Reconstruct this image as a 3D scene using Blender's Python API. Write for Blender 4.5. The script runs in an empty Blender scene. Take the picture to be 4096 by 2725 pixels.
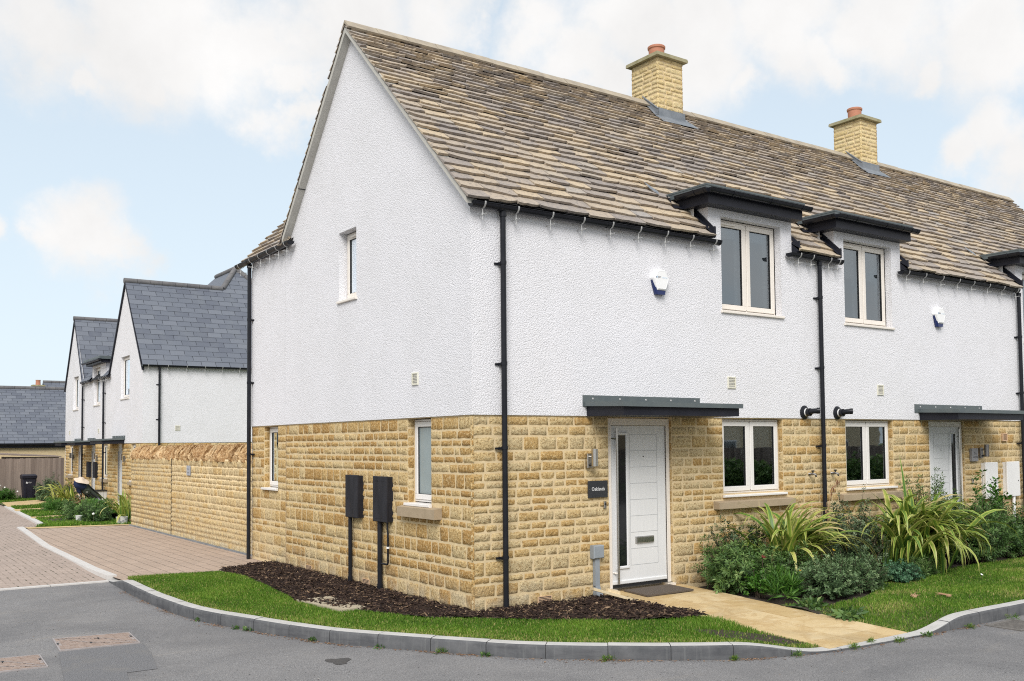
import bpy, math, random
import numpy as np
from mathutils import Vector, Matrix

C = bpy.context.scene.collection
rng = random.Random(7)
nrg = np.random.default_rng(11)

# ------------------------------------------------------------------ camera
cam_d = bpy.data.cameras.new("camera")
cam = bpy.data.objects.new("camera", cam_d)
C.objects.link(cam)
_r = Vector((0.81726591, -0.57619055, -0.00899339))
_u = Vector((-0.01859853, -0.04197198, 0.99894567))
_f = Vector((0.57596053, 0.81623697, 0.04501857))
cam.matrix_world = Matrix(((_r.x, _u.x, -_f.x, -6.30442), (_r.y, _u.y, -_f.y, -9.77536), (_r.z, _u.z, -_f.z, 2.01251), (0, 0, 0, 1)))
cam_d.sensor_width = 36.0
cam_d.lens = 33.9992
cam_d.shift_y = 236.436 / 4096
cam_d.clip_start = 0.1
cam_d.clip_end = 3000
bpy.context.scene.camera = cam

# ------------------------------------------------------------------ world, sun, exposure
SUN = Vector((-0.49, -0.58, 0.65)).normalized()
SKY_STRENGTH = 0.1
scene = bpy.context.scene
scene.view_settings.view_transform = 'Standard'
scene.view_settings.look = 'None'
scene.view_settings.exposure = 0.35
scene.view_settings.gamma = 1.0
scene.render.engine = 'CYCLES'
scene.cycles.use_denoising = False
scene.cycles.filter_width = 1.1
scene.cycles.max_bounces = 8
scene.cycles.sample_clamp_indirect = 3.0
w = bpy.data.worlds.new("World")
scene.world = w
w.use_nodes = True
WT = w.node_tree
for n in list(WT.nodes):
    WT.nodes.remove(n)


def wn(t, **k):
    n = WT.nodes.new(t)
    for a, b in k.items():
        setattr(n, a, b)
    return n


def wset(n, i, v):
    if isinstance(v, bpy.types.NodeSocket):
        WT.links.new(v, n.inputs[i])
    else:
        n.inputs[i].default_value = v
    return n


def wm(op, a, b=None, c=None):
    n = wn('ShaderNodeMath', operation=op)
    for i, v in enumerate((a, b, c)):
        if v is not None:
            wset(n, i, v)
    return n.outputs[0]


w_out = wn('ShaderNodeOutputWorld')
w_bg = wn('ShaderNodeBackground')
WT.links.new(w_bg.outputs[0], w_out.inputs[0])
w_bg.inputs[1].default_value = SKY_STRENGTH
sky = wn('ShaderNodeTexSky')
sky.sky_type = 'NISHITA'
sky.sun_disc = False
sky.sun_elevation = math.asin(SUN.z)
sky.sun_rotation = math.atan2(SUN.x, SUN.y)
sky.air_density = 1.0
sky.dust_density = 1.0
tc = wn('ShaderNodeTexCoord')
nrm = wn('ShaderNodeVectorMath', operation='NORMALIZE')
WT.links.new(tc.outputs['Generated'], nrm.inputs[0])
D = nrm.outputs[0]


def pix_dir(x, y):
    """direction of a point of the sky (x, y as seen in the 2357 wide photograph)"""
    s = 4096 / 2357
    X = (x * s - 2048) / 3868.35
    Y = -(y * s - 1362.5 - 236.4) / 3868.35
    return (_f + _r * X + _u * Y).normalized()


# wobble of the directions so that cloud outlines are ragged
nz1 = wn('ShaderNodeTexNoise')
nz1.inputs['Scale'].default_value = 6.0
nz1.inputs['Detail'].default_value = 7.0
nz1.inputs['Roughness'].default_value = 0.6
WT.links.new(D, nz1.inputs['Vector'])
sub = wn('ShaderNodeVectorMath', operation='SUBTRACT')
WT.links.new(nz1.outputs['Color'], sub.inputs[0])
sub.inputs[1].default_value = (0.5, 0.5, 0.5)
scl = wn('ShaderNodeVectorMath', operation='SCALE')
WT.links.new(sub.outputs[0], scl.inputs[0])
scl.inputs['Scale'].default_value = 0.16
add = wn('ShaderNodeVectorMath', operation='ADD')
WT.links.new(D, add.inputs[0])
WT.links.new(scl.outputs[0], add.inputs[1])
DW = add.outputs[0]
blobs = [(60, 60, 170), (250, 40, 200), (430, 60, 210), (600, 120, 170), (690, 190, 70), (800, 40, 240), (980, 60, 150), (1080, 60, 70),
         (330, 150, 60), (160, 170, 55), (640, 290, 85), (700, 270, 60), (190, 575, 120), (120, 590, 60), (260, 590, 70), (0, 562, 45),
         (1330, 130, 110), (1450, 70, 190), (1620, 90, 220), (1800, 40, 200), (1830, 110, 130), (1380, 190, 80), (1700, 200, 70), (1920, 150, 70),
         (2050, 40, 170), (2250, 60, 190), (2340, 120, 120), (2290, 300, 100), (2200, 340, 75), (2357, 380, 100), (1250, 40, 120), (2080, 160, 60), (1420, 260, 70), (1600, 290, 60)]
acc = None
for bx, by, br in blobs:
    d = pix_dir(bx, by)
    dist = wn('ShaderNodeVectorMath', operation='DISTANCE')
    WT.links.new(DW, dist.inputs[0])
    dist.inputs[1].default_value = d
    v = wm('SUBTRACT', 1.0, wm('DIVIDE', dist.outputs['Value'], br / 2223 * 1.02))
    acc = v if acc is None else wm('SMOOTH_MAX', acc, v, 0.12)
# elsewhere (outside the photograph) broken cloud of the same kind
nz2 = wn('ShaderNodeTexNoise')
nz2.inputs['Scale'].default_value = 2.3
nz2.inputs['Detail'].default_value = 6.0
nz2.inputs['Roughness'].default_value = 0.58
WT.links.new(D, nz2.inputs['Vector'])
dot = wn('ShaderNodeVectorMath', operation='DOT_PRODUCT')
WT.links.new(D, dot.inputs[0])
dot.inputs[1].default_value = (_f + _u * 0.12).normalized()
away = wn('ShaderNodeMapRange', interpolation_type='SMOOTHSTEP')
wset(away, 0, dot.outputs['Value'])
away.inputs[1].default_value = 0.86
away.inputs[2].default_value = 0.72
gen = wm('MULTIPLY', wm('SUBTRACT', nz2.outputs['Fac'], 0.40), 4.0)
field = wm('MAXIMUM', acc, wm('SUBTRACT', wm('MULTIPLY', wm('ADD', gen, 1.0), away.outputs[0]), 1.0))
nz3 = wn('ShaderNodeTexNoise')
nz3.inputs['Scale'].default_value = 11.0
nz3.inputs['Detail'].default_value = 8.0
nz3.inputs['Roughness'].default_value = 0.68
WT.links.new(D, nz3.inputs['Vector'])
field = wm('ADD', field, wm('MULTIPLY', wm('SUBTRACT', nz3.outputs['Fac'], 0.5), 0.95))
mask = wn('ShaderNodeMapRange', interpolation_type='SMOOTHSTEP')
wset(mask, 0, field)
mask.inputs[1].default_value = -0.02
mask.inputs[2].default_value = 0.72
# thin veil over the blue, thicker towards the horizon
sep = wn('ShaderNodeSeparateXYZ')
WT.links.new(D, sep.inputs[0])
veil = wn('ShaderNodeMapRange')
wset(veil, 0, sep.outputs[2])
veil.inputs[1].default_value = 0.0
veil.inputs[2].default_value = 0.5
veil.inputs[3].default_value = 0.92
veil.inputs[4].default_value = 0.63
cloudshade = wn('ShaderNodeMapRange')
wset(cloudshade, 0, nz1.outputs['Fac'])
cloudshade.inputs[1].default_value = 0.3
cloudshade.inputs[2].default_value = 0.7
cloudshade.inputs[3].default_value = 6.7
cloudshade.inputs[4].default_value = 7.9
ccol = wn('ShaderNodeCombineXYZ')
for i, k in enumerate((1.0, 0.99, 0.98)):
    WT.links.new(wm('MULTIPLY', cloudshade.outputs[0], k), ccol.inputs[i])
bluemix = wn('ShaderNodeMix', data_type='RGBA')
wset(bluemix, 0, veil.outputs[0])
WT.links.new(sky.outputs[0], bluemix.inputs[6])
bluemix.inputs[7].default_value = (6.5, 7.45, 8.1, 1)
finmix = wn('ShaderNodeMix', data_type='RGBA')
wset(finmix, 0, mask.outputs[0])
WT.links.new(bluemix.outputs[2], finmix.inputs[6])
WT.links.new(ccol.outputs[0], finmix.inputs[7])
WT.links.new(finmix.outputs[2], w_bg.inputs[0])

sun_d = bpy.data.lights.new("sun", 'SUN')
sun_d.energy = 2.5
sun_d.angle = math.radians(32)
sun_d.color = (1.0, 0.97, 0.93)
sun = bpy.data.objects.new("sun", sun_d)
sun.rotation_euler = (-SUN).to_track_quat('-Z', 'Y').to_euler()
sun.location = (-10, -12, 20)
C.objects.link(sun)

# ------------------------------------------------------------------ materials
MATS = {}


class NT:
    def __init__(s, m):
        s.t = m.node_tree
        for n in list(s.t.nodes):
            s.t.nodes.remove(n)
        s.out = s.n('ShaderNodeOutputMaterial')

    def n(s, t, **k):
        n = s.t.nodes.new(t)
        for a, b in k.items():
            setattr(n, a, b)
        return n

    def set(s, n, i, v):
        if isinstance(v, bpy.types.NodeSocket):
            s.t.links.new(v, n.inputs[i])
        elif v is not None:
            n.inputs[i].default_value = v

    def math(s, op, a, b=None, c=None):
        n = s.n('ShaderNodeMath', operation=op)
        for i, v in enumerate((a, b, c)):
            s.set(n, i, v)
        return n.outputs[0]

    def pos(s, scale=(1, 1, 1), kind='Object', rot=(0, 0, 0)):
        t = s.n('ShaderNodeTexCoord')
        mp = s.n('ShaderNodeMapping')
        s.t.links.new(t.outputs[kind], mp.inputs[0])
        mp.inputs['Scale'].default_value = scale
        mp.inputs['Rotation'].default_value = rot
        return mp.outputs[0]

    def noise(s, v, scale, detail=3, rough=0.55, dist=0.0):
        n = s.n('ShaderNodeTexNoise')
        s.set(n, 'Vector', v)
        n.inputs['Scale'].default_value = scale
        n.inputs['Detail'].default_value = detail
        n.inputs['Roughness'].default_value = rough
        n.inputs['Distortion'].default_value = dist
        return n.outputs['Fac']

    def ramp(s, fac, stops, interp='LINEAR'):
        r = s.n('ShaderNodeValToRGB')
        s.set(r, 0, fac)
        el = r.color_ramp.elements
        r.color_ramp.interpolation = interp
        while len(el) < len(stops):
            el.new(0.5)
        for e, (p, c) in zip(el, stops):
            e.position = p
            e.color = (*c, 1) if len(c) == 3 else c
        return r.outputs[0]

    def mix(s, f, a, b, blend='MIX'):
        m = s.n('ShaderNodeMix', data_type='RGBA', blend_type=blend)
        s.set(m, 0, f)
        for i, v in ((6, a), (7, b)):
            if isinstance(v, tuple):
                v = (*v, 1) if len(v) == 3 else v
            s.set(m, i, v)
        return m.outputs[2]

    def rnd(s):
        a = s.n('ShaderNodeAttribute')
        a.attribute_name = 'rnd'
        return a.outputs['Fac']

    def rangemap(s, v, a, b, c=0.0, d=1.0, smooth=False):
        n = s.n('ShaderNodeMapRange')
        if smooth:
            n.interpolation_type = 'SMOOTHSTEP'
        s.set(n, 0, v)
        for i, q in zip((1, 2, 3, 4), (a, b, c, d)):
            n.inputs[i].default_value = q
        return n.outputs[0]

    def finish(s, col, rough=0.7, bump=None, bstr=0.5, bdist=0.01, metal=0.0, spec=0.5, trans=0.0, coat=0.0):
        b = s.n('ShaderNodeBsdfPrincipled')
        if isinstance(col, tuple):
            col = (*col, 1)
        s.set(b, 'Base Color', col)
        s.set(b, 'Roughness', rough)
        s.set(b, 'Metallic', metal)
        b.inputs['Specular IOR Level'].default_value = spec
        b.inputs['Coat Weight'].default_value = coat
        if bump is not None:
            bn = s.n('ShaderNodeBump')
            bn.inputs['Strength'].default_value = bstr
            bn.inputs['Distance'].default_value = bdist
            s.set(bn, 'Height', bump)
            s.t.links.new(bn.outputs[0], b.inputs['Normal'])
        if trans:
            tr = s.n('ShaderNodeBsdfTranslucent')
            s.set(tr, 0, col)
            mx = s.n('ShaderNodeMixShader')
            mx.inputs[0].default_value = trans
            s.t.links.new(b.outputs[0], mx.inputs[1])
            s.t.links.new(tr.outputs[0], mx.inputs[2])
            s.t.links.new(mx.outputs[0], s.out.inputs[0])
        else:
            s.t.links.new(b.outputs[0], s.out.inputs[0])


def newmat(name):
    m = bpy.data.materials.new(name)
    m.use_nodes = True
    MATS[name] = m
    return NT(m)


def simple(name, c1, c2=None, scale=6, rough=0.6, bump=0.0, bscale=60, bdist=0.004, metal=0.0, spec=0.5, detail=4, stretch=(1, 1, 1), coat=0.0, r2=None):
    t = newmat(name)
    p = t.pos(stretch)
    col = c1
    if c2 is not None:
        col = t.ramp(t.noise(p, scale, detail, 0.6), [(0.3, c1), (0.7, c2)])
    rr = rough
    if r2 is not None:
        rr = t.rangemap(t.noise(p, scale * 2, 3), 0.3, 0.7, rough, r2)
    t.finish(col, rr, t.noise(p, bscale, 4, 0.6) if bump else None, bump, bdist, metal, spec, coat=coat)
    return MATS[name]


# roughcast render
t = newmat('roughcast_white')
p = t.pos()
big = t.noise(p, 1.3, 4, 0.6)
streak = t.noise(t.pos((3.0, 3.0, 0.35)), 2.2, 4, 0.6)
col = t.mix(t.rangemap(big, 0.35, 0.75), (0.775, 0.77, 0.80), (0.735, 0.73, 0.752))
col = t.mix(t.rangemap(streak, 0.58, 0.85, 0, 0.13), col, (0.62, 0.61, 0.60))
vz = t.n('ShaderNodeTexVoronoi')
t.set(vz, 'Vector', p)
vz.inputs['Scale'].default_value = 58
vz.inputs['Randomness'].default_value = 1.0
pebble = t.math('SUBTRACT', 1.0, t.math('MULTIPLY', vz.outputs['Distance'], 1.3))
vy = t.n('ShaderNodeTexVoronoi')
t.set(vy, 'Vector', p)
vy.inputs['Scale'].default_value = 95
hh = t.math('ADD', t.math('MULTIPLY', pebble, 0.7), t.math('MULTIPLY', t.math('SUBTRACT', 1.0, vy.outputs['Distance']), 0.6))
hh = t.math('ADD', hh, t.math('MULTIPLY', t.noise(p, 60, 4, 0.75), 0.8))
hh = t.math('ADD', hh, t.math('MULTIPLY', t.noise(p, 6, 3, 0.5), 0.6))
t.finish(col, 0.9, hh, 0.65, 0.0115, spec=0.15)

# Cotswold style walling stone, one value per stone
def stone_mat(name, pal, dark, light, contrast=1.0):
    t = newmat(name)
    p = t.pos()
    base = t.ramp(t.rnd(), pal)
    n1 = t.noise(p, 28, 6, 0.72)
    n2 = t.noise(p, 7, 4, 0.6)
    c = t.mix(t.rangemap(n1, 0.50, 0.62, 0, 0.62 * contrast), base, light)
    c = t.mix(t.rangemap(n1, 0.485, 0.40, 0, 0.85 * contrast), c, dark)
    c = t.mix(t.rangemap(n2, 0.55, 0.75, 0, 0.3), c, (0.46, 0.365, 0.22))
    sp = t.n('ShaderNodeSeparateXYZ')
    t.set(sp, 0, p)
    splash = t.math('MULTIPLY', t.rangemap(sp.outputs[2], 0.42, 0.05), t.rangemap(t.noise(p, 4.0, 4, .65), 0.38, 0.62))
    c = t.mix(t.math('MULTIPLY', splash, 0.6), c, (0.55, 0.49, 0.37))
    h = t.math('ADD', n1, t.math('MULTIPLY', t.noise(p, 75, 3, 0.6), 0.35))
    t.finish(c, 0.9, h, 1.0, 0.03, spec=0.12)


stone_mat('walling_stone', [(0.0, (0.44, 0.255, 0.085)), (0.25, (0.53, 0.335, 0.125)), (0.5, (0.59, 0.415, 0.190)), (0.75, (0.65, 0.495, 0.262)), (1.0, (0.60, 0.475, 0.275))],
          (0.33, 0.205, 0.082), (0.80, 0.645, 0.375), 0.9)
stone_mat('pale_stone', [(0.0, (0.68, 0.52, 0.25)), (0.4, (0.76, 0.60, 0.32)), (0.8, (0.80, 0.66, 0.38)), (1.0, (0.66, 0.53, 0.30))],
          (0.60, 0.45, 0.22), (0.84, 0.73, 0.48), 0.7)
stone_mat('coping_stone', [(0.0, (0.42, 0.25, 0.12)), (0.5, (0.58, 0.38, 0.19)), (1.0, (0.72, 0.53, 0.31))], (0.26, 0.14, 0.06), (0.80, 0.62, 0.38))
simple('mortar', (0.60, 0.465, 0.275), (0.69, 0.555, 0.35), 9, 0.95, 0.5, 90, 0.006, spec=0.1)
t = newmat('ashlar')
p = t.pos()
base = t.ramp(t.rnd(), [(0, (0.60, 0.46, 0.27)), (0.5, (0.66, 0.53, 0.33)), (1, (0.55, 0.43, 0.27))])
t.finish(t.mix(t.rangemap(t.noise(p, 20, 5, .65), .4, .7), base, (0.7, 0.6, 0.42)), 0.9, t.noise(p, 60, 4), 0.4, 0.006)

# stone slates of the roof
t = newmat('stone_slate')
p = t.pos()
base = t.ramp(t.rnd(), [(0.0, (0.285, 0.255, 0.240)), (0.22, (0.345, 0.302, 0.268)), (0.45, (0.405, 0.345, 0.285)), (0.7, (0.465, 0.385, 0.292)), (0.90, (0.535, 0.435, 0.308)), (1.0, (0.350, 0.328, 0.312))])
n1 = t.noise(p, 20, 6, 0.72)
n2 = t.noise(p, 2.0, 4, 0.6)
c = t.mix(t.rangemap(n1, 0.50, 0.72, 0, 0.5), base, (0.52, 0.435, 0.315))
c = t.mix(t.rangemap(n1, 0.47, 0.36, 0, 0.7), c, (0.205, 0.185, 0.17))
c = t.mix(t.rangemap(n2, 0.55, 0.8, 0, 0.35), c, (0.33, 0.31, 0.285))
h = t.math('ADD', n1, t.math('MULTIPLY', t.noise(p, 60, 4, 0.6), 0.4))
t.finish(c, 0.92, h, 0.8, 0.015, spec=0.15)
simple('ridge_stone', (0.30, 0.26, 0.21), (0.44, 0.38, 0.29), 5, 0.9, 0.4, 40, 0.006, spec=0.2)

# welsh slate
t = newmat('blue_slate')
p = t.pos()
base = t.ramp(t.rnd(), [(0.0, (0.105, 0.117, 0.148)), (0.5, (0.128, 0.143, 0.175)), (1.0, (0.155, 0.170, 0.202))])
n2 = t.noise(t.pos((1, 1, 0.4)), 1.8, 4, 0.6)
c = t.mix(t.rangemap(n2, 0.5, 0.8, 0, 0.4), base, (0.17, 0.185, 0.20))
t.finish(c, 0.62, t.noise(p, 30, 4), 0.2, 0.006, spec=0.4)
simple('slate_gap', (0.02, 0.022, 0.026), rough=0.9)
simple('slate_ridge', (0.10, 0.10, 0.11), (0.17, 0.165, 0.165), 4, 0.85, 0.2)
simple('black_plastic', (0.012, 0.013, 0.017), (0.018, 0.019, 0.024), 5, 0.22, spec=0.22, r2=0.32)
simple('dark_fascia', (0.014, 0.015, 0.022), (0.021, 0.022, 0.031), 4, 0.4, 0.1, 30, spec=0.2)
simple('lead', (0.16, 0.18, 0.205), (0.27, 0.29, 0.315), 5, 0.5, 0.15, 20, metal=0.25, r2=0.65)
simple('grey_sheet', (0.085, 0.105, 0.115), (0.115, 0.135, 0.135), 4, 0.45, r2=0.6)
simple('galvanised', (0.42, 0.42, 0.42), (0.52, 0.52, 0.51), 30, 0.5, metal=0.4)
simple('verge_board', (0.44, 0.425, 0.39), (0.52, 0.505, 0.46), 3, 0.8, 0.2, 40)
simple('cream_frame', (0.76, 0.705, 0.64), (0.79, 0.735, 0.67), 3, 0.35)
simple('white_frame', (0.74, 0.715, 0.69), (0.77, 0.745, 0.72), 3, 0.35)
simple('seal_black', (0.012, 0.012, 0.013), rough=0.6)
simple('door_white', (0.68, 0.685, 0.69), (0.72, 0.725, 0.73), 30, 0.4, 0.12, 90, 0.002, stretch=(1, 1, 0.1))
simple('door_groove', (0.42, 0.43, 0.44), rough=0.6)
simple('steel', (0.48, 0.46, 0.43), (0.6, 0.58, 0.55), 40, 0.3, metal=1.0, stretch=(1, 1, 8))
simple('dark_steel', (0.20, 0.19, 0.19), (0.28, 0.27, 0.26), 20, 0.42, metal=0.8)
simple('sill_stone', (0.34, 0.265, 0.175), (0.40, 0.315, 0.215), 8, 0.9, 0.3, 80, 0.003)
simple('chimney_cap', (0.40, 0.36, 0.24), (0.25, 0.23, 0.12), 7, 0.9, 0.4, 50)
simple('terracotta', (0.42, 0.17, 0.10), (0.50, 0.23, 0.15), 6, 0.8, 0.2)
simple('vent_cream', (0.66, 0.64, 0.54), (0.72, 0.70, 0.60), 6, 0.6)
simple('airbrick', (0.55, 0.36, 0.22), (0.62, 0.43, 0.28), 20, 0.9)
simple('white_plastic', (0.82, 0.82, 0.82), (0.84, 0.84, 0.84), 3, 0.3)
simple('navy_plastic', (0.012, 0.025, 0.11), rough=0.25)
simple('ink_dark', (0.06, 0.06, 0.08), rough=0.6)
simple('ink_blue', (0.50, 0.66, 0.82), rough=0.6)
simple('ink_navy', (0.03, 0.10, 0.2), rough=0.6)
simple('sign_slate', (0.020, 0.022, 0.026), (0.03, 0.032, 0.037), 25, 0.55, 0.2, 60)
simple('sign_grey', (0.22, 0.22, 0.23), (0.30, 0.29, 0.30), 18, 0.6, 0.2, 60)
simple('sign_aluminium', (0.34, 0.36, 0.40), (0.38, 0.40, 0.44), 6, 0.5)
simple('letter_white', (0.8, 0.8, 0.8), rough=0.6)
simple('letter_black', (0.03, 0.03, 0.035), rough=0.6)
simple('meter_black', (0.012, 0.012, 0.016), (0.032, 0.032, 0.039), 7, 0.5, 0.1, 30, stretch=(1, 1, 0.3), r2=0.65, spec=0.2)
simple('meter_white', (0.78, 0.77, 0.76), (0.81, 0.80, 0.79), 3, 0.45)
simple('grey_box', (0.24, 0.27, 0.30), (0.29, 0.32, 0.35), 5, 0.55)
simple('kerb_face', (0.40, 0.40, 0.405), (0.50, 0.50, 0.495), 6, 0.9)
simple('doormat', (0.075, 0.058, 0.045), (0.15, 0.12, 0.095), 120, 0.95, 1.0, 140, 0.01)
simple('timber', (0.56, 0.45, 0.28), (0.66, 0.55, 0.37), 9, 0.8, stretch=(1, 6, 1))
simple('fence_dark_gap', (0.03, 0.027, 0.025), rough=1)
simple('bin_plastic', (0.014, 0.014, 0.023), (0.021, 0.020, 0.031), 4, 0.45, spec=0.25)
simple('bag_green', (0.035, 0.047, 0.038), (0.06, 0.075, 0.062), 10, 0.7)
simple('bag_navy', (0.008, 0.016, 0.06), (0.015, 0.028, 0.09), 8, 0.85)
simple('bag_beige', (0.60, 0.48, 0.38), (0.66, 0.55, 0.45), 8, 0.9)
simple('bag_grey', (0.30, 0.31, 0.42), (0.42, 0.42, 0.52), 8, 0.8)
simple('bag_black', (0.012, 0.012, 0.016), rough=0.6)
simple('pot_white', (0.56, 0.55, 0.52), (0.66, 0.66, 0.64), 10, 0.5)
simple('pot_smear', (0.16, 0.17, 0.22), rough=0.6)
simple('trough_white', (0.55, 0.55, 0.54), (0.64, 0.64, 0.62), 5, 0.6)
simple('soil', (0.028, 0.02, 0.014), (0.075, 0.055, 0.04), 14, 1.0, 1.0, 40, 0.03)
simple('slab_concrete', (0.36, 0.31, 0.22), (0.44, 0.385, 0.285), 6, 0.9, 0.3, 60, 0.004)
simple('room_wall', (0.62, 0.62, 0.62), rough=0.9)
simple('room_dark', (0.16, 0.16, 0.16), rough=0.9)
simple('blind', (0.72, 0.72, 0.72), rough=0.8)
simple('curtain', (0.62, 0.66, 0.64), (0.5, 0.55, 0.53), 4, 0.9, stretch=(1, 1, 0.05))
simple('frosted', (0.25, 0.30, 0.31), (0.29, 0.345, 0.355), 3, 0.28, spec=0.7)
simple('dark_glass', (0.012, 0.013, 0.015), rough=0.04, spec=0.9)
simple('petal_yellow', (0.85, 0.55, 0.02), rough=0.7)
simple('petal_red', (0.13, 0.010, 0.006), rough=0.7)
simple('petal_white', (0.78, 0.78, 0.76), rough=0.8)
simple('dry_stem', (0.33, 0.20, 0.11), (0.42, 0.27, 0.16), 8, 0.9)

t = newmat('window_glass')
fr = t.n('ShaderNodeFresnel')
fr.inputs[0].default_value = 3.0
g = t.n('ShaderNodeBsdfGlossy')
g.inputs['Color'].default_value = (0.84, 0.93, 1.0, 1)  # reflection tinted blue in place of a bluer sky
g.inputs['Roughness'].default_value = 0.015
bp = t.n('ShaderNodeBump')
bp.inputs['Strength'].default_value = 0.06
bp.inputs['Distance'].default_value = 0.01
t.set(bp, 'Height', t.noise(t.pos(), 2.2, 2))
t.t.links.new(bp.outputs[0], g.inputs['Normal'])
tr = t.n('ShaderNodeBsdfTransparent')
tr.inputs[0].default_value = (0.72, 0.76, 0.77, 1)
mx = t.n('ShaderNodeMixShader')
t.t.links.new(fr.outputs[0], mx.inputs[0])
t.t.links.new(tr.outputs[0], mx.inputs[1])
t.t.links.new(g.outputs[0], mx.inputs[2])
t.t.links.new(mx.outputs[0], t.out.inputs[0])

# concrete kerb: light on the top painted in as paler colour, drips and scuffs on the face
t = newmat('kerb_concrete')
p = t.pos()
n1 = t.noise(p, 5, 5, 0.65)
c = t.ramp(n1, [(0.3, (0.075, 0.078, 0.084)), (0.7, (0.135, 0.137, 0.142))])
drip = t.noise(t.pos((26, 26, 1.2)), 1.0, 3, 0.6)
c = t.mix(t.rangemap(drip, 0.55, 0.75, 0, 0.5), c, (0.20, 0.205, 0.20))
scuff = t.noise(t.pos((1.2, 1.2, 14)), 1.0, 5, 0.7)
c = t.mix(t.rangemap(scuff, 0.52, 0.7, 0, 0.7), c, (0.06, 0.06, 0.068))
geo = t.n('ShaderNodeNewGeometry')
sx = t.n('ShaderNodeSeparateXYZ')
t.t.links.new(geo.outputs['True Normal'], sx.inputs[0])
c = t.mix(t.rangemap(t.math('ABSOLUTE', sx.outputs[2]), 0.75, 0.92), c, t.mix(t.rangemap(n1, .35, .7), (0.50, 0.49, 0.475), (0.41, 0.405, 0.39)))
t.finish(c, 0.92, t.noise(p, 80, 4, 0.6), 0.35, 0.004, spec=0.2)

# asphalt with a repaired patch, dusty drifts and stones
t = newmat('asphalt')
p = t.pos()
fine = t.noise(p, 95, 4, 0.75)
mid = t.noise(p, 1.1, 5, 0.6)
c = t.ramp(fine, [(0.32, (0.085, 0.084, 0.088)), (0.5, (0.235, 0.232, 0.236)), (0.68, (0.42, 0.41, 0.405))])
c = t.mix(t.rangemap(mid, 0.35, 0.7, 0.0, 0.4), c, (0.30, 0.29, 0.285))
c = t.mix(t.rangemap(t.noise(t.pos((0.5, 2.2, 1), rot=(0, 0, .5)), 1.0, 6, 0.7), 0.58, 0.8, 0, 0.5), c, (0.42, 0.37, 0.31))
vz = t.n('ShaderNodeTexVoronoi')
t.set(vz, 'Vector', p)
vz.inputs['Scale'].default_value = 7.0
spot = t.rangemap(vz.outputs['Distance'], 0.075, 0.05)
sel = t.rangemap(t.noise(p, 3.1, 1), 0.5, 0.52)
c = t.mix(t.math('MULTIPLY', spot, sel), c, (0.03, 0.03, 0.032))
vz2 = t.n('ShaderNodeTexVoronoi')
t.set(vz2, 'Vector', t.pos((1, 1, 1), rot=(0, 0, 1)))
vz2.inputs['Scale'].default_value = 6.0
c = t.mix(t.rangemap(vz2.outputs['Distance'], 0.05, 0.035), c, (0.55, 0.52, 0.48))
c = t.mix(t.rangemap(t.noise(t.pos((0.6, 0.6, 1)), 1.0, 5, 0.65, 0.8), 0.42, 0.62, 0, 0.42), c, (0.13, 0.13, 0.137))
t.finish(c, 0.88, fine, 0.9, 0.014, spec=0.25)
t = newmat('asphalt_patch')
p = t.pos()
fine = t.noise(p, 95, 4, 0.75)
c = t.ramp(fine, [(0.32, (0.07, 0.07, 0.076)), (0.5, (0.175, 0.175, 0.183)), (0.70, (0.33, 0.33, 0.335))])
c = t.mix(t.rangemap(t.noise(p, 2.0, 5, .7), 0.55, 0.8, 0, 0.5), c, (0.26, 0.24, 0.21))
t.finish(c, 0.86, fine, 0.8, 0.012, spec=0.25)
simple('oil_stain', (0.045, 0.043, 0.043), (0.09, 0.085, 0.083), 60, 0.8, 0.6, 95, 0.01)
simple('pale_edging', (0.52, 0.50, 0.48), (0.60, 0.58, 0.56), 9, 0.9, 0.2, 70)

# sandstone flags
t = newmat('sandstone_flag')
p = t.pos()
base = t.ramp(t.rnd(), [(0, (0.50, 0.365, 0.18)), (0.5, (0.56, 0.42, 0.225)), (1, (0.62, 0.49, 0.29))])
n1 = t.noise(p, 2.3, 5, 0.62, 1.2)
c = t.mix(t.rangemap(n1, 0.50, 0.54, 0, 0.5), base, (0.44, 0.30, 0.14))
c = t.mix(t.rangemap(t.noise(p, 6, 5, .7), 0.5, 0.75, 0, 0.6), c, (0.68, 0.57, 0.38))
c = t.mix(t.rangemap(t.noise(t.pos((1.1, 0.8, 1)), 1.3, 4), 0.52, 0.8, 0, 0.55), c, (0.30, 0.25, 0.17))
t.finish(c, 0.9, t.noise(p, 40, 5, .65), 0.35, 0.006, spec=0.2)


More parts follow.
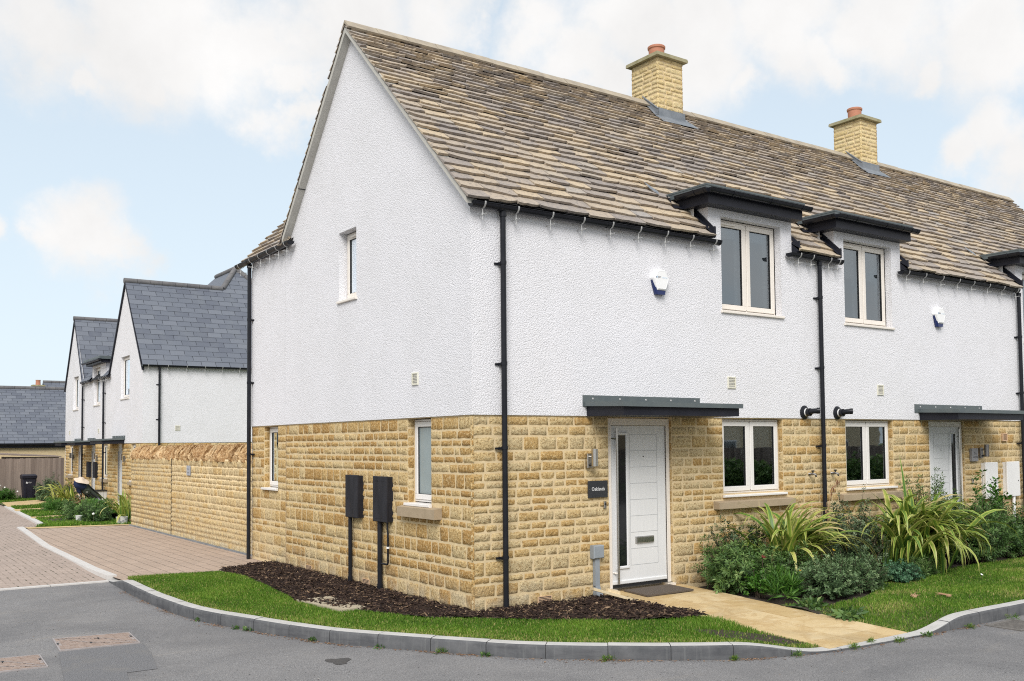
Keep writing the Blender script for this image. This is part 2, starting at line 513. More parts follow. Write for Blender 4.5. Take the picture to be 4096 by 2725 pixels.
def paver_mat(name, offset, tint, weeds):
    t = newmat(name)
    p = t.pos()
    wob = t.n('ShaderNodeVectorMath', operation='ADD')
    nn = t.n('ShaderNodeTexNoise')
    t.set(nn, 'Vector', p)
    nn.inputs['Scale'].default_value = 3
    sc = t.n('ShaderNodeVectorMath', operation='SCALE')
    t.t.links.new(nn.outputs['Color'], sc.inputs[0])
    sc.inputs['Scale'].default_value = 0.02
    t.t.links.new(p, wob.inputs[0])
    t.t.links.new(sc.outputs[0], wob.inputs[1])
    b = t.n('ShaderNodeTexBrick')
    b.offset = offset
    t.t.links.new(wob.outputs[0], b.inputs['Vector'])
    b.inputs['Scale'].default_value = 1.0
    b.inputs['Brick Width'].default_value = 0.21
    b.inputs['Row Height'].default_value = 0.105
    b.inputs['Mortar Size'].default_value = 0.0045
    b.inputs['Mortar Smooth'].default_value = 0.3
    b.inputs['Bias'].default_value = 0.0
    b.inputs['Color1'].default_value = (*[x * 0.92 for x in tint], 1)
    b.inputs['Color2'].default_value = (*[min(1, x * 1.1) for x in tint], 1)
    b.inputs['Mortar'].default_value = (0.26, 0.195, 0.155, 1)
    c = t.mix(t.rangemap(t.noise(p, 1.0, 5, .65), 0.4, 0.75, 0, 0.55), b.outputs['Color'], tuple(x * 0.72 for x in tint), 'MIX')
    c = t.mix(t.rangemap(t.noise(p, 40, 3, .7), 0.35, 0.7, 0, 0.25), c, tuple(x * 1.25 for x in tint))
    # wide joints (across for the lane, along for the drive)
    sx = t.n('ShaderNodeSeparateXYZ')
    t.t.links.new(wob.outputs[0], sx.inputs[0])
    if offset == 0.0:
        f = t.math('FRACT', t.math('DIVIDE', sx.outputs[0], 0.21))
        d = t.math('MINIMUM', f, t.math('SUBTRACT', 1.0, f))
        gap = t.rangemap(d, 0.045, 0.012)
        gap = t.math('MULTIPLY', gap, t.rangemap(t.noise(p, 9, 5, 0.7), 0.35, 0.62, 0.12, 1))
        c = t.mix(gap, c, (0.06, 0.05, 0.042))
    else:
        row = t.math('FLOOR', t.math('DIVIDE', sx.outputs[1], 0.105))
        odd = t.math('MULTIPLY', t.math('MODULO', t.math('ABSOLUTE', row), 2.0), 0.5)
        f = t.math('FRACT', t.math('ADD', t.math('DIVIDE', sx.outputs[0], 0.21), odd))
        d = t.math('MINIMUM', f, t.math('SUBTRACT', 1.0, f))
        gap = t.math('MULTIPLY', t.rangemap(d, 0.08, 0.03), t.rangemap(t.noise(p, 7, 3), 0.48, 0.6))
        c = t.mix(gap, c, (0.05, 0.055, 0.03))
    h = t.math('SUBTRACT', 1.0, b.outputs['Fac'])
    t.finish(c, 0.9, t.math('ADD', h, t.math('MULTIPLY', t.noise(p, 60, 3), 0.25)), 0.5, 0.01, spec=0.2)


paver_mat('paver_drive', 0.0, (0.415, 0.325, 0.262), False)
paver_mat('paver_lane', 0.5, (0.385, 0.315, 0.272), True)

# weathered fence boards, one value per board
t = newmat('fence_wood')
base = t.ramp(t.rnd(), [(0, (0.185, 0.145, 0.122)), (0.5, (0.265, 0.212, 0.180)), (1, (0.335, 0.272, 0.230))])
grain = t.noise(t.pos((30, 30, 1.0)), 1.0, 5, 0.7)
c = t.mix(t.rangemap(grain, 0.4, 0.7, 0, 0.6), base, (0.14, 0.11, 0.095))
t.finish(c, 0.92, grain, 0.4, 0.006, spec=0.15)

# manhole iron
t = newmat('rusty_iron')
p = t.pos()
c = t.ramp(t.noise(p, 12, 5, .65), [(0.3, (0.27, 0.205, 0.170)), (0.7, (0.40, 0.32, 0.275))])
t.finish(c, 0.75, t.noise(p, 80, 3), 0.4, 0.003, metal=0.15)
simple('worn_iron', (0.36, 0.32, 0.31), (0.46, 0.42, 0.41), 20, 0.5, metal=0.4)
simple('gully_iron', (0.15, 0.14, 0.13), (0.25, 0.23, 0.21), 20, 0.7, metal=0.4)


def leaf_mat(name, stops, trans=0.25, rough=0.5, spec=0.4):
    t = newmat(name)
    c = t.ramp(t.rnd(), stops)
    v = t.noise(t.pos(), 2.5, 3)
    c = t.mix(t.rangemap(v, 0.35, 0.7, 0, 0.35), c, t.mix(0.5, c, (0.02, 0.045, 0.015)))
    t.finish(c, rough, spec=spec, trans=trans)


leaf_mat('grass_blade', [(0.0, (0.042, 0.105, 0.012)), (0.35, (0.100, 0.220, 0.020)), (0.7, (0.205, 0.345, 0.042)), (0.88, (0.34, 0.41, 0.09)), (1.0, (0.53, 0.44, 0.20))], 0.35, 0.6, 0.2)
leaf_mat('phormium_leaf', [(0.0, (0.028, 0.077, 0.020)), (0.3, (0.083, 0.182, 0.033)), (0.55, (0.231, 0.341, 0.050)), (0.8, (0.484, 0.506, 0.110)), (0.92, (0.605, 0.561, 0.209)), (1.0, (0.495, 0.363, 0.187))], 0.2, 0.4, 0.4)
leaf_mat('leaf_dark', [(0.0, (0.015, 0.033, 0.016)), (0.5, (0.048, 0.088, 0.040)), (0.85, (0.110, 0.169, 0.077)), (1.0, (0.200, 0.250, 0.138))], 0.15)
leaf_mat('leaf_mid', [(0.0, (0.022, 0.053, 0.014)), (0.5, (0.074, 0.154, 0.036)), (0.85, (0.162, 0.270, 0.070)), (1.0, (0.276, 0.372, 0.132))], 0.25)
leaf_mat('leaf_grey', [(0.0, (0.024, 0.055, 0.019)), (0.5, (0.082, 0.149, 0.056)), (0.85, (0.168, 0.258, 0.108)), (1.0, (0.276, 0.360, 0.180))], 0.15, 0.6)
leaf_mat('leaf_bright', [(0.0, (0.03, 0.10, 0.012)), (0.5, (0.07, 0.20, 0.02)), (1.0, (0.18, 0.33, 0.06))], 0.3)
leaf_mat('leaf_blue', [(0.0, (0.018, 0.06, 0.03)), (0.5, (0.05, 0.14, 0.07)), (1.0, (0.12, 0.25, 0.13))], 0.2)
leaf_mat('leaf_dry', [(0.0, (0.20, 0.10, 0.05)), (0.5, (0.33, 0.18, 0.10)), (1.0, (0.48, 0.32, 0.2))], 0.2, 0.8)
simple('twig', (0.055, 0.04, 0.028), (0.10, 0.075, 0.05), 20, 0.9)
t = newmat('bark_chip')
c = t.ramp(t.rnd(), [(0.0, (0.016, 0.010, 0.009)), (0.55, (0.045, 0.028, 0.022)), (0.78, (0.10, 0.065, 0.045)), (0.92, (0.24, 0.16, 0.10)), (1.0, (0.42, 0.31, 0.21))])
t.finish(c, 0.85, t.noise(t.pos((1, 1, 1)), 90, 3), 0.4, 0.004, spec=0.2)
simple('lawn_soil', (0.05, 0.065, 0.015), (0.10, 0.115, 0.03), 6, 1.0)
simple('field', (0.06, 0.10, 0.03), (0.10, 0.13, 0.05), 0.3, 1.0)

# ------------------------------------------------------------------ mesh building
WL = {}


class MB:
    def __init__(s):
        s.v, s.f, s.m, s.r = [], [], [], []

    def face(s, pts, m=0, r=0.5):
        i = len(s.v)
        s.v += [tuple(p) for p in pts]
        s.f.append(tuple(range(i, i + len(pts))))
        s.m.append(m)
        s.r.append(r)

    def box(s, lo, hi, m=0, r=0.5, F=None, skip=()):
        (a, b, c), (d, e, f) = lo, hi
        P = [(a, b, c), (d, b, c), (d, e, c), (a, e, c), (a, b, f), (d, b, f), (d, e, f), (a, e, f)]
        if F:
            P = [tuple(F(*q)) for q in P]
        i = len(s.v)
        s.v += P
        for k, q in enumerate(((0, 3, 2, 1), (4, 5, 6, 7), (0, 1, 5, 4), (1, 2, 6, 5), (2, 3, 7, 6), (3, 0, 4, 7))):
            if k in skip:
                continue
            s.f.append(tuple(i + j for j in q))
            s.m.append(m)
            s.r.append(r)

    def cbox(s, lo, hi, ch, m=0, r=0.5, F=None):
        """box whose outer (second axis max) face has chamfered edges; axes u, n, z"""
        (u0, n0, z0), (u1, n1, z1) = lo, hi
        F = F or (lambda *q: q)
        A = [F(u0, n0, z0), F(u1, n0, z0), F(u1, n0, z1), F(u0, n0, z1)]
        B = [F(u0, n1 - ch, z0), F(u1, n1 - ch, z0), F(u1, n1 - ch, z1), F(u0, n1 - ch, z1)]
        D_ = [F(u0 + ch, n1, z0 + ch), F(u1 - ch, n1, z0 + ch), F(u1 - ch, n1, z1 - ch), F(u0 + ch, n1, z1 - ch)]
        i = len(s.v)
        s.v += [tuple(q) for q in A + B + D_]
        fs = [(0, 1, 2, 3), (8, 9, 10, 11)]
        for k in range(4):
            j = (k + 1) % 4
            fs += [(k, j, 4 + j, 4 + k), (4 + k, 4 + j, 8 + j, 8 + k)]
        for q in fs:
            s.f.append(tuple(i + j for j in q))
            s.m.append(m)
            s.r.append(r)

    def tube(s, path, rad, n=8, m=0, r=0.5, caps=True):
        path = [Vector(p) for p in path]
        rad = rad if isinstance(rad, (list, tuple)) else [rad] * len(path)
        i0 = len(s.v)
        up = None
        for k, p in enumerate(path):
            t_ = (path[min(k + 1, len(path) - 1)] - path[max(k - 1, 0)]).normalized()
            if up is None:
                up = Vector((0, 0, 1)) if abs(t_.z) < 0.9 else Vector((1, 0, 0))
            a = t_.cross(up)
            if a.length < 1e-6:
                a = t_.cross(Vector((0, 1, 0)))
            a.normalize()
            b = a.cross(t_).normalized()
            up = b
            for j in range(n):
                an = 2 * math.pi * j / n
                s.v.append(tuple(p + (a * math.cos(an) + b * math.sin(an)) * rad[k]))
        for k in range(len(path) - 1):
            for j in range(n):
                q = (j + 1) % n
                s.f.append((i0 + k * n + j, i0 + k * n + q, i0 + (k + 1) * n + q, i0 + (k + 1) * n + j))
                s.m.append(m)
                s.r.append(r)
        if caps:
            for k in (0, len(path) - 1):
                s.f.append(tuple(i0 + k * n + j for j in range(n)))
                s.m.append(m)
                s.r.append(r)

    def strip(s, rows, m=0, r=0.5, close=False):
        """rows of equal numbers of points joined by quads"""
        i = len(s.v)
        n = len(rows[0])
        for row in rows:
            s.v += [tuple(p) for p in row]
        for k in range(len(rows) - 1):
            for j in range(n if close else n - 1):
                q = (j + 1) % n
                s.f.append((i + k * n + j, i + k * n + q, i + (k + 1) * n + q, i + (k + 1) * n + j))
                s.m.append(m)
                s.r.append(r)

    def lathe(s, prof, c, n=16, m=0, r=0.5, axis='z'):
        rows = []
        for rr, h in prof:
            row = []
            for j in range(n):
                a = 2 * math.pi * j / n
                q = (rr * math.cos(a), rr * math.sin(a), h)
                if axis == 'y':
                    q = (q[0], q[2], q[1])
                elif axis == 'x':
                    q = (q[2], q[0], q[1])
                row.append((c[0] + q[0], c[1] + q[1], c[2] + q[2]))
            rows.append(row)
        s.strip(rows, m, r, close=True)

    def build(s, name, mats, parent=None, smooth=False, recalc=False):
        off = WL.get(parent.name, Vector((0, 0, 0))) if parent else Vector((0, 0, 0))
        me = bpy.data.meshes.new(name)
        V = np.array(s.v, dtype=np.float64).reshape(-1, 3) - np.array(off)
        me.from_pydata(V.tolist(), [], s.f)
        if isinstance(mats, str):
            mats = [mats]
        for x in mats:
            me.materials.append(MATS[x])
        me.polygons.foreach_set('material_index', np.array(s.m, dtype=np.int32))
        at = me.attributes.new('rnd', 'FLOAT', 'FACE')
        at.data.foreach_set('value', np.array(s.r, dtype=np.float32))
        if recalc:
            import bmesh
            b = bmesh.new()
            b.from_mesh(me)
            bmesh.ops.recalc_face_normals(b, faces=b.faces)
            b.to_mesh(me)
            b.free()
        if smooth:
            me.polygons.foreach_set('use_smooth', np.ones(len(me.polygons), dtype=bool))
            if isinstance(smooth, float):
                me.set_sharp_from_angle(angle=math.radians(smooth))
        me.update()
        o = bpy.data.objects.new(name, me)
        C.objects.link(o)
        if parent:
            o.parent = parent
        WL[o.name] = Vector(off)
        return o


def np_mesh(name, V, Fc, mats, rnd, parent=None, smooth=False):
    """V (n,3), Fc (m,k) fixed size faces, rnd (m,)"""
    off = WL.get(parent.name, Vector((0, 0, 0))) if parent else Vector((0, 0, 0))
    V = np.asarray(V, dtype=np.float32) - np.array(off, dtype=np.float32)
    me = bpy.data.meshes.new(name)
    m, k = Fc.shape
    me.vertices.add(len(V))
    me.vertices.foreach_set('co', V.ravel())
    me.loops.add(m * k)
    me.loops.foreach_set('vertex_index', Fc.astype(np.int32).ravel())
    me.polygons.add(m)
    me.polygons.foreach_set('loop_start', np.arange(0, m * k, k, dtype=np.int32))
    me.polygons.foreach_set('loop_total', np.full(m, k, dtype=np.int32))
    if isinstance(mats, str):
        mats = [mats]
    for x in mats:
        me.materials.append(MATS[x])
    at = me.attributes.new('rnd', 'FLOAT', 'FACE')
    at.data.foreach_set('value', np.asarray(rnd, dtype=np.float32))
    me.update(calc_edges=True)
    me.validate()
    if smooth:
        me.polygons.foreach_set('use_smooth', np.ones(m, dtype=bool))
    o = bpy.data.objects.new(name, me)
    C.objects.link(o)
    if parent:
        o.parent = parent
    WL[o.name] = Vector(off)
    return o


def tag(o, label=None, cat=None, group=None, kind=None):
    if label:
        o['label'] = label
    if cat:
        o['category'] = cat
    if group:
        o['group'] = group
    if kind:
        o['kind'] = kind
    return o


def thing(name, label, cat, loc=(0, 0, 0), group=None):
    o = bpy.data.objects.new(name, None)
    o.empty_display_size = 0.2
    o.location = loc
    C.objects.link(o)
    WL[o.name] = Vector(loc)
    return tag(o, label, cat, group)


def dup(root, loc, label, rotz=None):
    """a copy of a thing with copies of its parts and their sub-parts"""
    r = root.copy()
    C.objects.link(r)
    r.location = loc
    if rotz is not None:
        r.rotation_euler = (0, 0, rotz)
    r['label'] = label
    for ch in list(root.children):
        c = ch.copy()
        C.objects.link(c)
        c.parent = r
        for g in list(ch.children):
            d = g.copy()
            C.objects.link(d)
            d.parent = c
    return r


def lettering(name, body, size, F, u, z, n, mat, parent, align='CENTER', sx=1.0, space=1.0):
    cu = bpy.data.curves.new(name, 'FONT')
    cu.body = body
    cu.size = size
    cu.align_x = align
    cu.align_y = 'CENTER'
    cu.space_character = space
    cu.space_line = 0.9
    cu.resolution_u = 2
    tmp = bpy.data.objects.new('tmp', cu)
    C.objects.link(tmp)
    dg = bpy.context.evaluated_depsgraph_get()
    me = bpy.data.meshes.new_from_object(tmp.evaluated_get(dg))
    bpy.data.objects.remove(tmp)
    mb = MB()
    vs = [v.co.copy() for v in me.vertices]
    for pl in me.polygons:
        mb.face([F(u + vs[i].x * sx, n, z + vs[i].y) for i in pl.vertices])
    bpy.data.meshes.remove(me)
    return mb.build(name, mat, parent)


FF = lambda u, n, z: (u, -n, z)          # front wall: u along +X, n outward (-Y)
FG = lambda u, n, z: (-n, u, z)          # gable wall: u along +Y, n outward (-X)


def shift(F, du=0.0, dn=0.0, dz=0.0):
    return lambda u, n, z: F(u + du, n + dn, z + dz)


# ------------------------------------------------------------------ walls
def wall_sheet(mb, F, us, top, z0, openings, depth, m=0, n=0.0, mrev=None):
    us = sorted(set([round(x, 4) for x in us] + [round(x, 4) for o in openings for x in (o[0], o[1])]))
    lo, hi = us[0], us[-1]
    for a, b in zip(us[:-1], us[1:]):
        c = (a + b) / 2
        ops = sorted([o for o in openings if o[0] < c < o[1]], key=lambda o: o[2])
        z = z0
        for o in ops:
            if o[2] > z:
                mb.face([F(a, n, z), F(b, n, z), F(b, n, o[2]), F(a, n, o[2])], m)
            z = o[3]
        e = 1e-4
        mb.face([F(a, n, z), F(b, n, z), F(b, n, top(b - e)), F(a, n, top(a + e))], m)
    mr = m if mrev is None else mrev
    for (a, b, c, d) in openings:
        for p, q in (((a, c), (a, d)), ((b, c), (b, d)), ((a, c), (b, c)), ((a, d), (b, d))):
            mb.face([F(p[0], n, p[1]), F(q[0], n, q[1]), F(q[0], n - depth, q[1]), F(p[0], n - depth, p[1])], mr)


def courses(z0, z1, lo, hi, R):
    out = [z0]
    while out[-1] < z1 - 1e-6:
        h = R.uniform(lo, hi) if R.random() < 0.6 else R.uniform(lo, lo + (hi - lo) * 0.4)
        if z1 - out[-1] - h < lo * 0.8:
            h = z1 - out[-1] if z1 - out[-1] < hi * 1.1 else (z1 - out[-1]) / 2
        out.append(min(z1, out[-1] + h))
    return out


def stones(mb, F, u0, u1, zbreaks, openings, R, m=1, n0=-0.016, h=(0.075, 0.185), wd=(0.14, 0.48), relief=0.017, joint=0.014, rshift=0.0, cell=0.042, ztop=None):
    zs = []
    for a, b in zip(zbreaks[:-1], zbreaks[1:]):
        cs = courses(a, b, h[0], h[1], R)
        zs += list(zip(cs[:-1], cs[1:]))
    for za, zb in zs:
        zc = (za + zb) / 2
        iv = [(u0, u1)]
        for o in openings:
            if o[2] - 0.01 < zc < o[3] + 0.01:
                nv = []
                for a, b in iv:
                    if o[1] <= a or o[0] >= b:
                        nv.append((a, b))
                    else:
                        if o[0] > a:
                            nv.append((a, o[0]))
                        if o[1] < b:
                            nv.append((o[1], b))
                iv = nv
        for a, b in iv:
            u = a
            while u < b - 1e-6:
                hh = zb - za
                wl = R.uniform(max(wd[0], hh * 0.9), min(wd[1], max(wd[0] * 1.3, hh * 3.2)))
                if b - u - wl < wd[0]:
                    wl = b - u
                ue = min(b, u + wl)
                one_stone(mb, F, u + joint / 2 if u > a else u, ue - joint / 2 if ue < b else ue, za + joint / 2, zb - joint / 2, n0, relief, R, m, rshift, cell)
                u = ue


def one_stone(mb, F, a, b, c, d, n0, relief, R, m, rshift=0.0, cell=0.05):
    w_, h_ = b - a, d - c
    if w_ < 0.02 or h_ < 0.02:
        return
    bev = min(0.016, w_ * 0.2, h_ * 0.2)
    nu = max(2, int(w_ / cell))
    nz = max(2, int(h_ / cell))
    U = [a] + [a + bev + (w_ - 2 * bev) * i / nu for i in range(nu + 1)] + [b]
    Z = [c] + [c + bev + (h_ - 2 * bev) * i / nz for i in range(nz + 1)] + [d]
    rows = []
    tu, tz = R.uniform(-0.25, 0.25), R.uniform(-0.25, 0.25)
    base = R.uniform(0.75, 1.1)
    for j, z in enumerate(Z):
        row = []
        for i, u in enumerate(U):
            eu = i in (0, len(U) - 1)
            ez = j in (0, len(Z) - 1)
            uu, zz = u, z
            if eu or ez:
                n = n0
                k = 0.006
                uu += R.uniform(-k, k) if not eu else (R.uniform(0, k) if i == 0 else -R.uniform(0, k))
                zz += R.uniform(-k, k) if not ez else (R.uniform(0, k) if j == 0 else -R.uniform(0, k))
                if eu and ez:
                    uu += bev * 0.6 * (1 if i == 0 else -1)
                    zz += bev * 0.6 * (1 if j == 0 else -1)
            else:
                fu, fz = (u - a) / w_ - 0.5, (z - c) / h_ - 0.5
                n = n0 + relief * (base + tu * fu + tz * fz + R.uniform(-0.22, 0.22))
                if i in (1, len(U) - 2) or j in (1, len(Z) - 2):
                    n -= relief * R.uniform(0.1, 0.3)
                uu += R.uniform(-0.006, 0.006)
                zz += R.uniform(-0.006, 0.006)
            row.append(F(uu, n, zz))
        rows.append(row)
    mb.strip(rows, m, min(1, max(0, R.random() + rshift)))


def tiles(mb, O, U, S, N, u0, u1, exps, R, cut=None, width=(0.25, 0.5), th=0.03, body=0.02, rag=0.008, gap=0.004, m=0, seg=6, over=1.3, wscale=True, jit_n=0.004):
    """courses of slates laid up the slope: O origin, U along, S up the slope, N normal"""
    O, U, S, N = Vector(O), Vector(U), Vector(S), Vector(N)
    s = 0.0
    tot = sum(exps)
    for ci, e in enumerate(exps):
        f = s / tot
        ivs = [(u0, u1)]
        if cut:
            ivs = cut(s + e * 0.5, ivs)
        for a, b in ivs:
            u = a - (R.uniform(0, width[0]) if wscale else (0 if ci % 2 == 0 else width[0] / 2))
            while u < b:
                wl = R.uniform(*width) * ((1 - 0.35 * f) if wscale else 1)
                a_, b_ = max(a, u), min(b, u + wl - gap)
                u += wl
                if b_ - a_ < 0.03:
                    continue
                k = max(1, int(seg * (b_ - a_) / wl)) if seg > 1 else 1
                se = min(s + e * over, tot + 0.02)
                dn = R.uniform(-jit_n, jit_n)
                ds = R.uniform(-rag, rag)
                sl, sr_ = (R.uniform(-1.6, 1.6) * rag, R.uniform(-1.6, 1.6) * rag)
                nl, nr = (R.uniform(-1, 1) * jit_n, R.uniform(-1, 1) * jit_n)
                bot, und, topp = [], [], []
                for i in range(k + 1):
                    uu = a_ + (b_ - a_) * i / k
                    fr_ = i / k
                    sj = s + ds + (R.uniform(-rag, rag) * 0.8 if rag else 0) + sl * (1 - fr_) + sr_ * fr_
                    nj = nl * (1 - fr_) + nr * fr_
                    if rag and i in (0, k):
                        sj += rag * 0.8
                    bot.append(O + U * uu + S * sj + N * (th + dn + nj))
                    und.append(O + U * uu + S * (sj + 0.006) + N * (th - body + dn + nj))
                    topp.append(O + U * uu + S * se + N * 0.004)
                rv = R.random()
                mb.strip([bot, topp], m, rv)
                mb.strip([und, bot], m, rv)
                mb.face([und[0], bot[0], topp[0]], m, rv)
                mb.face([und[-1], bot[-1], topp[-1]], m, rv)
        s += e


def half_gutter(mb, p0, p1, out, rad=0.06, m=0, n=10, ends=True):
    """open half-round gutter from p0 to p1; out = horizontal direction away from the wall"""
    p0, p1, out = Vector(p0), Vector(p1), Vector(out)
    dn = Vector((0, 0, -1))

    def ring(p, r):
        return [p + out * (r * math.cos(a)) + dn * (r * math.sin(a)) for a in [math.pi * i / n for i in range(n + 1)]]
    mb.strip([ring(p0, rad), ring(p1, rad)], m)
    mb.strip([ring(p0, rad - 0.006), ring(p1, rad - 0.006)], m)
    for s_ in (1, -1):
        q = out * s_
        mb.face([p0 + q * rad, p1 + q * rad, p1 + q * (rad - 0.006), p0 + q * (rad - 0.006)], m)
    # bead on the front lip
    mb.tube([p0 + out * rad, p1 + out * rad], 0.006, 6, m)
    if ends:
        for p in (p0, p1):
            mb.face(ring(p, rad + 0.002), m)
            d = (p1 - p0).normalized() * (0.025 if p is p0 else -0.025)
            mb.strip([ring(p, rad + 0.004), ring(p + d, rad + 0.004)], m)


def joint_ring(mb, p, d, out, rad=0.066, wd=0.05, m=0, n=10):
    p, d, out = Vector(p), Vector(d), Vector(out)
    dn = Vector((0, 0, -1))
    ring = lambda q: [q + out * (rad * math.cos(a)) + dn * (rad * math.sin(a)) for a in [math.pi * i / n for i in range(n + 1)]]
    mb.strip([ring(p - d * wd / 2), ring(p + d * wd / 2)], m)


def bracket(c, out, parent, wall, mat='galvanised', spike=True, rad=0.066, name='gutter_bracket'):
    """strap under the gutter with a threaded spike and a cross arm into the wall"""
    c, out = Vector(c), Vector(out)
    dn = Vector((0, 0, -1))
    mb = MB()
    side = out.cross(dn)
    pts = [c + out * (rad * math.cos(a)) + dn * (rad * math.sin(a)) for a in [math.pi * (-0.05 + 1.05 * i / 12) for i in range(13)]]
    rows = []
    for q in pts:
        rows.append([q - side * 0.011, q + side * 0.011])
    mb.strip(rows)
    rows2 = [[q + (q - c) * 0.06 - side * 0.011, q + (q - c) * 0.06 + side * 0.011] for q in pts]
    mb.strip(rows2)
    for a in (0, 1):
        mb.strip([[r1[a], r2[a]] for r1, r2 in zip(rows, rows2)])
    if spike:
        b = c + dn * rad
        mb.tube([b, b + dn * 0.14], 0.006, 6)
        mb.tube([b + dn * 0.075 - out * (wall), b + dn * 0.075 + out * 0.075], 0.007, 6)
        mb.tube([b + dn * 0.06, b + dn * 0.09], 0.013, 8)
    return mb.build(name, mat, parent)


def downpipe(parent, F, u, ztop, zbot, n=0.085, clips=(), mat='black_plastic', shoe=False, r=0.035):
    mb = MB()
    P = lambda du, dn, z: F(u + du, dn, z)
    mb.tube([P(0, n, ztop), P(0, n, zbot)], r, 14)
    mb.tube([P(0, n, ztop), P(0, n, ztop - 0.07)], r + 0.009, 14)
    for zz in clips:
        mb.tube([P(0, n, zz + 0.03), P(0, n, zz - 0.012)], r + 0.006, 14)
    o = mb.build('downpipe', mat, parent, smooth=40.0)
    for zz in clips:
        c = MB()
        c.box((-0.05 - r, n - 0.075, zz - 0.013), (-r + 0.01, n - 0.055, zz + 0.013), F=lambda a, b, d: P(a, b, d))
        c.box((-r - 0.012, n - 0.075, zz - 0.016), (r + 0.012, n + 0.0, zz + 0.016), F=lambda a, b, d: P(a, b, d))
        c.box((-0.035 - r - 0.02, 0.0, zz - 0.012), (-0.035 - r, n - 0.05, zz + 0.012), F=lambda a, b, d: P(a, b, d))
        c.build('pipe_clip', mat, o)
    return o


# ------------------------------------------------------------------ windows and doors
def frame_rect(mb, F, a, b, c, d, wd, n0, n1, m=0, ch=0.006):
    mb.cbox((a, n0, c), (b, n1, c + wd), ch, m, F=F)
    mb.cbox((a, n0, d - wd), (b, n1, d), ch, m, F=F)
    mb.cbox((a, n0, c + wd), (a + wd, n1, d - wd), ch, m, F=F)
    mb.cbox((b - wd, n0, c + wd), (b, n1, d - wd), ch, m, F=F)


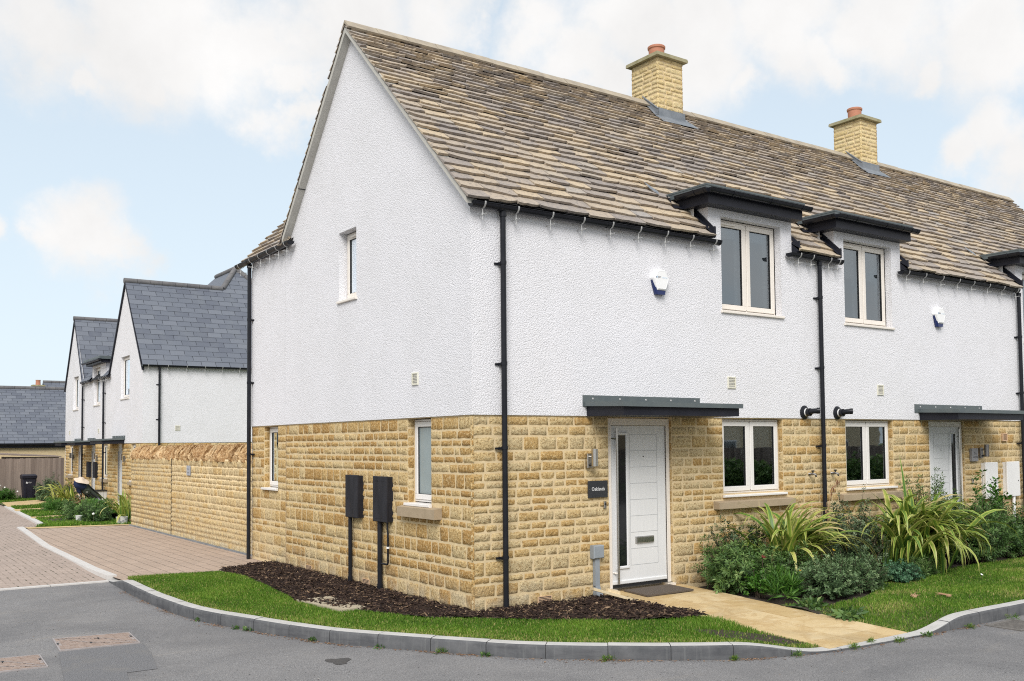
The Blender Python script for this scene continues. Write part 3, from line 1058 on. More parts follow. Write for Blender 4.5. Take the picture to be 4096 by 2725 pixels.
def full_window(parent, F, a, b, c, d, sashes=2, mat='cream_frame', rec=0.10, sill=0.05, glass='window_glass', blind=0.0, trickle=False, room_mat='room_wall', room_depth=2.6, curtain=False, handle=False, sill_out=0.045, side=False):
    g = 0.006
    a0, b0, c0, d0 = a + g, b - g, c + sill, d - g
    mb = MB()
    frame_rect(mb, F, a0, b0, c0, d0, 0.048, -rec - 0.06, -rec, 0)
    wd = (b0 - a0) / sashes
    panes = []
    for i in range(sashes):
        x0 = a0 + i * wd + (0.030 if i == 0 else 0.013)
        x1 = a0 + (i + 1) * wd - (0.030 if i == sashes - 1 else 0.013)
        z0, z1 = c0 + 0.030, d0 - 0.030
        fw = 0.075 if b - a > 0.9 else 0.07
        frame_rect(mb, F, x0 - 0.004, x1 + 0.004, z0 - 0.004, z1 + 0.004, 0.02, -rec - 0.05, -rec + 0.003, 1, 0.001)
        frame_rect(mb, F, x0, x1, z0, z1, fw, -rec - 0.05, -rec + 0.016, 0)
        frame_rect(mb, F, x0 + fw, x1 - fw, z0 + fw, z1 - fw, 0.007, -rec - 0.04, -rec + 0.004, 1, 0.001)
        panes.append((x0 + fw, x1 - fw, z0 + fw, z1 - fw))
    if sashes == 2:
        mb.box((a0 + wd - 0.009, -rec - 0.05, c0 + 0.05), (a0 + wd + 0.009, -rec + 0.006, d0 - 0.05), 0, F=F)
    if trickle:
        q = panes[0]
        mb.cbox((q[0], -rec + 0.01, d0 - 0.082), (q[0] + min(0.30, (q[1] - q[0]) * 0.9), -rec + 0.04, d0 - 0.05), 0.005, 0, F=F)
    o = mb.build('window', [mat, 'seal_black'], parent)
    for q in panes:
        pm_ = MB()
        pm_.face([F(q[0], -rec - 0.012, q[2]), F(q[1], -rec - 0.012, q[2]), F(q[1], -rec - 0.012, q[3]), F(q[0], -rec - 0.012, q[3])])
        pm_.build('pane', glass, o)
    if sill:
        s = MB()
        s.cbox((a - 0.0, -rec - 0.06, c), (b + 0.0, 0.0, c + sill * 0.75), 0.001, F=F)
        s.cbox((a - 0.03, 0.0, c - 0.002), (b + 0.03, sill_out, c + sill * 0.72), 0.006, F=F)
        s.build('sill', mat, o)
    if glass == 'window_glass':
        r = MB()
        m_ = 0.35
        u0, u1, zz0, zz1, n0, n1 = a - m_, b + m_, c - 0.5, d + 0.25, -rec - 0.07, -rec - room_depth
        P = lambda u, n, z: F(u, n, z)
        r.face([P(u0, n1, zz0), P(u1, n1, zz0), P(u1, n1, zz1), P(u0, n1, zz1)])
        r.face([P(u0, n0, zz0), P(u0, n1, zz0), P(u0, n1, zz1), P(u0, n0, zz1)])
        r.face([P(u1, n0, zz0), P(u1, n1, zz0), P(u1, n1, zz1), P(u1, n0, zz1)])
        r.face([P(u0, n0, zz1), P(u1, n0, zz1), P(u1, n1, zz1), P(u0, n1, zz1)])
        r.face([P(u0, n0, zz0), P(u1, n0, zz0), P(u1, n1, zz0), P(u0, n1, zz0)])
        r.build('interior', room_mat, o)
    if blind:
        bl = MB()
        q0, q1, zt = panes[0][0] - 0.03, panes[-1][1] + 0.03, panes[0][3]
        bl.box((q0, -rec - 0.085, zt - blind), (q1, -rec - 0.08, zt + 0.06), F=F)
        bl.box((q0, -rec - 0.09, zt - blind - 0.025), (q1, -rec - 0.075, zt - blind), F=F)
        bl.build('roller_blind', 'blind', o)
    if side:
        for q in panes:
            cu = MB()
            rows = [[], []]
            for i in range(9):
                uu = q[1] - 0.075 + 0.11 * i / 8
                nn = -rec - 0.085 + 0.012 * math.sin(i * 2.2)
                rows[0].append(F(uu, nn, q[2] - 0.1))
                rows[1].append(F(uu, nn, q[3] + 0.05))
            cu.strip(rows)
            cu.build('curtain', 'blind', o)
    if curtain:
        for q in panes:
            cu = MB()
            rows = [[], []]
            for i in range(25):
                uu = q[0] - 0.02 + (q[1] - q[0] + 0.04) * i / 24 * curtain
                nn = -rec - 0.10 + 0.018 * math.sin(i * 1.5)
                rows[0].append(F(uu, nn, q[2] - 0.1))
                rows[1].append(F(uu, nn, q[3] + 0.05))
            cu.strip(rows)
            cu.build('curtain', 'curtain', o)
    if handle:
        q = panes[0]
        hb = MB()
        u = q[1] + 0.0
        hb.tube([F(u - 0.045, -rec - 0.03, q[2] + 0.42), F(u - 0.05, -rec - 0.045, q[2] + 0.46), F(u - 0.02, -rec - 0.045, q[2] + 0.56)], 0.010, 6)
        hb.build('handle', 'white_plastic', o)
    return o


def stone_sill(parent, F, a, b, c, d, proj=0.1, joint=True, depth=0.08):
    mb = MB()
    mid = (a + b) / 2
    segs = [(a, mid - 0.004), (mid + 0.004, b)] if joint else [(a, b)]
    for x0, x1 in segs:
        P = [F(x0, -depth, c), F(x1, -depth, c), F(x1, -depth, d + 0.03), F(x0, -depth, d + 0.03)]
        Q = [F(x0, proj, c), F(x1, proj, c), F(x1, proj, d), F(x0, proj, d)]
        i = len(mb.v)
        mb.v += [tuple(q) for q in P + Q]
        for fc in ((4, 5, 6, 7), (0, 1, 5, 4), (3, 2, 6, 7), (0, 3, 7, 4), (1, 2, 6, 5)):
            mb.f.append(tuple(i + k for k in fc))
            mb.m.append(0)
            mb.r.append(0.5)
    if joint:
        mb.box((mid - 0.004, -depth, c + 0.002), (mid + 0.004, proj + 0.002, d + 0.002), 1, F=F)
    return mb.build('stone_sill', ['sill_stone', 'mortar'], parent)


def front_door(parent, F, a, b, c, d, glass_left=True, rec=0.05):
    """composite door: framed, long slit of glass, bar handle, planks, letterbox"""
    mb = MB()
    g = 0.008
    head = 0.105
    fr = 0.075
    mb.cbox((a + g, -rec - 0.08, c), (a + fr, -rec, d - g), 0.006, 0, F=F)
    mb.cbox((b - fr, -rec - 0.08, c), (b - g, -rec, d - g), 0.006, 0, F=F)
    mb.cbox((a + fr, -rec - 0.08, d - head), (b - fr, -rec, d - g), 0.006, 0, F=F)
    for x0, x1 in ((a + fr - 0.02, a + fr), (b - fr, b - fr + 0.02)):
        mb.box((x0, -rec - 0.02, c), (x1, -rec + 0.006, d - head + 0.02), 0, F=F)
    mb.box((a + 0.0, -rec - 0.10, c - 0.03), (b - 0.0, -rec + 0.02, c + 0.012), 2, F=F)
    mb.box((a + fr + 0.01, -rec - 0.05, c + 0.012), (b - fr - 0.01, -rec - 0.01, c + 0.045), 1, F=F)
    mb.box((a - 0.005, -rec, c - 0.035), (a + 0.10, -rec + 0.075, c + 0.0), 0, F=F)
    mb.box((b - 0.10, -rec, c - 0.035), (b + 0.005, -rec + 0.075, c + 0.0), 0, F=F)
    door = mb.build('door_frame', ['cream_frame', 'seal_black', 'steel'], parent)
    x0, x1, z0, z1 = a + fr + 0.006, b - fr - 0.006, c + 0.05, d - head - 0.006
    L = MB()
    L.box((x0, -rec - 0.065, z0), (x1, -rec - 0.022, z1), 0, F=F)
    nf = -rec - 0.022
    if glass_left:
        gx0, gx1 = x0 + 0.085, x0 + 0.315
        px0, px1 = gx1 + 0.035, x1 - 0.155
        hx = x0 + 0.075
    else:
        gx0, gx1 = x1 - 0.315, x1 - 0.085
        px0, px1 = x0 + 0.155, gx0 - 0.035
        hx = x1 - 0.075
    gz0, gz1 = z0 + 0.20, z1 - 0.085
    frame_rect(L, F, gx0, gx1, gz0, gz1, 0.042, nf - 0.01, nf + 0.022, 0, 0.010)
    # plank grooves
    k = 8
    for i in range(k + 1):
        zz = z0 + 0.24 + (z1 - 0.12 - z0 - 0.24) * i / k
        L.box((px0, nf - 0.004, zz - 0.003), (px1, nf + 0.0015, zz + 0.003), 1, F=F)
    for xx in (px0, px1):
        L.box((xx - 0.003, nf - 0.004, z0 + 0.24), (xx + 0.003, nf + 0.0018, z1 - 0.12), 1, F=F)
    L.cbox((x0, nf, z0), (x1, nf + 0.02, z0 + 0.05), 0.008, 0, F=F)
    leaf = L.build('door', ['door_white', 'door_groove'], parent)
    q = MB()
    q.box((gx0 + 0.042, nf - 0.006, gz0 + 0.042), (gx1 - 0.042, nf + 0.006, gz1 - 0.042), 0, F=F)
    q.build('glazing', 'dark_glass', leaf)
    hb = MB()
    hb.tube([F(hx, nf + 0.06, z0 + 0.02), F(hx, nf + 0.06, z1 - 0.03)], 0.016, 12)
    for zz in (z0 + 0.16, z1 - 0.17):
        hb.tube([F(hx - (0.05 if glass_left else -0.05), nf, zz), F(hx, nf + 0.06, zz)], 0.009, 8)
    hb.build('bar_handle', 'steel', leaf, smooth=40.0)
    lb = MB()
    lx = (px0 + px1) / 2
    lb.cbox((lx - 0.17, nf, z0 + 0.53), (lx + 0.17, nf + 0.022, z0 + 0.62), 0.012, 0, F=F)
    lb.box((lx - 0.155, nf + 0.02, z0 + 0.535), (lx + 0.155, nf + 0.027, z0 + 0.60), 0, F=F)
    lb.build('letterbox', 'steel', leaf)
    sp = MB()
    sp.lathe([(0.0, 0.006), (0.010, 0.006), (0.010, 0.0)], (0, 0, 0), 10, axis='y')
    sp.v = [F(lx + v[0], nf + v[1], z1 - 0.42 + v[2]) for v in sp.v]
    sp.build('spyhole', 'dark_steel', leaf)
    return leaf


def canopy(parent, F, u0, u1, zb, proj=0.75, back=(0.0, 0.0)):
    mb = MB()
    # fascia box and thin sheet roof with a fall to the front
    mb.box((u0 + 0.05, 0.0, zb), (u1 - 0.03, proj - 0.02, zb + 0.16), 1, F=F)
    A = [F(u0, 0.012, zb + 0.195), F(u1, 0.012, zb + 0.195), F(u1, proj + 0.03, zb + 0.168), F(u0, proj + 0.03, zb + 0.168)]
    B = [F(u0, 0.012, zb + 0.15), F(u1, 0.012, zb + 0.15), F(u1, proj + 0.03, zb + 0.11), F(u0, proj + 0.03, zb + 0.11)]
    i = len(mb.v)
    mb.v += [tuple(q) for q in A]
    mb.f.append((i, i + 1, i + 2, i + 3))
    mb.m.append(0)
    mb.r.append(0.5)
    ed = 0.06
    for k, j in ((1, 2), (2, 3), (3, 0)):
        p, q = Vector(A[k]), Vector(A[j])
        mb.face([p, q, q - Vector((0, 0, ed)), p - Vector((0, 0, ed))], 0)
    o = mb.build('door_canopy', ['grey_sheet', 'dark_fascia'], parent)
    fl = MB()
    fl.box((u0 - 0.02 + back[0], 0.0, zb + 0.13), (u1 - 0.05 + back[1], 0.022, zb + 0.28), 0, F=F)
    for k in range(5):
        uu = u0 + 0.15 + back[0] + (u1 + back[1] - u0 - back[0] - 0.3) * k / 4
        sc = MB()
        fl.lathe([(0.0, 0.008), (0.012, 0.006), (0.016, 0.0)], (0, 0, 0), 8, 1, axis='y')
        for vi in range(len(fl.v) - 24, len(fl.v)):
            v = fl.v[vi]
            fl.v[vi] = F(uu + v[0], 0.022 + v[1], zb + 0.235 + v[2])
    fl.build('wall_flashing', ['grey_sheet', 'galvanised'], o)
    return o


def wall_vent(parent, F, u, z, w_=0.16, h_=0.165, mat='vent_cream'):
    mb = MB()
    frame_rect(mb, F, u - w_ / 2, u + w_ / 2, z - h_ / 2, z + h_ / 2, 0.018, 0.0, 0.03, 0, 0.003)
    k = 7
    for i in range(k):
        zz = z - h_ / 2 + 0.02 + (h_ - 0.045) * i / (k - 1)
        P = [F(u - w_ / 2 + 0.016, 0.008, zz + 0.012), F(u + w_ / 2 - 0.016, 0.008, zz + 0.012), F(u + w_ / 2 - 0.016, 0.028, zz), F(u - w_ / 2 + 0.016, 0.028, zz)]
        mb.face(P, 0)
    mb.box((u - w_ / 2 + 0.01, 0.0, z - h_ / 2 + 0.01), (u + w_ / 2 - 0.01, 0.004, z + h_ / 2 - 0.01), 1, F=F)
    return mb.build('wall_vent', [mat, 'seal_black'], parent)


def air_brick(parent, F, u, z):
    mb = MB()
    mb.box((u - 0.11, -0.02, z - 0.038), (u + 0.11, 0.006, z + 0.038), 0, F=F)
    for i in range(4):
        zz = z - 0.026 + 0.0175 * i
        mb.box((u - 0.095, 0.0, zz - 0.004), (u + 0.095, 0.0075, zz + 0.004), 1, F=F)
    return mb.build('air_brick', ['airbrick', 'seal_black'], parent)

# ================================================================== GROUND
KB = [(-2.62, 6.75), (-2.68, 5.0), (-2.67, 3.6), (-2.60, 2.6), (-2.46, 1.92), (-2.22, 1.15), (-2.04, 0.6), (-1.80, 0.0), (-1.52, -0.47), (-1.22, -0.93),
      (-0.97, -1.29), (-0.65, -1.74), (-0.28, -2.12), (0.14, -2.49), (0.5, -2.78), (1.0, -3.12), (1.55, -3.37), (2.05, -3.51), (2.6, -3.58), (3.5, -3.61),
      (4.5, -3.62), (6.0, -3.62), (9.0, -3.62), (20.0, -3.62), (40.0, -3.62)]


def catmull(P, k=6):
    out = []
    for i in range(len(P) - 1):
        p0, p1, p2, p3 = (Vector((*P[max(0, min(len(P) - 1, j))], 0)) for j in (i - 1, i, i + 1, i + 2))
        for q in range(k):
            t_ = q / k
            out.append(0.5 * ((2 * p1) + (p2 - p0) * t_ + (2 * p0 - 5 * p1 + 4 * p2 - p3) * t_ ** 2 + (3 * p1 - p0 - 3 * p2 + p3) * t_ ** 3))
    out.append(Vector((*P[-1], 0)))
    return out


def smooth01(x):
    x = max(0.0, min(1.0, x))
    return x * x * (3 - 2 * x)


ROADZ = -0.14


def path_z(y):
    return 0.03 + 0.14 * min(0, y) / 3.45


def lawn_z(x, y):
    if x < 2.8:
        d = max(0.0, 2.08 - x)
    else:
        d = max(0.0, x - 3.45)
    wgt = smooth01(1 - d / 1.1) * smooth01((-y - 1.0) / 1.6)
    base = -0.015 if y < 5.2 else -0.015 - 0.02 * smooth01((y - 5.2) / 0.9)
    return base * (1 - wgt) + min(base, path_z(y) - 0.012) * wgt


def inpoly(X, Y, P):
    X, Y = np.asarray(X), np.asarray(Y)
    r = np.zeros(X.shape, bool)
    n = len(P)
    for i in range(n):
        x0, y0 = P[i]
        x1, y1 = P[(i + 1) % n]
        c = ((y0 > Y) != (y1 > Y)) & (X < (x1 - x0) * (Y - y0) / (y1 - y0 + 1e-12) + x0)
        r ^= c
    return r


def sheet(name, poly, z, mat, kind='structure', cell=None, r=None):
    """flat or gently shaped sheet over a polygon; z a number or function"""
    mb = MB()
    if cell is None:
        zf = z if callable(z) else (lambda x, y: z)
        mb.face([(x, y, zf(x, y)) for x, y in poly])
    else:
        xs = [p[0] for p in poly]
        ys = [p[1] for p in poly]
        nx, ny = int((max(xs) - min(xs)) / cell) + 2, int((max(ys) - min(ys)) / cell) + 2
        X = min(xs) - cell / 2 + cell * np.arange(nx + 1)
        Y = min(ys) - cell / 2 + cell * np.arange(ny + 1)
        cx, cy = np.meshgrid(X[:-1] + cell / 2, Y[:-1] + cell / 2, indexing='ij')
        ins = inpoly(cx, cy, poly)
        idx = {}
        for i, j in zip(*np.nonzero(ins)):
            q = []
            for a, b in ((i, j), (i + 1, j), (i + 1, j + 1), (i, j + 1)):
                if (a, b) not in idx:
                    idx[(a, b)] = len(mb.v)
                    mb.v.append((X[a], Y[b], z(X[a], Y[b]) if callable(z) else z))
                q.append(idx[(a, b)])
            mb.f.append(tuple(q))
            mb.m.append(0)
            mb.r.append(0.5)
    o = mb.build(name, mat, smooth=cell is not None)
    if kind:
        o['kind'] = kind
    return o


sheet('ground', [(-600, -600), (600, -600), (600, 600), (-600, 600)], -0.42, 'field')
# road: asphalt with the repaired patch as a thin layer of its own
sheet('road', [(-60, -60), (60, -60), (60, -3.55), (6, -3.55), (3.5, -3.55), (2.0, -3.45), (0.5, -2.7), (-1.1, -0.9), (-1.75, 0.1), (-2.3, 1.6), (-2.6, 3.6), (-2.6, 6.66), (-60, 8.9)], ROADZ, 'asphalt')
sheet('road_patch', [(-4.30, 1.36), (-3.46, 1.27), (-3.52, 0.75), (-3.67, -0.05), (-3.95, -0.04), (-4.02, -0.42), (-4.10, -1.0), (-4.62, -1.0), (-4.52, -0.2)], ROADZ + 0.004, 'asphalt_patch')
st = MB()
pts = []
for i in range(26):
    a = 2 * math.pi * i / 26
    rr = 0.115 * (1 + 0.25 * math.sin(3 * a + 1) + rng.uniform(-0.12, 0.12))
    pts.append((-2.12 + rr * 1.05 * math.cos(a), -0.81 + rr * 1.2 * math.sin(a), ROADZ + 0.004))
st.face(pts)
st.build('road_stain', 'oil_stain')['kind'] = 'structure'

# kerb: full height stones, dropped at the path and at the lane
KC = catmull(KB, 6)


def kerb_h(p):
    x, y = p.x, p.y
    if y > 5.4:
        return 0.14 - 0.115 * smooth01((y - 5.5) / 1.1)
    if y > -2.9:
        return 0.14
    if x < 2.06:
        return 0.14 - 0.118 * smooth01((x - 1.02) / 0.98)
    if x < 3.52:
        return 0.022
    return 0.022 + 0.118 * smooth01((x - 3.52) / 0.9)


mb = MB()
s_len = 0.0
rows = []
nextj = 0.5
for i, p in enumerate(KC):
    tdir = (KC[min(i + 1, len(KC) - 1)] - KC[max(i - 1, 0)]).normalized()
    inn = Vector((-tdir.y, tdir.x, 0))
    if inn.dot(Vector((3, 5, 0)) - p) < 0 and p.x < 8:
        inn = -inn
    if p.x >= 8:
        inn = Vector((0, 1, 0))
    h = kerb_h(p)
    zt = ROADZ + h
    k = min(1.0, h / 0.14)
    prof = [(0.0, ROADZ - 0.05), (0.0, ROADZ + (h - 0.03) if h > 0.05 else ROADZ + h * 0.5), (0.006 * k, zt - 0.016 * k), (0.02 * k, zt - 0.003), (0.035, zt), (0.148, zt + 0.002), (0.150, zt - 0.06)]
    rows.append([(p.x + inn.x * a, p.y + inn.y * a, z) for a, z in prof])
# individual stones with thin joints: cut the strip at regular lengths
cum = [0.0]
for a, b in zip(KC[:-1], KC[1:]):
    cum.append(cum[-1] + (b - a).length)
tot = cum[-1]


def row_at(s_):
    for i in range(len(cum) - 1):
        if cum[i + 1] >= s_:
            f = (s_ - cum[i]) / max(1e-9, cum[i + 1] - cum[i])
            return [tuple(a_ + (b_ - a_) * f for a_, b_ in zip(r0, r1)) for r0, r1 in zip(rows[i], rows[i + 1])]
    return rows[-1]


s0 = 0.0
while s0 < min(tot, 40):
    ln = 0.62 if s0 < 17.5 else 0.915
    s1 = min(tot, s0 + ln)
    n = 6
    dz = rng.uniform(-0.003, 0.003)
    R_ = [[(q[0], q[1], q[2] + dz) for q in row_at(s0 + 0.004 + (s1 - s0 - 0.008) * j / n)] for j in range(n + 1)]
    mb.strip(R_, 0, rng.random())
    mb.face(R_[0], 0)
    mb.face(R_[-1], 0)
    if s1 - s0 > 0.1:
        g = [row_at(s1 - 0.006), row_at(s1 + 0.006)] if s1 + 0.006 < tot else None
        if g:
            g = [[(q[0] + 0.004 * (0.5), q[1] + 0.002, q[2] - 0.006) for q in r0] for r0 in g]
            mb.strip(g, 1, 0)
    s0 = s1
o = mb.build('kerb', ['kerb_concrete', 'seal_black'], smooth=35.0)
o['kind'] = 'structure'

# lane and drive of block paving, pale edging between asphalt and lane
LZ = lambda x, y: -0.125 + 0.05 * smooth01((y - 6.6) / 3) - 0.13 * smooth01((y - 15) / 14)


def ribbon(name, rows, z, mat, k=1):
    """sheet given by rows of plan points (exact edges), heights from z(x, y)"""
    mb = MB()
    out = []
    for r0, r1 in zip(rows[:-1], rows[1:]):
        for j in range(k):
            f = j / k
            out.append([(p[0] * (1 - f) + q[0] * f, p[1] * (1 - f) + q[1] * f) for p, q in zip(r0, r1)])
    out.append(rows[-1])
    mb.strip([[(x, y, z(x, y)) for x, y in r] for r in out])
    o = mb.build(name, mat, smooth=True)
    o['kind'] = 'structure'
    return o


ribbon('lane', [[(-2.45, 6.66), (-8, 6.92), (-20, 7.46)], [(-2.5, 8.0), (-8, 8.5), (-20, 9)], [(-2.45, 12.7), (-9, 13), (-20, 14)], [(-2.1, 18.3), (-9, 19), (-20, 20)], [(-1.45, 18.7), (-9, 20), (-20, 22)], [(-1.2, 22.5), (-9, 24), (-20, 25)], [(-0.9, 27), (-9, 28), (-20, 29)], [(-0.75, 30.6), (-8, 32), (-20, 33)], [(-0.6, 33.2), (-8, 34.5), (-20, 35)]], LZ, 'paver_lane', 4)
mb = MB()
for i in range(20):
    x0 = -2.56 - i * 0.915
    x1 = x0 - 0.905
    yy = lambda x: 6.62 + (-2.6 - x) * 0.045
    mb.box((0, 0, 0), (1, 1, 1), 0, F=lambda a, b, c: (x0 + (x1 - x0) * a, yy(x0 + (x1 - x0) * a) + 0.12 * b, -0.20 + 0.079 * c))
o = mb.build('lane_edging', 'pale_edging')
o['kind'] = 'structure'
DZ = lambda x, y: -0.070 + 0.045 * smooth01((x + 2.4) / 2.4) - 0.01
ribbon('driveway', [[(-2.47, 5.9), (-1.2, 5.6), (0.03, 5.5)], [(-2.55, 6.85), (-1.2, 6.8), (0.05, 6.8)], [(-2.60, 8), (-1.2, 8), (0.2, 8)], [(-2.55, 12.7), (-1.2, 12.6), (0.22, 12.4)], [(-2.2, 17.9), (-1.0, 17.25), (0.28, 16.8)]], DZ, 'paver_drive', 3)


def flush_kerb(name, pts, z, wd=0.15, ln=0.9, mat='pale_edging', h=0.03):
    mb = MB()
    for (ax, ay), (bx, by) in zip(pts[:-1], pts[1:]):
        L = math.hypot(bx - ax, by - ay)
        n = max(1, round(L / ln))
        ux, uy = (bx - ax) / L, (by - ay) / L
        for i in range(n):
            a0, a1 = L * i / n + 0.003, L * (i + 1) / n - 0.003
            zz = lambda y: z(0, y) if callable(z) else z
            mb.box((a0, 0, 0), (a1, wd, 1), 0, F=lambda a, b, c: (ax + ux * a + uy * b, ay + uy * a - ux * b, zz(ay + uy * a) - h * (1 - c) - 0.1 * (1 - c)))
    o = mb.build(name, mat)
    o['kind'] = 'structure'
    return o


flush_kerb('drive_kerb', [(-2.62, 6.75), (-2.66, 8.0), (-2.60, 12.7), (-2.27, 18.4)], lambda x, y: -0.052)
LG = lambda x, y: -0.06 - 0.10 * smooth01((y - 18) / 10)
flush_kerb('garden_kerb', [(-1.66, 18.75), (-1.40, 22.5), (-1.12, 27.0), (-0.95, 30.6)], lambda x, y: LG(x, y) + 0.01, wd=0.15)
sheet('drive_end_strip', [(-2.1, 17.75), (0.25, 16.62), (0.25, 16.95), (-2.1, 18.25)], lambda x, y: DZ(x, y) + 0.012, 'sandstone_flag')

# path of sandstone flags
mb = MB()
yb = [0.02, -0.62, -1.15, -1.80, -2.30, -2.79, -3.18, -3.47]
for j in range(len(yb) - 1):
    cuts = [2.09] + [[2.75, 3.1], [2.60], [2.95], [2.45, 2.95], [2.72], [2.62], [2.62, 3.1]][j] + [3.46]
    for a, b in zip(cuts[:-1], cuts[1:]):
        y0, y1 = yb[j] - 0.004, yb[j + 1] + 0.004
        rv = rng.random()
        dz = rng.uniform(-0.002, 0.002)
        mb.box((a + 0.004, y1, 0), (b - 0.004, y0, 1), 0, rv, F=lambda x, y, c: (x, y, path_z(y) + dz - 0.06 * (1 - c)))
mb.box((2.10, -3.46, 0), (3.45, 0.0, 1), 1, F=lambda x, y, c: (x, y, path_z(y) - 0.006 - 0.07 * (1 - c)))
o = mb.build('path', ['sandstone_flag', 'mortar'])
o['kind'] = 'structure'
for nm, q in (('garden_path', [(-1.35, 21.9), (0.1, 22.3), (2.0, 25.2), (2.0, 26.6), (0.05, 23.2), (-1.27, 22.9)]),
              ('garden_path.001', [(-1.08, 26.9), (0.03, 27.3), (2.0, 29.4), (2.0, 30.6), (0.03, 28.3), (-1.0, 28.2)]),
              ('garden_path.002', [(-0.93, 29.9), (0.12, 30.5), (2.0, 32.2), (2.0, 33.4), (1.3, 34.6), (-0.7, 33.2)])):
    sheet(nm, q, lambda x, y: LG(x, y) + 0.012, 'sandstone_flag')

# lawns, mulch and beds
KI = []
for i, p in enumerate(KC):
    tdir = (KC[min(i + 1, len(KC) - 1)] - KC[max(i - 1, 0)]).normalized()
    inn = Vector((-tdir.y, tdir.x, 0))
    if inn.dot(Vector((3, 5, 0)) - p) < 0 and p.x < 8:
        inn = -inn
    if p.x < 2.05 and p.y < 6.2:
        KI.append((p.x + inn.x * 0.155, p.y + inn.y * 0.155))
MULCH_EDGE = [(2.08, -1.82), (1.41, -1.60), (1.09, -1.46), (0.47, -0.95), (0.0, -0.45), (-0.62, 0.12), (-0.86, 0.7), (-0.98, 1.05), (-1.12, 1.12), (-1.36, 2.12), (-1.26, 2.55), (-1.2, 2.96), (-1.1, 3.87), (-1.02, 4.79), (-1.1, 5.5), (-1.06, 5.95)]
LAWN_L = KI + [(2.08, -3.38)] + MULCH_EDGE + [(-2.45, 6.15)]
MULCH = [(0.03, -0.03), (2.08, -0.03)] + MULCH_EDGE + [(-0.35, 6.28), (0.03, 6.33)]
LAWN_R = [(3.47, -3.46), (3.47, -1.75), (3.75, -2.1), (4.6, -2.15), (5.2, -1.9), (5.5, -1.45), (6.5, -1.45), (7.3, -1.5), (8.2, -1.25), (13, -1.25), (30, -1.25), (30, -3.46)]
sheet('lawn', LAWN_L, lawn_z, 'lawn_soil', cell=0.06)
sheet('lawn.001', LAWN_R, lawn_z, 'lawn_soil', cell=0.08)
sheet('flower_bed', [(3.47, 0.03), (3.47, -2.3), (30, -2.3), (30, 0.03)], lambda x, y: -0.05 + 0.03 * math.sin(x * 5) * math.sin(y * 7), 'soil', cell=0.12)


def mulch_z(x, y):
    edge = min(1.0, max(0.0, 1 - (abs(x) + abs(y)) * 0))
    return -0.012 + 0.018 * math.sin(x * 9 + 1) * math.sin(y * 7) * 0.6 + 0.012


sheet('mulch_bed', MULCH, mulch_z, 'soil', cell=0.06)


def chips(name, poly, n, zf, seed, size=(0.025, 0.095)):
    g = np.random.default_rng(seed)
    xs, ys = [p[0] for p in poly], [p[1] for p in poly]
    X = g.uniform(min(xs), max(xs), n * 6)
    Y = g.uniform(min(ys), max(ys), n * 6)
    k = inpoly(X, Y, poly)
    X, Y = X[k][:n], Y[k][:n]
    n = len(X)
    Z = np.array([zf(a, b) for a, b in zip(X, Y)]) + g.uniform(-0.004, 0.03, n)
    L = g.uniform(size[0], size[1], n) * g.uniform(0.5, 1, n)
    W_ = L * g.uniform(0.15, 0.4, n)
    az = g.uniform(0, 2 * np.pi, n)
    el = g.normal(0, 0.32, n)
    d = np.stack([np.cos(az) * np.cos(el), np.sin(az) * np.cos(el), np.sin(el)], 1)
    ro = g.normal(0, 0.5, n)
    sx_ = np.stack([-np.sin(az), np.cos(az), np.zeros(n)], 1)
    up = np.cross(d, sx_)
    b = sx_ * np.cos(ro)[:, None] + up * np.sin(ro)[:, None]
    nn = np.cross(d, b)
    c = np.stack([X, Y, Z], 1)
    th = g.uniform(0.003, 0.008, n)[:, None]
    A = d * L[:, None] / 2
    B = b * W_[:, None] / 2
    V = np.stack([c - A - B, c + A - B * 0.7, c + A * 0.9 + B, c - A * 0.95 + B * 0.8, c - A * .9 - B + nn * th, c + A - B * 0.7 + nn * th, c + A * 0.85 + B + nn * th, c - A + B * 0.8 + nn * th], 1).reshape(-1, 3)
    q = np.array([(4, 5, 6, 7), (0, 1, 5, 4), (1, 2, 6, 5), (2, 3, 7, 6), (3, 0, 4, 7)])
    Fc = (np.arange(n)[:, None, None] * 8 + q[None]).reshape(-1, 4)
    rv = np.repeat(g.beta(1.1, 1.6, n), 5)
    o = np_mesh(name, V, Fc, 'bark_chip', rv)
    o['kind'] = 'stuff'
    tag(o, 'dark bark chippings spread along the foot of the stone walls', 'bark mulch')
    return o


chips('bark_mulch', MULCH, 15000, mulch_z, 5)


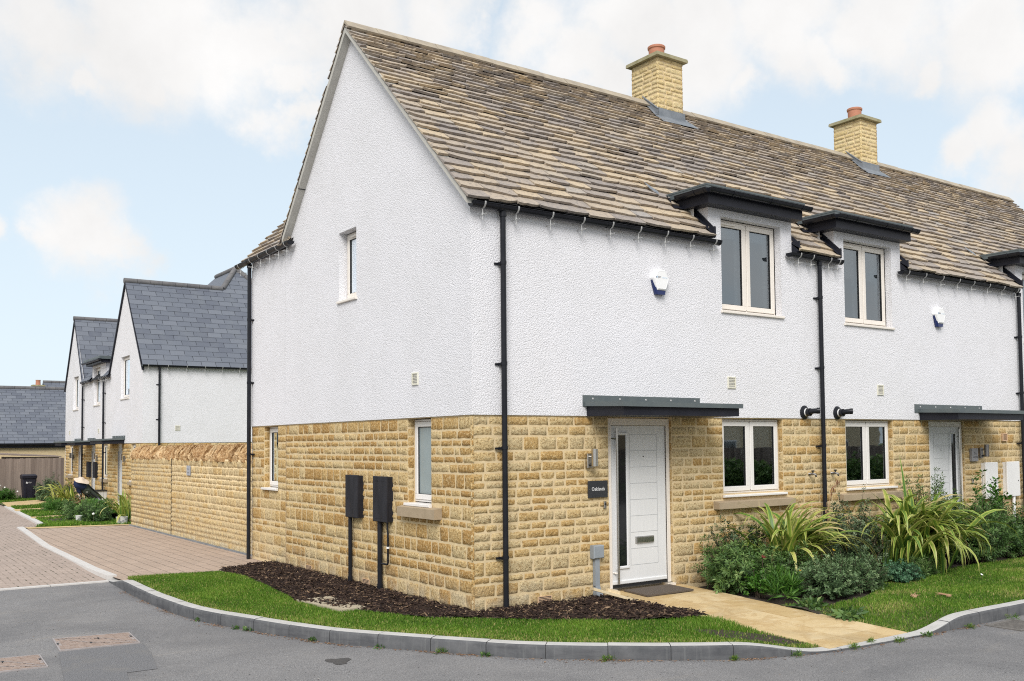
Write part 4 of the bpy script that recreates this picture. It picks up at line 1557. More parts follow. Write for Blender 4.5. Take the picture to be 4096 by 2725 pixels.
def grass(name, poly, n, zf, seed, h=(0.02, 0.045), wd=0.0036, holes=(), dry=None, bias=0.0, label=None, long_spots=()):
    g = np.random.default_rng(seed)
    xs, ys = [p[0] for p in poly], [p[1] for p in poly]
    Xs, Ys, cnt = [], [], 0
    while cnt < n:
        X = g.uniform(min(xs), max(xs), n * 2)
        Y = g.uniform(min(ys), max(ys), n * 2)
        k = inpoly(X, Y, poly)
        for hp, keep in holes:
            k &= ~(inpoly(X, Y, hp) & (g.random(len(X)) > keep))
        Xs.append(X[k])
        Ys.append(Y[k])
        cnt += k.sum()
    X, Y = np.concatenate(Xs)[:n], np.concatenate(Ys)[:n]
    Z = np.array([zf(a, b) for a, b in zip(X, Y)])
    patch = 0.5 + 0.25 * np.sin(X * 3.1 + 1.3 * np.sin(Y * 2.3)) + 0.25 * np.sin(Y * 4.3 + 1.7 * np.sin(X * 1.9 + 1))
    H = g.uniform(*h, n) * (0.75 + 0.5 * patch)
    for sx_, sy_, sr, sk in long_spots:
        H *= 1 + sk * np.exp(-((X - sx_) ** 2 + (Y - sy_) ** 2) / sr ** 2)
    az = g.uniform(0, 2 * np.pi, n)
    lean = g.uniform(0.1, 0.75, n)
    fa = g.uniform(0, 2 * np.pi, n)
    c = np.stack([X, Y, Z], 1)
    wv = np.stack([np.cos(fa), np.sin(fa), np.zeros(n)], 1) * (wd * g.uniform(0.6, 1.3, n))[:, None]
    ld = np.stack([np.cos(az), np.sin(az), np.zeros(n)], 1)
    up = np.array([0, 0, 1.0])
    mid = c + up * (H * 0.6)[:, None] + ld * (H * lean * 0.3)[:, None]
    tip = c + up * (H * (1 - 0.25 * lean))[:, None] + ld * (H * lean)[:, None]
    V = np.stack([c - wv, c + wv, mid + wv * 0.8, mid - wv * 0.8, tip], 1).reshape(-1, 3)
    i = np.arange(n) * 5
    Fc = np.concatenate([np.stack([i, i + 1, i + 2], 1), np.stack([i, i + 2, i + 3], 1), np.stack([i + 3, i + 2, i + 4], 1)])
    rv = np.clip(g.normal(0.42, 0.16, n) + 0.28 * (patch - 0.5) + bias, 0, 0.87)
    if dry is not None:
        dd = dry(X, Y)
        rv = np.where(g.random(n) < dd, g.uniform(0.82, 1.0, n), rv)
    else:
        rv = np.where(g.random(n) < 0.05, g.uniform(0.85, 1.0, n), rv)
    o = np_mesh(name, V, Fc, 'grass_blade', np.tile(rv, 3))
    o['kind'] = 'stuff'
    tag(o, label, 'grass')
    return o


KIA = np.array(KI)


def dry_l(X, Y):
    d = np.full(X.shape, 9.0)
    for (a, b) in KI[::2]:
        d = np.minimum(d, np.hypot(X - a, Y - b))
    return np.clip(0.55 - d * 1.6, 0.08, 0.55) + 0.25 * np.clip(np.sin(X * 4.0 + Y * 2.2) * np.sin(Y * 3.1 - 1) - 0.55, 0, 1)


def dry_r(X, Y):
    k = np.sin(X * 2.7 + 0.7 * np.sin(Y * 3)) * np.sin(Y * 4.1 + X * 0.8)
    return 0.09 + 0.75 * np.clip(k - 0.30, 0, 1) + 0.3 * np.exp(-((X - 3.5) / 0.12) ** 2)


SOIL_BARE = [(1.25, -2.15), (1.8, -2.36), (2.07, -2.75), (2.05, -3.2), (1.75, -3.15), (1.3, -2.75)]
grass('grass', LAWN_L, 80000, lawn_z, 21, dry=dry_l, holes=[(SOIL_BARE, 0.12)], label='mown grass verge between the curved kerb and the bark bed', long_spots=[(1.25, -2.35, 0.22, 0.9), (2.0, -2.1, 0.3, 0.7)])
grass('grass.001', [p for p in LAWN_R if p[0] < 29] + [(14, -1.25), (14, -3.46)], 95000, lawn_z, 22, dry=dry_r, label='mown front lawn behind the straight kerb below the shrubs', bias=0.02)
sheet('bare_soil', SOIL_BARE, lambda x, y: lawn_z(x, y) + 0.005, 'soil', cell=0.05)

# left garden ground
GARDEN = [(-1.5, 18.75), (-1.25, 22.5), (-0.97, 27.0), (-0.8, 30.6), (-0.75, 33.0), (-2.5, 35.9), (2.06, 35.9), (2.06, 23.2), (0.3, 23.0), (0.3, 16.95), (-1.9, 18.1)]
sheet('garden_ground', GARDEN, LG, 'lawn_soil', cell=0.25)
GSOIL = [(-1.35, 19.3), (-0.5, 19.6), (-0.6, 21.3), (-1.25, 21.4)]
paths_hole = [([(-1.38, 21.8), (0.1, 22.2), (2.0, 25.1), (2.0, 26.7), (0.05, 23.3), (-1.3, 23.0)], 0.0), ([(-1.1, 26.85), (0.03, 27.2), (2.0, 29.3), (2.0, 30.7), (0.03, 28.4), (-1.02, 28.3)], 0.0), ([(-0.95, 29.8), (0.12, 30.4), (2.0, 32.1), (2.0, 33.4), (1.3, 34.6), (-0.72, 33.3)], 0.0), (GSOIL, 0.1)]
grass('grass.002', GARDEN, 30000, lambda x, y: LG(x, y), 23, h=(0.04, 0.10), wd=0.010, holes=paths_hole, label='grass of the small front gardens beside the block paved lane')
sheet('garden_soil', GSOIL, lambda x, y: LG(x, y) + 0.006, 'soil', cell=0.1)

# ================================================================== MAIN TERRACE
BAND = 2.36
house = thing('terraced_house', 'white roughcast and honey stone terrace with stone slate roof and two chimneys', 'house')
KF = 0.982                                             # rise of the front slope
EAVE_Y, EAVE_Z = -0.15, 4.98
RIDGE_Y = 3.2
front_slope = lambda y: EAVE_Z + KF * (y - EAVE_Y)
RIDGE_Z = front_slope(RIDGE_Y)
KR = 1.12
rear_slope = lambda y: RIDGE_Z - KR * (y - RIDGE_Y)
XR = 18.7
dormers = [(4.12, 5.98, 4.38, 5.72), (7.05, 8.89, 7.30, 8.62), (12.78, 14.64, 13.04, 14.38)]
droof = [(3.86, 6.03), (6.78, 8.94), (12.50, 14.72)]
win_ground = [(4.36, 5.70), (7.27, 8.58), (13.1, 14.4)]
DOOR_A, DOOR_B = (2.16, 3.33), (9.66, 10.80)


def top_front(u):
    for a, b, c, d in dormers:
        if a <= u <= b:
            return 5.46
    return 4.95


ops_up = [(c, d, 3.90, 5.33) for a, b, c, d in dormers]
mb = MB()
us = [-0.012, XR] + [q for a, b, c, d in dormers for q in (a, b)]
wall_sheet(mb, FF, us, top_front, BAND, ops_up, 0.12, 0, 0.012)


def top_gable(u):
    if u <= RIDGE_Y:
        return front_slope(u) - 0.06
    if u <= 5.62:
        return rear_slope(u) - 0.06
    return 5.36


ops_g = [(3.085, 3.685, 4.15, 5.23)]
wall_sheet(mb, FG, [0 - 0.012, RIDGE_Y, 5.62, 7.41], top_gable, BAND, ops_g, 0.14, 0, 0.012)
# drip edge of the render
mb.face([FF(-0.012, 0.012, BAND), FF(XR, 0.012, BAND), FF(XR, -0.03, BAND), FF(-0.012, -0.03, BAND)], 0)
mb.face([FG(-0.012, 0.012, BAND), FG(7.41, 0.012, BAND), FG(7.41, -0.03, BAND), FG(-0.012, -0.03, BAND)], 0)
# end and rear walls
mb.face([(XR, 0, 0), (XR, 6.4, 0), (XR, 6.4, 4.9), (XR, RIDGE_Y, RIDGE_Z - 0.06), (XR, 0, 4.95)], 0)
mb.face([(0, 7.41, 0), (4.6, 7.41, 0), (4.6, 7.41, 5.36), (2.6, 7.41, 8.1), (0, 7.41, 5.36)], 0)
mb.face([(4.6, 7.41, 0), (4.6, 6.4, 0), (4.6, 6.4, 5.3), (4.6, 7.41, 5.3)], 0)
mb.face([(4.6, 6.4, 0), (XR, 6.4, 0), (XR, 6.4, 4.9), (4.6, 6.4, 4.9)], 0)
mb.build('render_wall', 'roughcast_white', house)

# stone ground storey
mb = MB()
ops_f = [(a, b, 1.24, 2.345) for a, b in win_ground] + [(DOOR_A[0], DOOR_A[1], 0.0, 2.345), (DOOR_B[0], DOOR_B[1], 0.0, 2.345)]
ops_s = [(a - 0.0, b + 0.0, 1.12, 2.345) for a, b in win_ground] + ops_f[3:]
wall_sheet(mb, FF, [0.012, XR], lambda u: BAND, -0.2, ops_f, 0.16, 0, -0.012)
sills = [(4.15, 5.84), (7.04, 8.73), (12.9, 14.6)]
ops_stone = ops_f + [(a, b, 1.02, 1.13) for a, b in sills]
R1 = random.Random(3)
stones(mb, FF, -0.014, 14.8, [0.0, 1.03, 1.24, 2.358], ops_stone, R1, rshift=0.16, h=(0.09, 0.205), wd=(0.16, 0.44), joint=0.013)
ops_gs = [(0.985, 1.60, 1.23, 2.35), (6.17, 6.82, 1.255, 2.345)]
wall_sheet(mb, FG, [0.012, 7.41], lambda u: BAND, -0.2, ops_gs, 0.16, 0, -0.012)
stones(mb, FG, -0.012, 5.805, [0.0, 1.07, 1.25, 2.358], ops_gs + [(0.73, 1.70, 1.06, 1.19)], R1, rshift=-0.15, h=(0.09, 0.205), wd=(0.12, 0.38), joint=0.014)
stones(mb, FG, 5.815, 7.41, [0.0, 1.07, 1.25, 2.358], ops_gs, R1, rshift=0.0, h=(0.09, 0.205), wd=(0.12, 0.38), joint=0.014)
# quoins finishing the door and window reveals
for (a, b, c, d) in ops_f[:2] + ops_f[3:5]:
    for u, sg in ((a, 1), (b, -1)):
        z = c
        while z < d - 0.05:
            hh = min(R1.uniform(0.1, 0.2), d - z)
            FRV = lambda p, n, q, u=u, sg=sg: FF(u + sg * (n + 0.02), -p, q)
            one_stone(mb, FRV, 0.012, 0.10, z + 0.006, z + hh - 0.006, -0.021, 0.008, R1, 1, 0.1, 0.06)
            z += hh
for (a, b, c, d) in ops_gs:
    z = c
    while z < d - 0.05:
        hh = min(R1.uniform(0.1, 0.2), d - z)
        FRV = lambda p, n, q, u=b: FG(u - (n + 0.02), -p, q)
        one_stone(mb, FRV, 0.012, 0.11, z + 0.006, z + hh - 0.006, -0.021, 0.008, R1, 1, 0.0, 0.06)
        z += hh
mb.build('stone_wall', ['mortar', 'walling_stone'], house, smooth=True)

# movement joints in the gable
mb = MB()
mb.box((5.807, -0.015, 0.0), (5.813, -0.003, BAND), 1, F=FG)
mb.box((5.808, 0.0, BAND), (5.814, 0.0135, 5.36), 0, F=FG)
mb.build('movement_joint', ['kerb_face', 'sill_stone'], house)

# roof deck under the slates
mb = MB()
ex = -0.14
A0 = lambda x: (x, EAVE_Y, EAVE_Z - 0.03)
A1 = lambda x: (x, RIDGE_Y, RIDGE_Z - 0.03)
mb.face([A0(ex), A0(4.12), (4.12, 0.62, front_slope(0.62) - 0.03), (ex, 0.62, front_slope(0.62) - 0.03)])
for x0, x1 in ((5.98, 7.05), (8.89, 12.78), (14.64, XR + 0.15)):
    mb.face([A0(x0), A0(x1), (x1, 0.62, front_slope(0.62) - 0.03), (x0, 0.62, front_slope(0.62) - 0.03)])
mb.face([(ex, 0.62, front_slope(0.62) - 0.03), (XR + 0.15, 0.62, front_slope(0.62) - 0.03), A1(XR + 0.15), A1(ex)])
mb.face([A1(ex), A1(XR + 0.15), (XR + 0.15, 6.5, rear_slope(6.5)), (ex, 6.5, rear_slope(6.5))] if False else [A1(0.0), A1(XR + 0.15), (XR + 0.15, 6.5, rear_slope(6.5)), (0.0, 6.5, rear_slope(6.5))])
# rear wing
mb.face([(-0.12, 5.5, 5.38), (-0.12, 7.55, 5.38), (2.6, 7.55, 8.22), (2.6, 4.0, 8.22)])
mb.face([(2.6, 4.0, 8.22), (2.6, 7.55, 8.22), (4.8, 7.55, 5.3), (4.8, 5.5, 5.3)])
mb.build('roof_deck', 'seal_black', house)

# slates
mb = MB()
S_ = Vector((0, 1, KF)).normalized()
N_ = Vector((0, -KF, 1)).normalized()
L_ = (RIDGE_Y - EAVE_Y) * math.sqrt(1 + KF * KF)
NR = 31
e0 = [0.195 - (0.195 - 0.112) * i / (NR - 1) for i in range(NR)]
kk = L_ / sum(e0)
exps = [e * kk for e in e0]
sy = lambda s: EAVE_Y + s * S_.y


def cut_front(s, ivs):
    y = sy(s)
    out = list(ivs)
    blocks = []
    if y < 0.60:
        blocks = [(a, b) for a, b, c, d in dormers]
    if 2.86 < y < 3.3:
        blocks += [(5.95, 6.59), (12.05, 12.64)]
    for p, q in blocks:
        nv = []
        for a, b in out:
            if q <= a or p >= b:
                nv.append((a, b))
            else:
                if p > a:
                    nv.append((a, p))
                if q < b:
                    nv.append((q, b))
        out = nv
    return out


R2 = random.Random(12)
tiles(mb, (0, EAVE_Y, EAVE_Z - 0.03), (1, 0, 0), S_, N_, -0.15, XR + 0.17, exps, R2, cut_front, width=(0.32, 0.56), th=0.050, body=0.036, rag=0.013, gap=0.009, jit_n=0.008)
# rear slope (its verge shows beside the gable)
SR = Vector((0, -1, KR)).normalized()
NRr = Vector((0, KR, 1)).normalized()
yr0 = 5.62 + 0.15
LR = (yr0 - RIDGE_Y) * math.sqrt(1 + KR * KR)
er = [0.19 - 0.07 * i / 25 for i in range(26)]
er = [e * LR / sum(er) for e in er]
tiles(mb, (0, yr0, rear_slope(yr0) - 0.02), (1, 0, 0), SR, NRr, -0.15, 1.6, er, R2, width=(0.24, 0.5), th=0.050, body=0.036, rag=0.010)
# rear wing slope facing the drive
SW = Vector((1, 0, 1.045)).normalized()
NW = Vector((-1.045, 0, 1)).normalized()
ew = [0.17] * 22
tiles(mb, (-0.15, 0, 5.36), (0, 1, 0), SW, NW, 5.55, 7.57, ew, R2, width=(0.24, 0.5), th=0.050, body=0.036, rag=0.012)
mb.build('roof', 'stone_slate', house)

# ridge of angular stone pieces
ridge_parts = [MB(), MB(), MB()]
x = -0.15
while x < XR + 0.1:
    ln = min(0.52, XR + 0.17 - x)
    inch = any(a - 0.02 < x + ln and x < b + 0.02 for a, b in ((5.93, 6.61), (12.03, 12.66)))
    rv = R2.random()
    zt = RIDGE_Z + 0.075 + R2.uniform(-0.006, 0.006)
    segs = [(x, x + ln)]
    for a, b in ((5.95, 6.59), (12.05, 12.64)):
        ns = []
        for p, q in segs:
            if b <= p or a >= q:
                ns.append((p, q))
            else:
                if a > p:
                    ns.append((p, a))
                if b < q:
                    ns.append((b, q))
        segs = ns
    for p, q in segs:
        p, q = p + 0.003, q - 0.003
        mb = ridge_parts[0 if p < 6 else 1 if p < 12.1 else 2]
        for sg, kk_ in ((-1, KF), (1, KR)):
            d = Vector((0, sg, -kk_)).normalized()
            nn = Vector((0, sg * kk_, 1)).normalized()
            A, B = Vector((p, RIDGE_Y, zt)), Vector((q, RIDGE_Y, zt))
            w_ = 0.19
            mb.face([A, B, B + d * w_, A + d * w_], 0, rv)
            mb.face([A + d * w_, B + d * w_, B + d * w_ - nn * 0.03, A + d * w_ - nn * 0.03], 0, rv)
        for xx in (p, q):
            T = Vector((xx, RIDGE_Y, zt))
            d0, d1 = Vector((0, -1, -KF)).normalized(), Vector((0, 1, -KR)).normalized()
            mb.face([T, T + d0 * 0.19, T + d0 * 0.19 + Vector((0, 0, -0.03)), T + Vector((0, 0, -0.05)), T + d1 * 0.19 + Vector((0, 0, -0.03)), T + d1 * 0.19], 0, rv)
    x += ln
for mb in ridge_parts:
    mb.build('ridge', 'ridge_stone', house)

# verge: boxed soffit and edge boards of the gable
mb = MB()
for pts, kk_ in (([(EAVE_Y + 0.03, front_slope(EAVE_Y + 0.03)), (RIDGE_Y, RIDGE_Z)], KF), ([(RIDGE_Y, RIDGE_Z), (5.66, rear_slope(5.66))], KR)):
    (ya, za), (yb_, zb_) = pts
    up, dnz = -0.012, 0.115
    for k, (x0, x1) in enumerate(((-0.135, 0.02),)):
        P = [(x0, ya, za + up), (x0, yb_, zb_ + up), (x0, yb_, zb_ - dnz), (x0, ya, za - dnz)]
        Q = [(x1, a, b) for _, a, b in P]
        i = len(mb.v)
        mb.v += P + Q
        for fc in ((0, 1, 2, 3), (3, 2, 6, 7), (0, 3, 7, 4), (1, 2, 6, 5), (0, 1, 5, 4)):
            mb.f.append(tuple(i + j for j in fc))
            mb.m.append(0)
            mb.r.append(0.5)
yj, = (4.95,)
mb.box((-0.137, yj, rear_slope(yj) - 0.13), (0.0, yj + 0.006, rear_slope(yj) - 0.01), 1)
mb.build('verge', ['verge_board', 'seal_black'], house)

# chimneys
def chimney(x0, x1, y0=2.88, y1=3.58, ztop=9.07):
    mb = MB()
    R = random.Random(int(x0 * 10))
    zb = 7.7
    Fl = lambda u, n, z: (x0 - n, u, z)
    Fr = lambda u, n, z: (x1 + n, u, z)
    Ff = lambda u, n, z: (u, y0 - n, z)
    Fb = lambda u, n, z: (u, y1 + n, z)
    for F, a, b in ((Fl, y0, y1), (Fr, y0, y1), (Ff, x0, x1), (Fb, x0, x1)):
        mb.face([F(a, -0.014, zb), F(b, -0.014, zb), F(b, -0.014, ztop), F(a, -0.014, ztop)], 0)
        stones(mb, F, a - 0.012, b + 0.012, [zb, ztop], [], R, n0=-0.018, h=(0.07, 0.125), wd=(0.16, 0.36), relief=0.020, joint=0.008, cell=0.035)
    o = mb.build('chimney', ['mortar', 'pale_stone'], house, smooth=50.0)
    c = MB()
    v = 0.075
    c.box((x0 - v, y0 - v, ztop), (x1 + v, y1 + v, ztop + 0.045))
    c.box((x0 - v + 0.006, y0 - v + 0.006, ztop + 0.045), (x1 + v - 0.006, y1 + v - 0.006, ztop + 0.065))
    c.build('cap', 'chimney_cap', o)
    p = MB()
    xm, ym = (x0 + x1) / 2, (y0 + y1) / 2
    p.lathe([(0.135, ztop + 0.06), (0.145, ztop + 0.12), (0.148, ztop + 0.30), (0.165, ztop + 0.315), (0.168, ztop + 0.35), (0.155, ztop + 0.362), (0.135, ztop + 0.35), (0.125, ztop + 0.1)], (xm, ym, 0), 22, 0)
    p.build('chimney_pot', 'terracotta', o, smooth=40.0)
    fl = MB()
    zf = front_slope(y0)
    # front apron and upstand
    fl.box((x0 - 0.015, y0 - 0.03, zf - 0.10), (x1 + 0.015, y0 - 0.018, zf + 0.15))
    ya = y0 - 0.20
    fl.face([(x0 - 0.14, y0 - 0.02, front_slope(y0 - 0.02) + 0.035), (x1 + 0.16, y0 - 0.02, front_slope(y0 - 0.02) + 0.035), (x1 + 0.20, ya, front_slope(ya) + 0.055), (x0 - 0.06, ya, front_slope(ya) + 0.04)], 1)
    # stepped side soakers
    for xs, sg in ((x0 - 0.024, -1), (x1 + 0.024, 1)):
        ys = [y0 - 0.03, RIDGE_Y + 0.02]
        fl.face([(xs, ys[0], front_slope(ys[0]) - 0.02), (xs, ys[1], front_slope(ys[1]) + 0.02), (xs, ys[1], front_slope(ys[1]) + 0.12), (xs, ys[0], front_slope(ys[0]) + 0.15)], 0)
        fl.face([(xs, ys[0] - 0.1, front_slope(ys[0] - 0.1) + 0.036), (xs, ys[1] - 0.05, front_slope(ys[1] - 0.05) + 0.036), (xs + sg * 0.05, ys[1] - 0.05, front_slope(ys[1] - 0.05) + 0.038), (xs + sg * 0.11, ys[0] - 0.06, front_slope(ys[0] - 0.06) + 0.038)], 1)
    fl.tube([(x0 - 0.03, y0 - 0.03, front_slope(y0) + 0.13), (x0 - 0.03, RIDGE_Y + 0.05, RIDGE_Z + 0.15)], 0.012, 6, 0)
    fl.build('lead_flashing', ['lead', 'lead'], o)
    return o


chimney(5.95, 6.59)
chimney(12.05, 12.64)

# dormers: flat roofed, fascia and gutter wrapped round the front and left
def dormer(i):
    a, b, c, d = dormers[i]
    r0, r1 = droof[i]
    mb = MB()
    yk = lambda z: EAVE_Y + (z - EAVE_Z) / KF
    # rendered cheeks
    for x_, sg in ((a, -1), (b, 1)):
        mb.face([(x_, -0.012, 4.9), (x_, -0.012, 5.46), (x_, yk(5.46), 5.46), (x_, 0.0, 4.93)], 0)
    mb.face([(a, 0.0, 5.46), (b, 0.0, 5.46), (b, yk(5.46), 5.46), (a, yk(5.46), 5.46)], 0)
    o = mb.build('dormer', 'roughcast_white', house)
    fx0, fx1, fy = a - 0.20, b + 0.03, -0.21
    yb_ = yk(5.52)
    f = MB()
    f.box((fx0, fy, 5.435), (fx1, yb_ + 0.1, 5.60), 0)
    f.build('fascia', 'dark_fascia', o)
    r = MB()
    yb2 = yk(5.69)
    r.box((fx0 - 0.07, fy - 0.03, 5.60), (fx1 + 0.02, yb2 + 0.05, 5.685), 0)
    r.box((fx0 - 0.075, fy - 0.035, 5.675), (fx1 + 0.025, yb2 + 0.06, 5.70), 0)
    r.build('flat_roof', 'grey_sheet', o)
    g = MB()
    gz, gr = 5.625, 0.062
    gy = fy - 0.065
    gx = fx0 - 0.065
    half_gutter(g, (gx, gy, gz), (fx1 + 0.10, gy, gz), (0, -1, 0), gr)
    half_gutter(g, (gx, gy, gz), (gx, yk(5.63) - 0.16, gz), (-1, 0, 0), gr)
    for xx in (gx + 0.22, fx1 - 0.35, fx1 + 0.04):
        joint_ring(g, (xx, gy, gz), (1, 0, 0), (0, -1, 0))
    joint_ring(g, (gx, gy + 0.08, gz), (0, 1, 0), (-1, 0, 0))
    go = g.build('gutter', 'black_plastic', o, smooth=50.0)
    for xx in (fx0 + 0.42, (fx0 + fx1) / 2 + 0.2, fx1 - 0.12):
        bracket((xx, gy, gz), (0, -1, 0), go, 0.1, 'black_plastic', spike=False)
    bracket((gx, gy + 0.25, gz), (-1, 0, 0), go, 0.1, 'black_plastic', spike=False)
    for x_, sg in ((a, -1), (b, 1)):
        ld = MB()
        y0_, y1_ = -0.14, yk(5.5)
        ld.face([(x_ + sg * 0.008, y0_, front_slope(y0_) + 0.015), (x_ + sg * 0.008, y1_, front_slope(y1_) + 0.015), (x_ + sg * 0.008, y1_, front_slope(y1_) + 0.10), (x_ + sg * 0.008, y0_, front_slope(y0_) + 0.12)], 0)
        ld.face([(x_, y0_, front_slope(y0_) + 0.035), (x_, y1_, front_slope(y1_) + 0.035), (x_ + sg * 0.09, y1_, front_slope(y1_) + 0.037), (x_ + sg * 0.09, y0_, front_slope(y0_) + 0.037)], 0)
        ld.box((min(x_, x_ + sg * 0.03), y0_ - 0.02, front_slope(y0_) - 0.03), (max(x_, x_ + sg * 0.03), 0.01, front_slope(y0_) + 0.13), 0)
        ld.build('lead_flashing', ['dark_fascia', 'lead'], o)
    ld = MB()
    # corner piece folded down onto the slates and a small raised tongue
    yt = yk(5.60)
    ld.face([(fx0 - 0.22, yt - 0.22, front_slope(yt - 0.22) + 0.04), (fx0 + 0.02, yt - 0.22, front_slope(yt - 0.22) + 0.05), (fx0 + 0.02, yt + 0.05, 5.62), (fx0 - 0.12, yt + 0.05, front_slope(yt + 0.05) + 0.05)], 0)
    ld.face([(fx0 - 0.40, yt + 0.10, front_slope(yt + 0.10) + 0.06), (fx0 - 0.30, yt + 0.0, front_slope(yt) + 0.05), (fx0 - 0.26, yt + 0.06, front_slope(yt + 0.06) + 0.06), (fx0 - 0.40, yt + 0.22, front_slope(yt + 0.22) + 0.07)], 1)
    ld.build('lead_flashing', ['dark_fascia', 'lead'], o)
    return o


for i in range(3):
    dormer(i)

# windows
for i, (a, b, c, d) in enumerate(dormers):
    full_window(house, FF, c, d, 3.90, 5.33, 2, 'cream_frame', 0.115, 0.05, blind=0.12 if i == 0 else 0.46, trickle=True, handle=True, side=True)
for i, (a, b) in enumerate(win_ground):
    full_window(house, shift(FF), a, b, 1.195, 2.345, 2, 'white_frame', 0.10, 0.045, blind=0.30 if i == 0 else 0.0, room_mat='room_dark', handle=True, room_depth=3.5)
    stone_sill(house, FF, sills[i][0], sills[i][1], 1.035, 1.13, 0.10)
full_window(house, FG, 3.085, 3.685, 4.15, 5.23, 1, 'cream_frame', 0.125, 0.05, trickle=True, blind=0.12)
full_window(house, FG, 0.985, 1.60, 1.20, 2.345, 1, 'white_frame', 0.115, 0.05, glass='frosted')
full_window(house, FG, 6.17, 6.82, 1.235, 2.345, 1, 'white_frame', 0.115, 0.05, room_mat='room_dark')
stone_sill(house, FG, 0.73, 1.71, 1.06, 1.185, 0.10, joint=False)

# doors and canopies
front_door(house, FF, DOOR_A[0], DOOR_A[1], 0.06, 2.345, True)
front_door(house, FF, DOOR_B[0], DOOR_B[1], 0.06, 2.345, False)
canopy(house, FF, 1.73, 3.92, 2.352)
canopy(house, FF, 9.30, 11.52, 2.352, back=(-0.08, -0.08))

# gutters, brackets and downpipes
for gi, (x0, x1, br) in enumerate(((-0.06, 4.24, 9), (5.80, 7.10, 4), (8.76, 12.66, 8), (14.7, XR + 0.1, 0))):
    g = MB()
    gz = 4.925
    half_gutter(g, (x0, -0.105, gz), (x1, -0.105, gz), (0, -1, 0), 0.062)
    jx = {0: [0.36, 0.62, 2.1], 1: [6.42, 6.72], 2: [10.6, 12.5]}.get(gi, [])
    for q in jx:
        joint_ring(g, (q, -0.105, gz), (1, 0, 0), (0, -1, 0))
    go = g.build('gutter', 'black_plastic', house, smooth=50.0)
    xs = [x0 + 0.18 + (x1 - x0 - 0.28) * k / (br - 1) for k in range(br)] if br > 1 else []
    if gi == 1:
        xs = [6.02, 6.34, 6.80, 7.03]
    for q in xs:
        bracket((q + rng.uniform(-0.03, 0.03), -0.105, gz), (0, -1, 0), go, 0.105)
g = MB()
half_gutter(g, (-0.115, 5.32, 5.40), (-0.115, 7.86, 5.37), (-1, 0, 0), 0.062)
joint_ring(g, (-0.115, 7.35, 5.376), (0, 1, 0), (-1, 0, 0), wd=0.16)
go = g.build('gutter', 'black_plastic', house, smooth=50.0)
for q in (5.48, 5.85, 6.25, 6.68, 7.10, 7.70):
    bracket((-0.115, q, 5.395 - 0.012 * (q - 5.3)), (-1, 0, 0), go, 0.115)
downpipe(house, FF, 0.42, 4.87, -0.03, 0.085, clips=(4.22, 2.98, 1.95, 0.62))
downpipe(house, FF, 6.57, 4.87, -0.03, 0.085, clips=(4.28, 3.16, 1.92))
downpipe(house, FF, 12.74, 4.87, -0.03, 0.085, clips=(4.0, 2.9, 1.92))
downpipe(house, FG, 7.36, 5.33, -0.03, 0.075, clips=(4.3, 3.15, 1.85), r=0.036)

# vents, flues, air bricks
for u, z in ((4.545, 2.875), (8.21, 2.855)):
    wall_vent(house, FF, u, z, 0.17, 0.175)
wall_vent(house, FG, 1.34, 2.87, 0.16, 0.165)
wall_vent(house, shift(FF, 0, 0.0), 12.18, 2.04, 0.17, 0.15, 'airbrick')
for u in (6.2, 7.03):
    mb = MB()
    z = 2.455
    pf = lambda prof, cu, cz, n, m=0: [FF(cu, 0, cz)]
    mb.lathe([(0.0, 0.012), (0.105, 0.012), (0.11, 0.02), (0.085, 0.035), (0.07, 0.045), (0.066, 0.06)], (0, 0, 0), 22, 0, axis='y')
    mb.lathe([(0.064, 0.055), (0.064, 0.08)], (0, 0, 0), 22, 1, axis='y')
    mb.lathe([(0.062, 0.055), (0.062, 0.13), (0.045, 0.13), (0.045, 0.10)], (0, 0, 0), 22, 0, axis='y')
    mb.v = [FF(u + v[0], v[1], z + v[2]) for v in mb.v]
    mb.tube([FF(u, 0.10, z + 0.005), FF(u + 0.02, 0.17, z + 0.015), FF(u + 0.07, 0.235, z + 0.02)], 0.042, 14, 0, caps=False)
    mb.tube([FF(u + 0.05, 0.215, z + 0.02), FF(u + 0.08, 0.245, z + 0.02)], 0.048, 14, 0, caps=False)
    mb.build('boiler_flue', ['black_plastic', 'white_plastic'], house, smooth=40.0)
for F, u in ((FG, 4.83), (FG, 2.82), (FF, 1.07)):
    air_brick(house, F, u, 0.055)

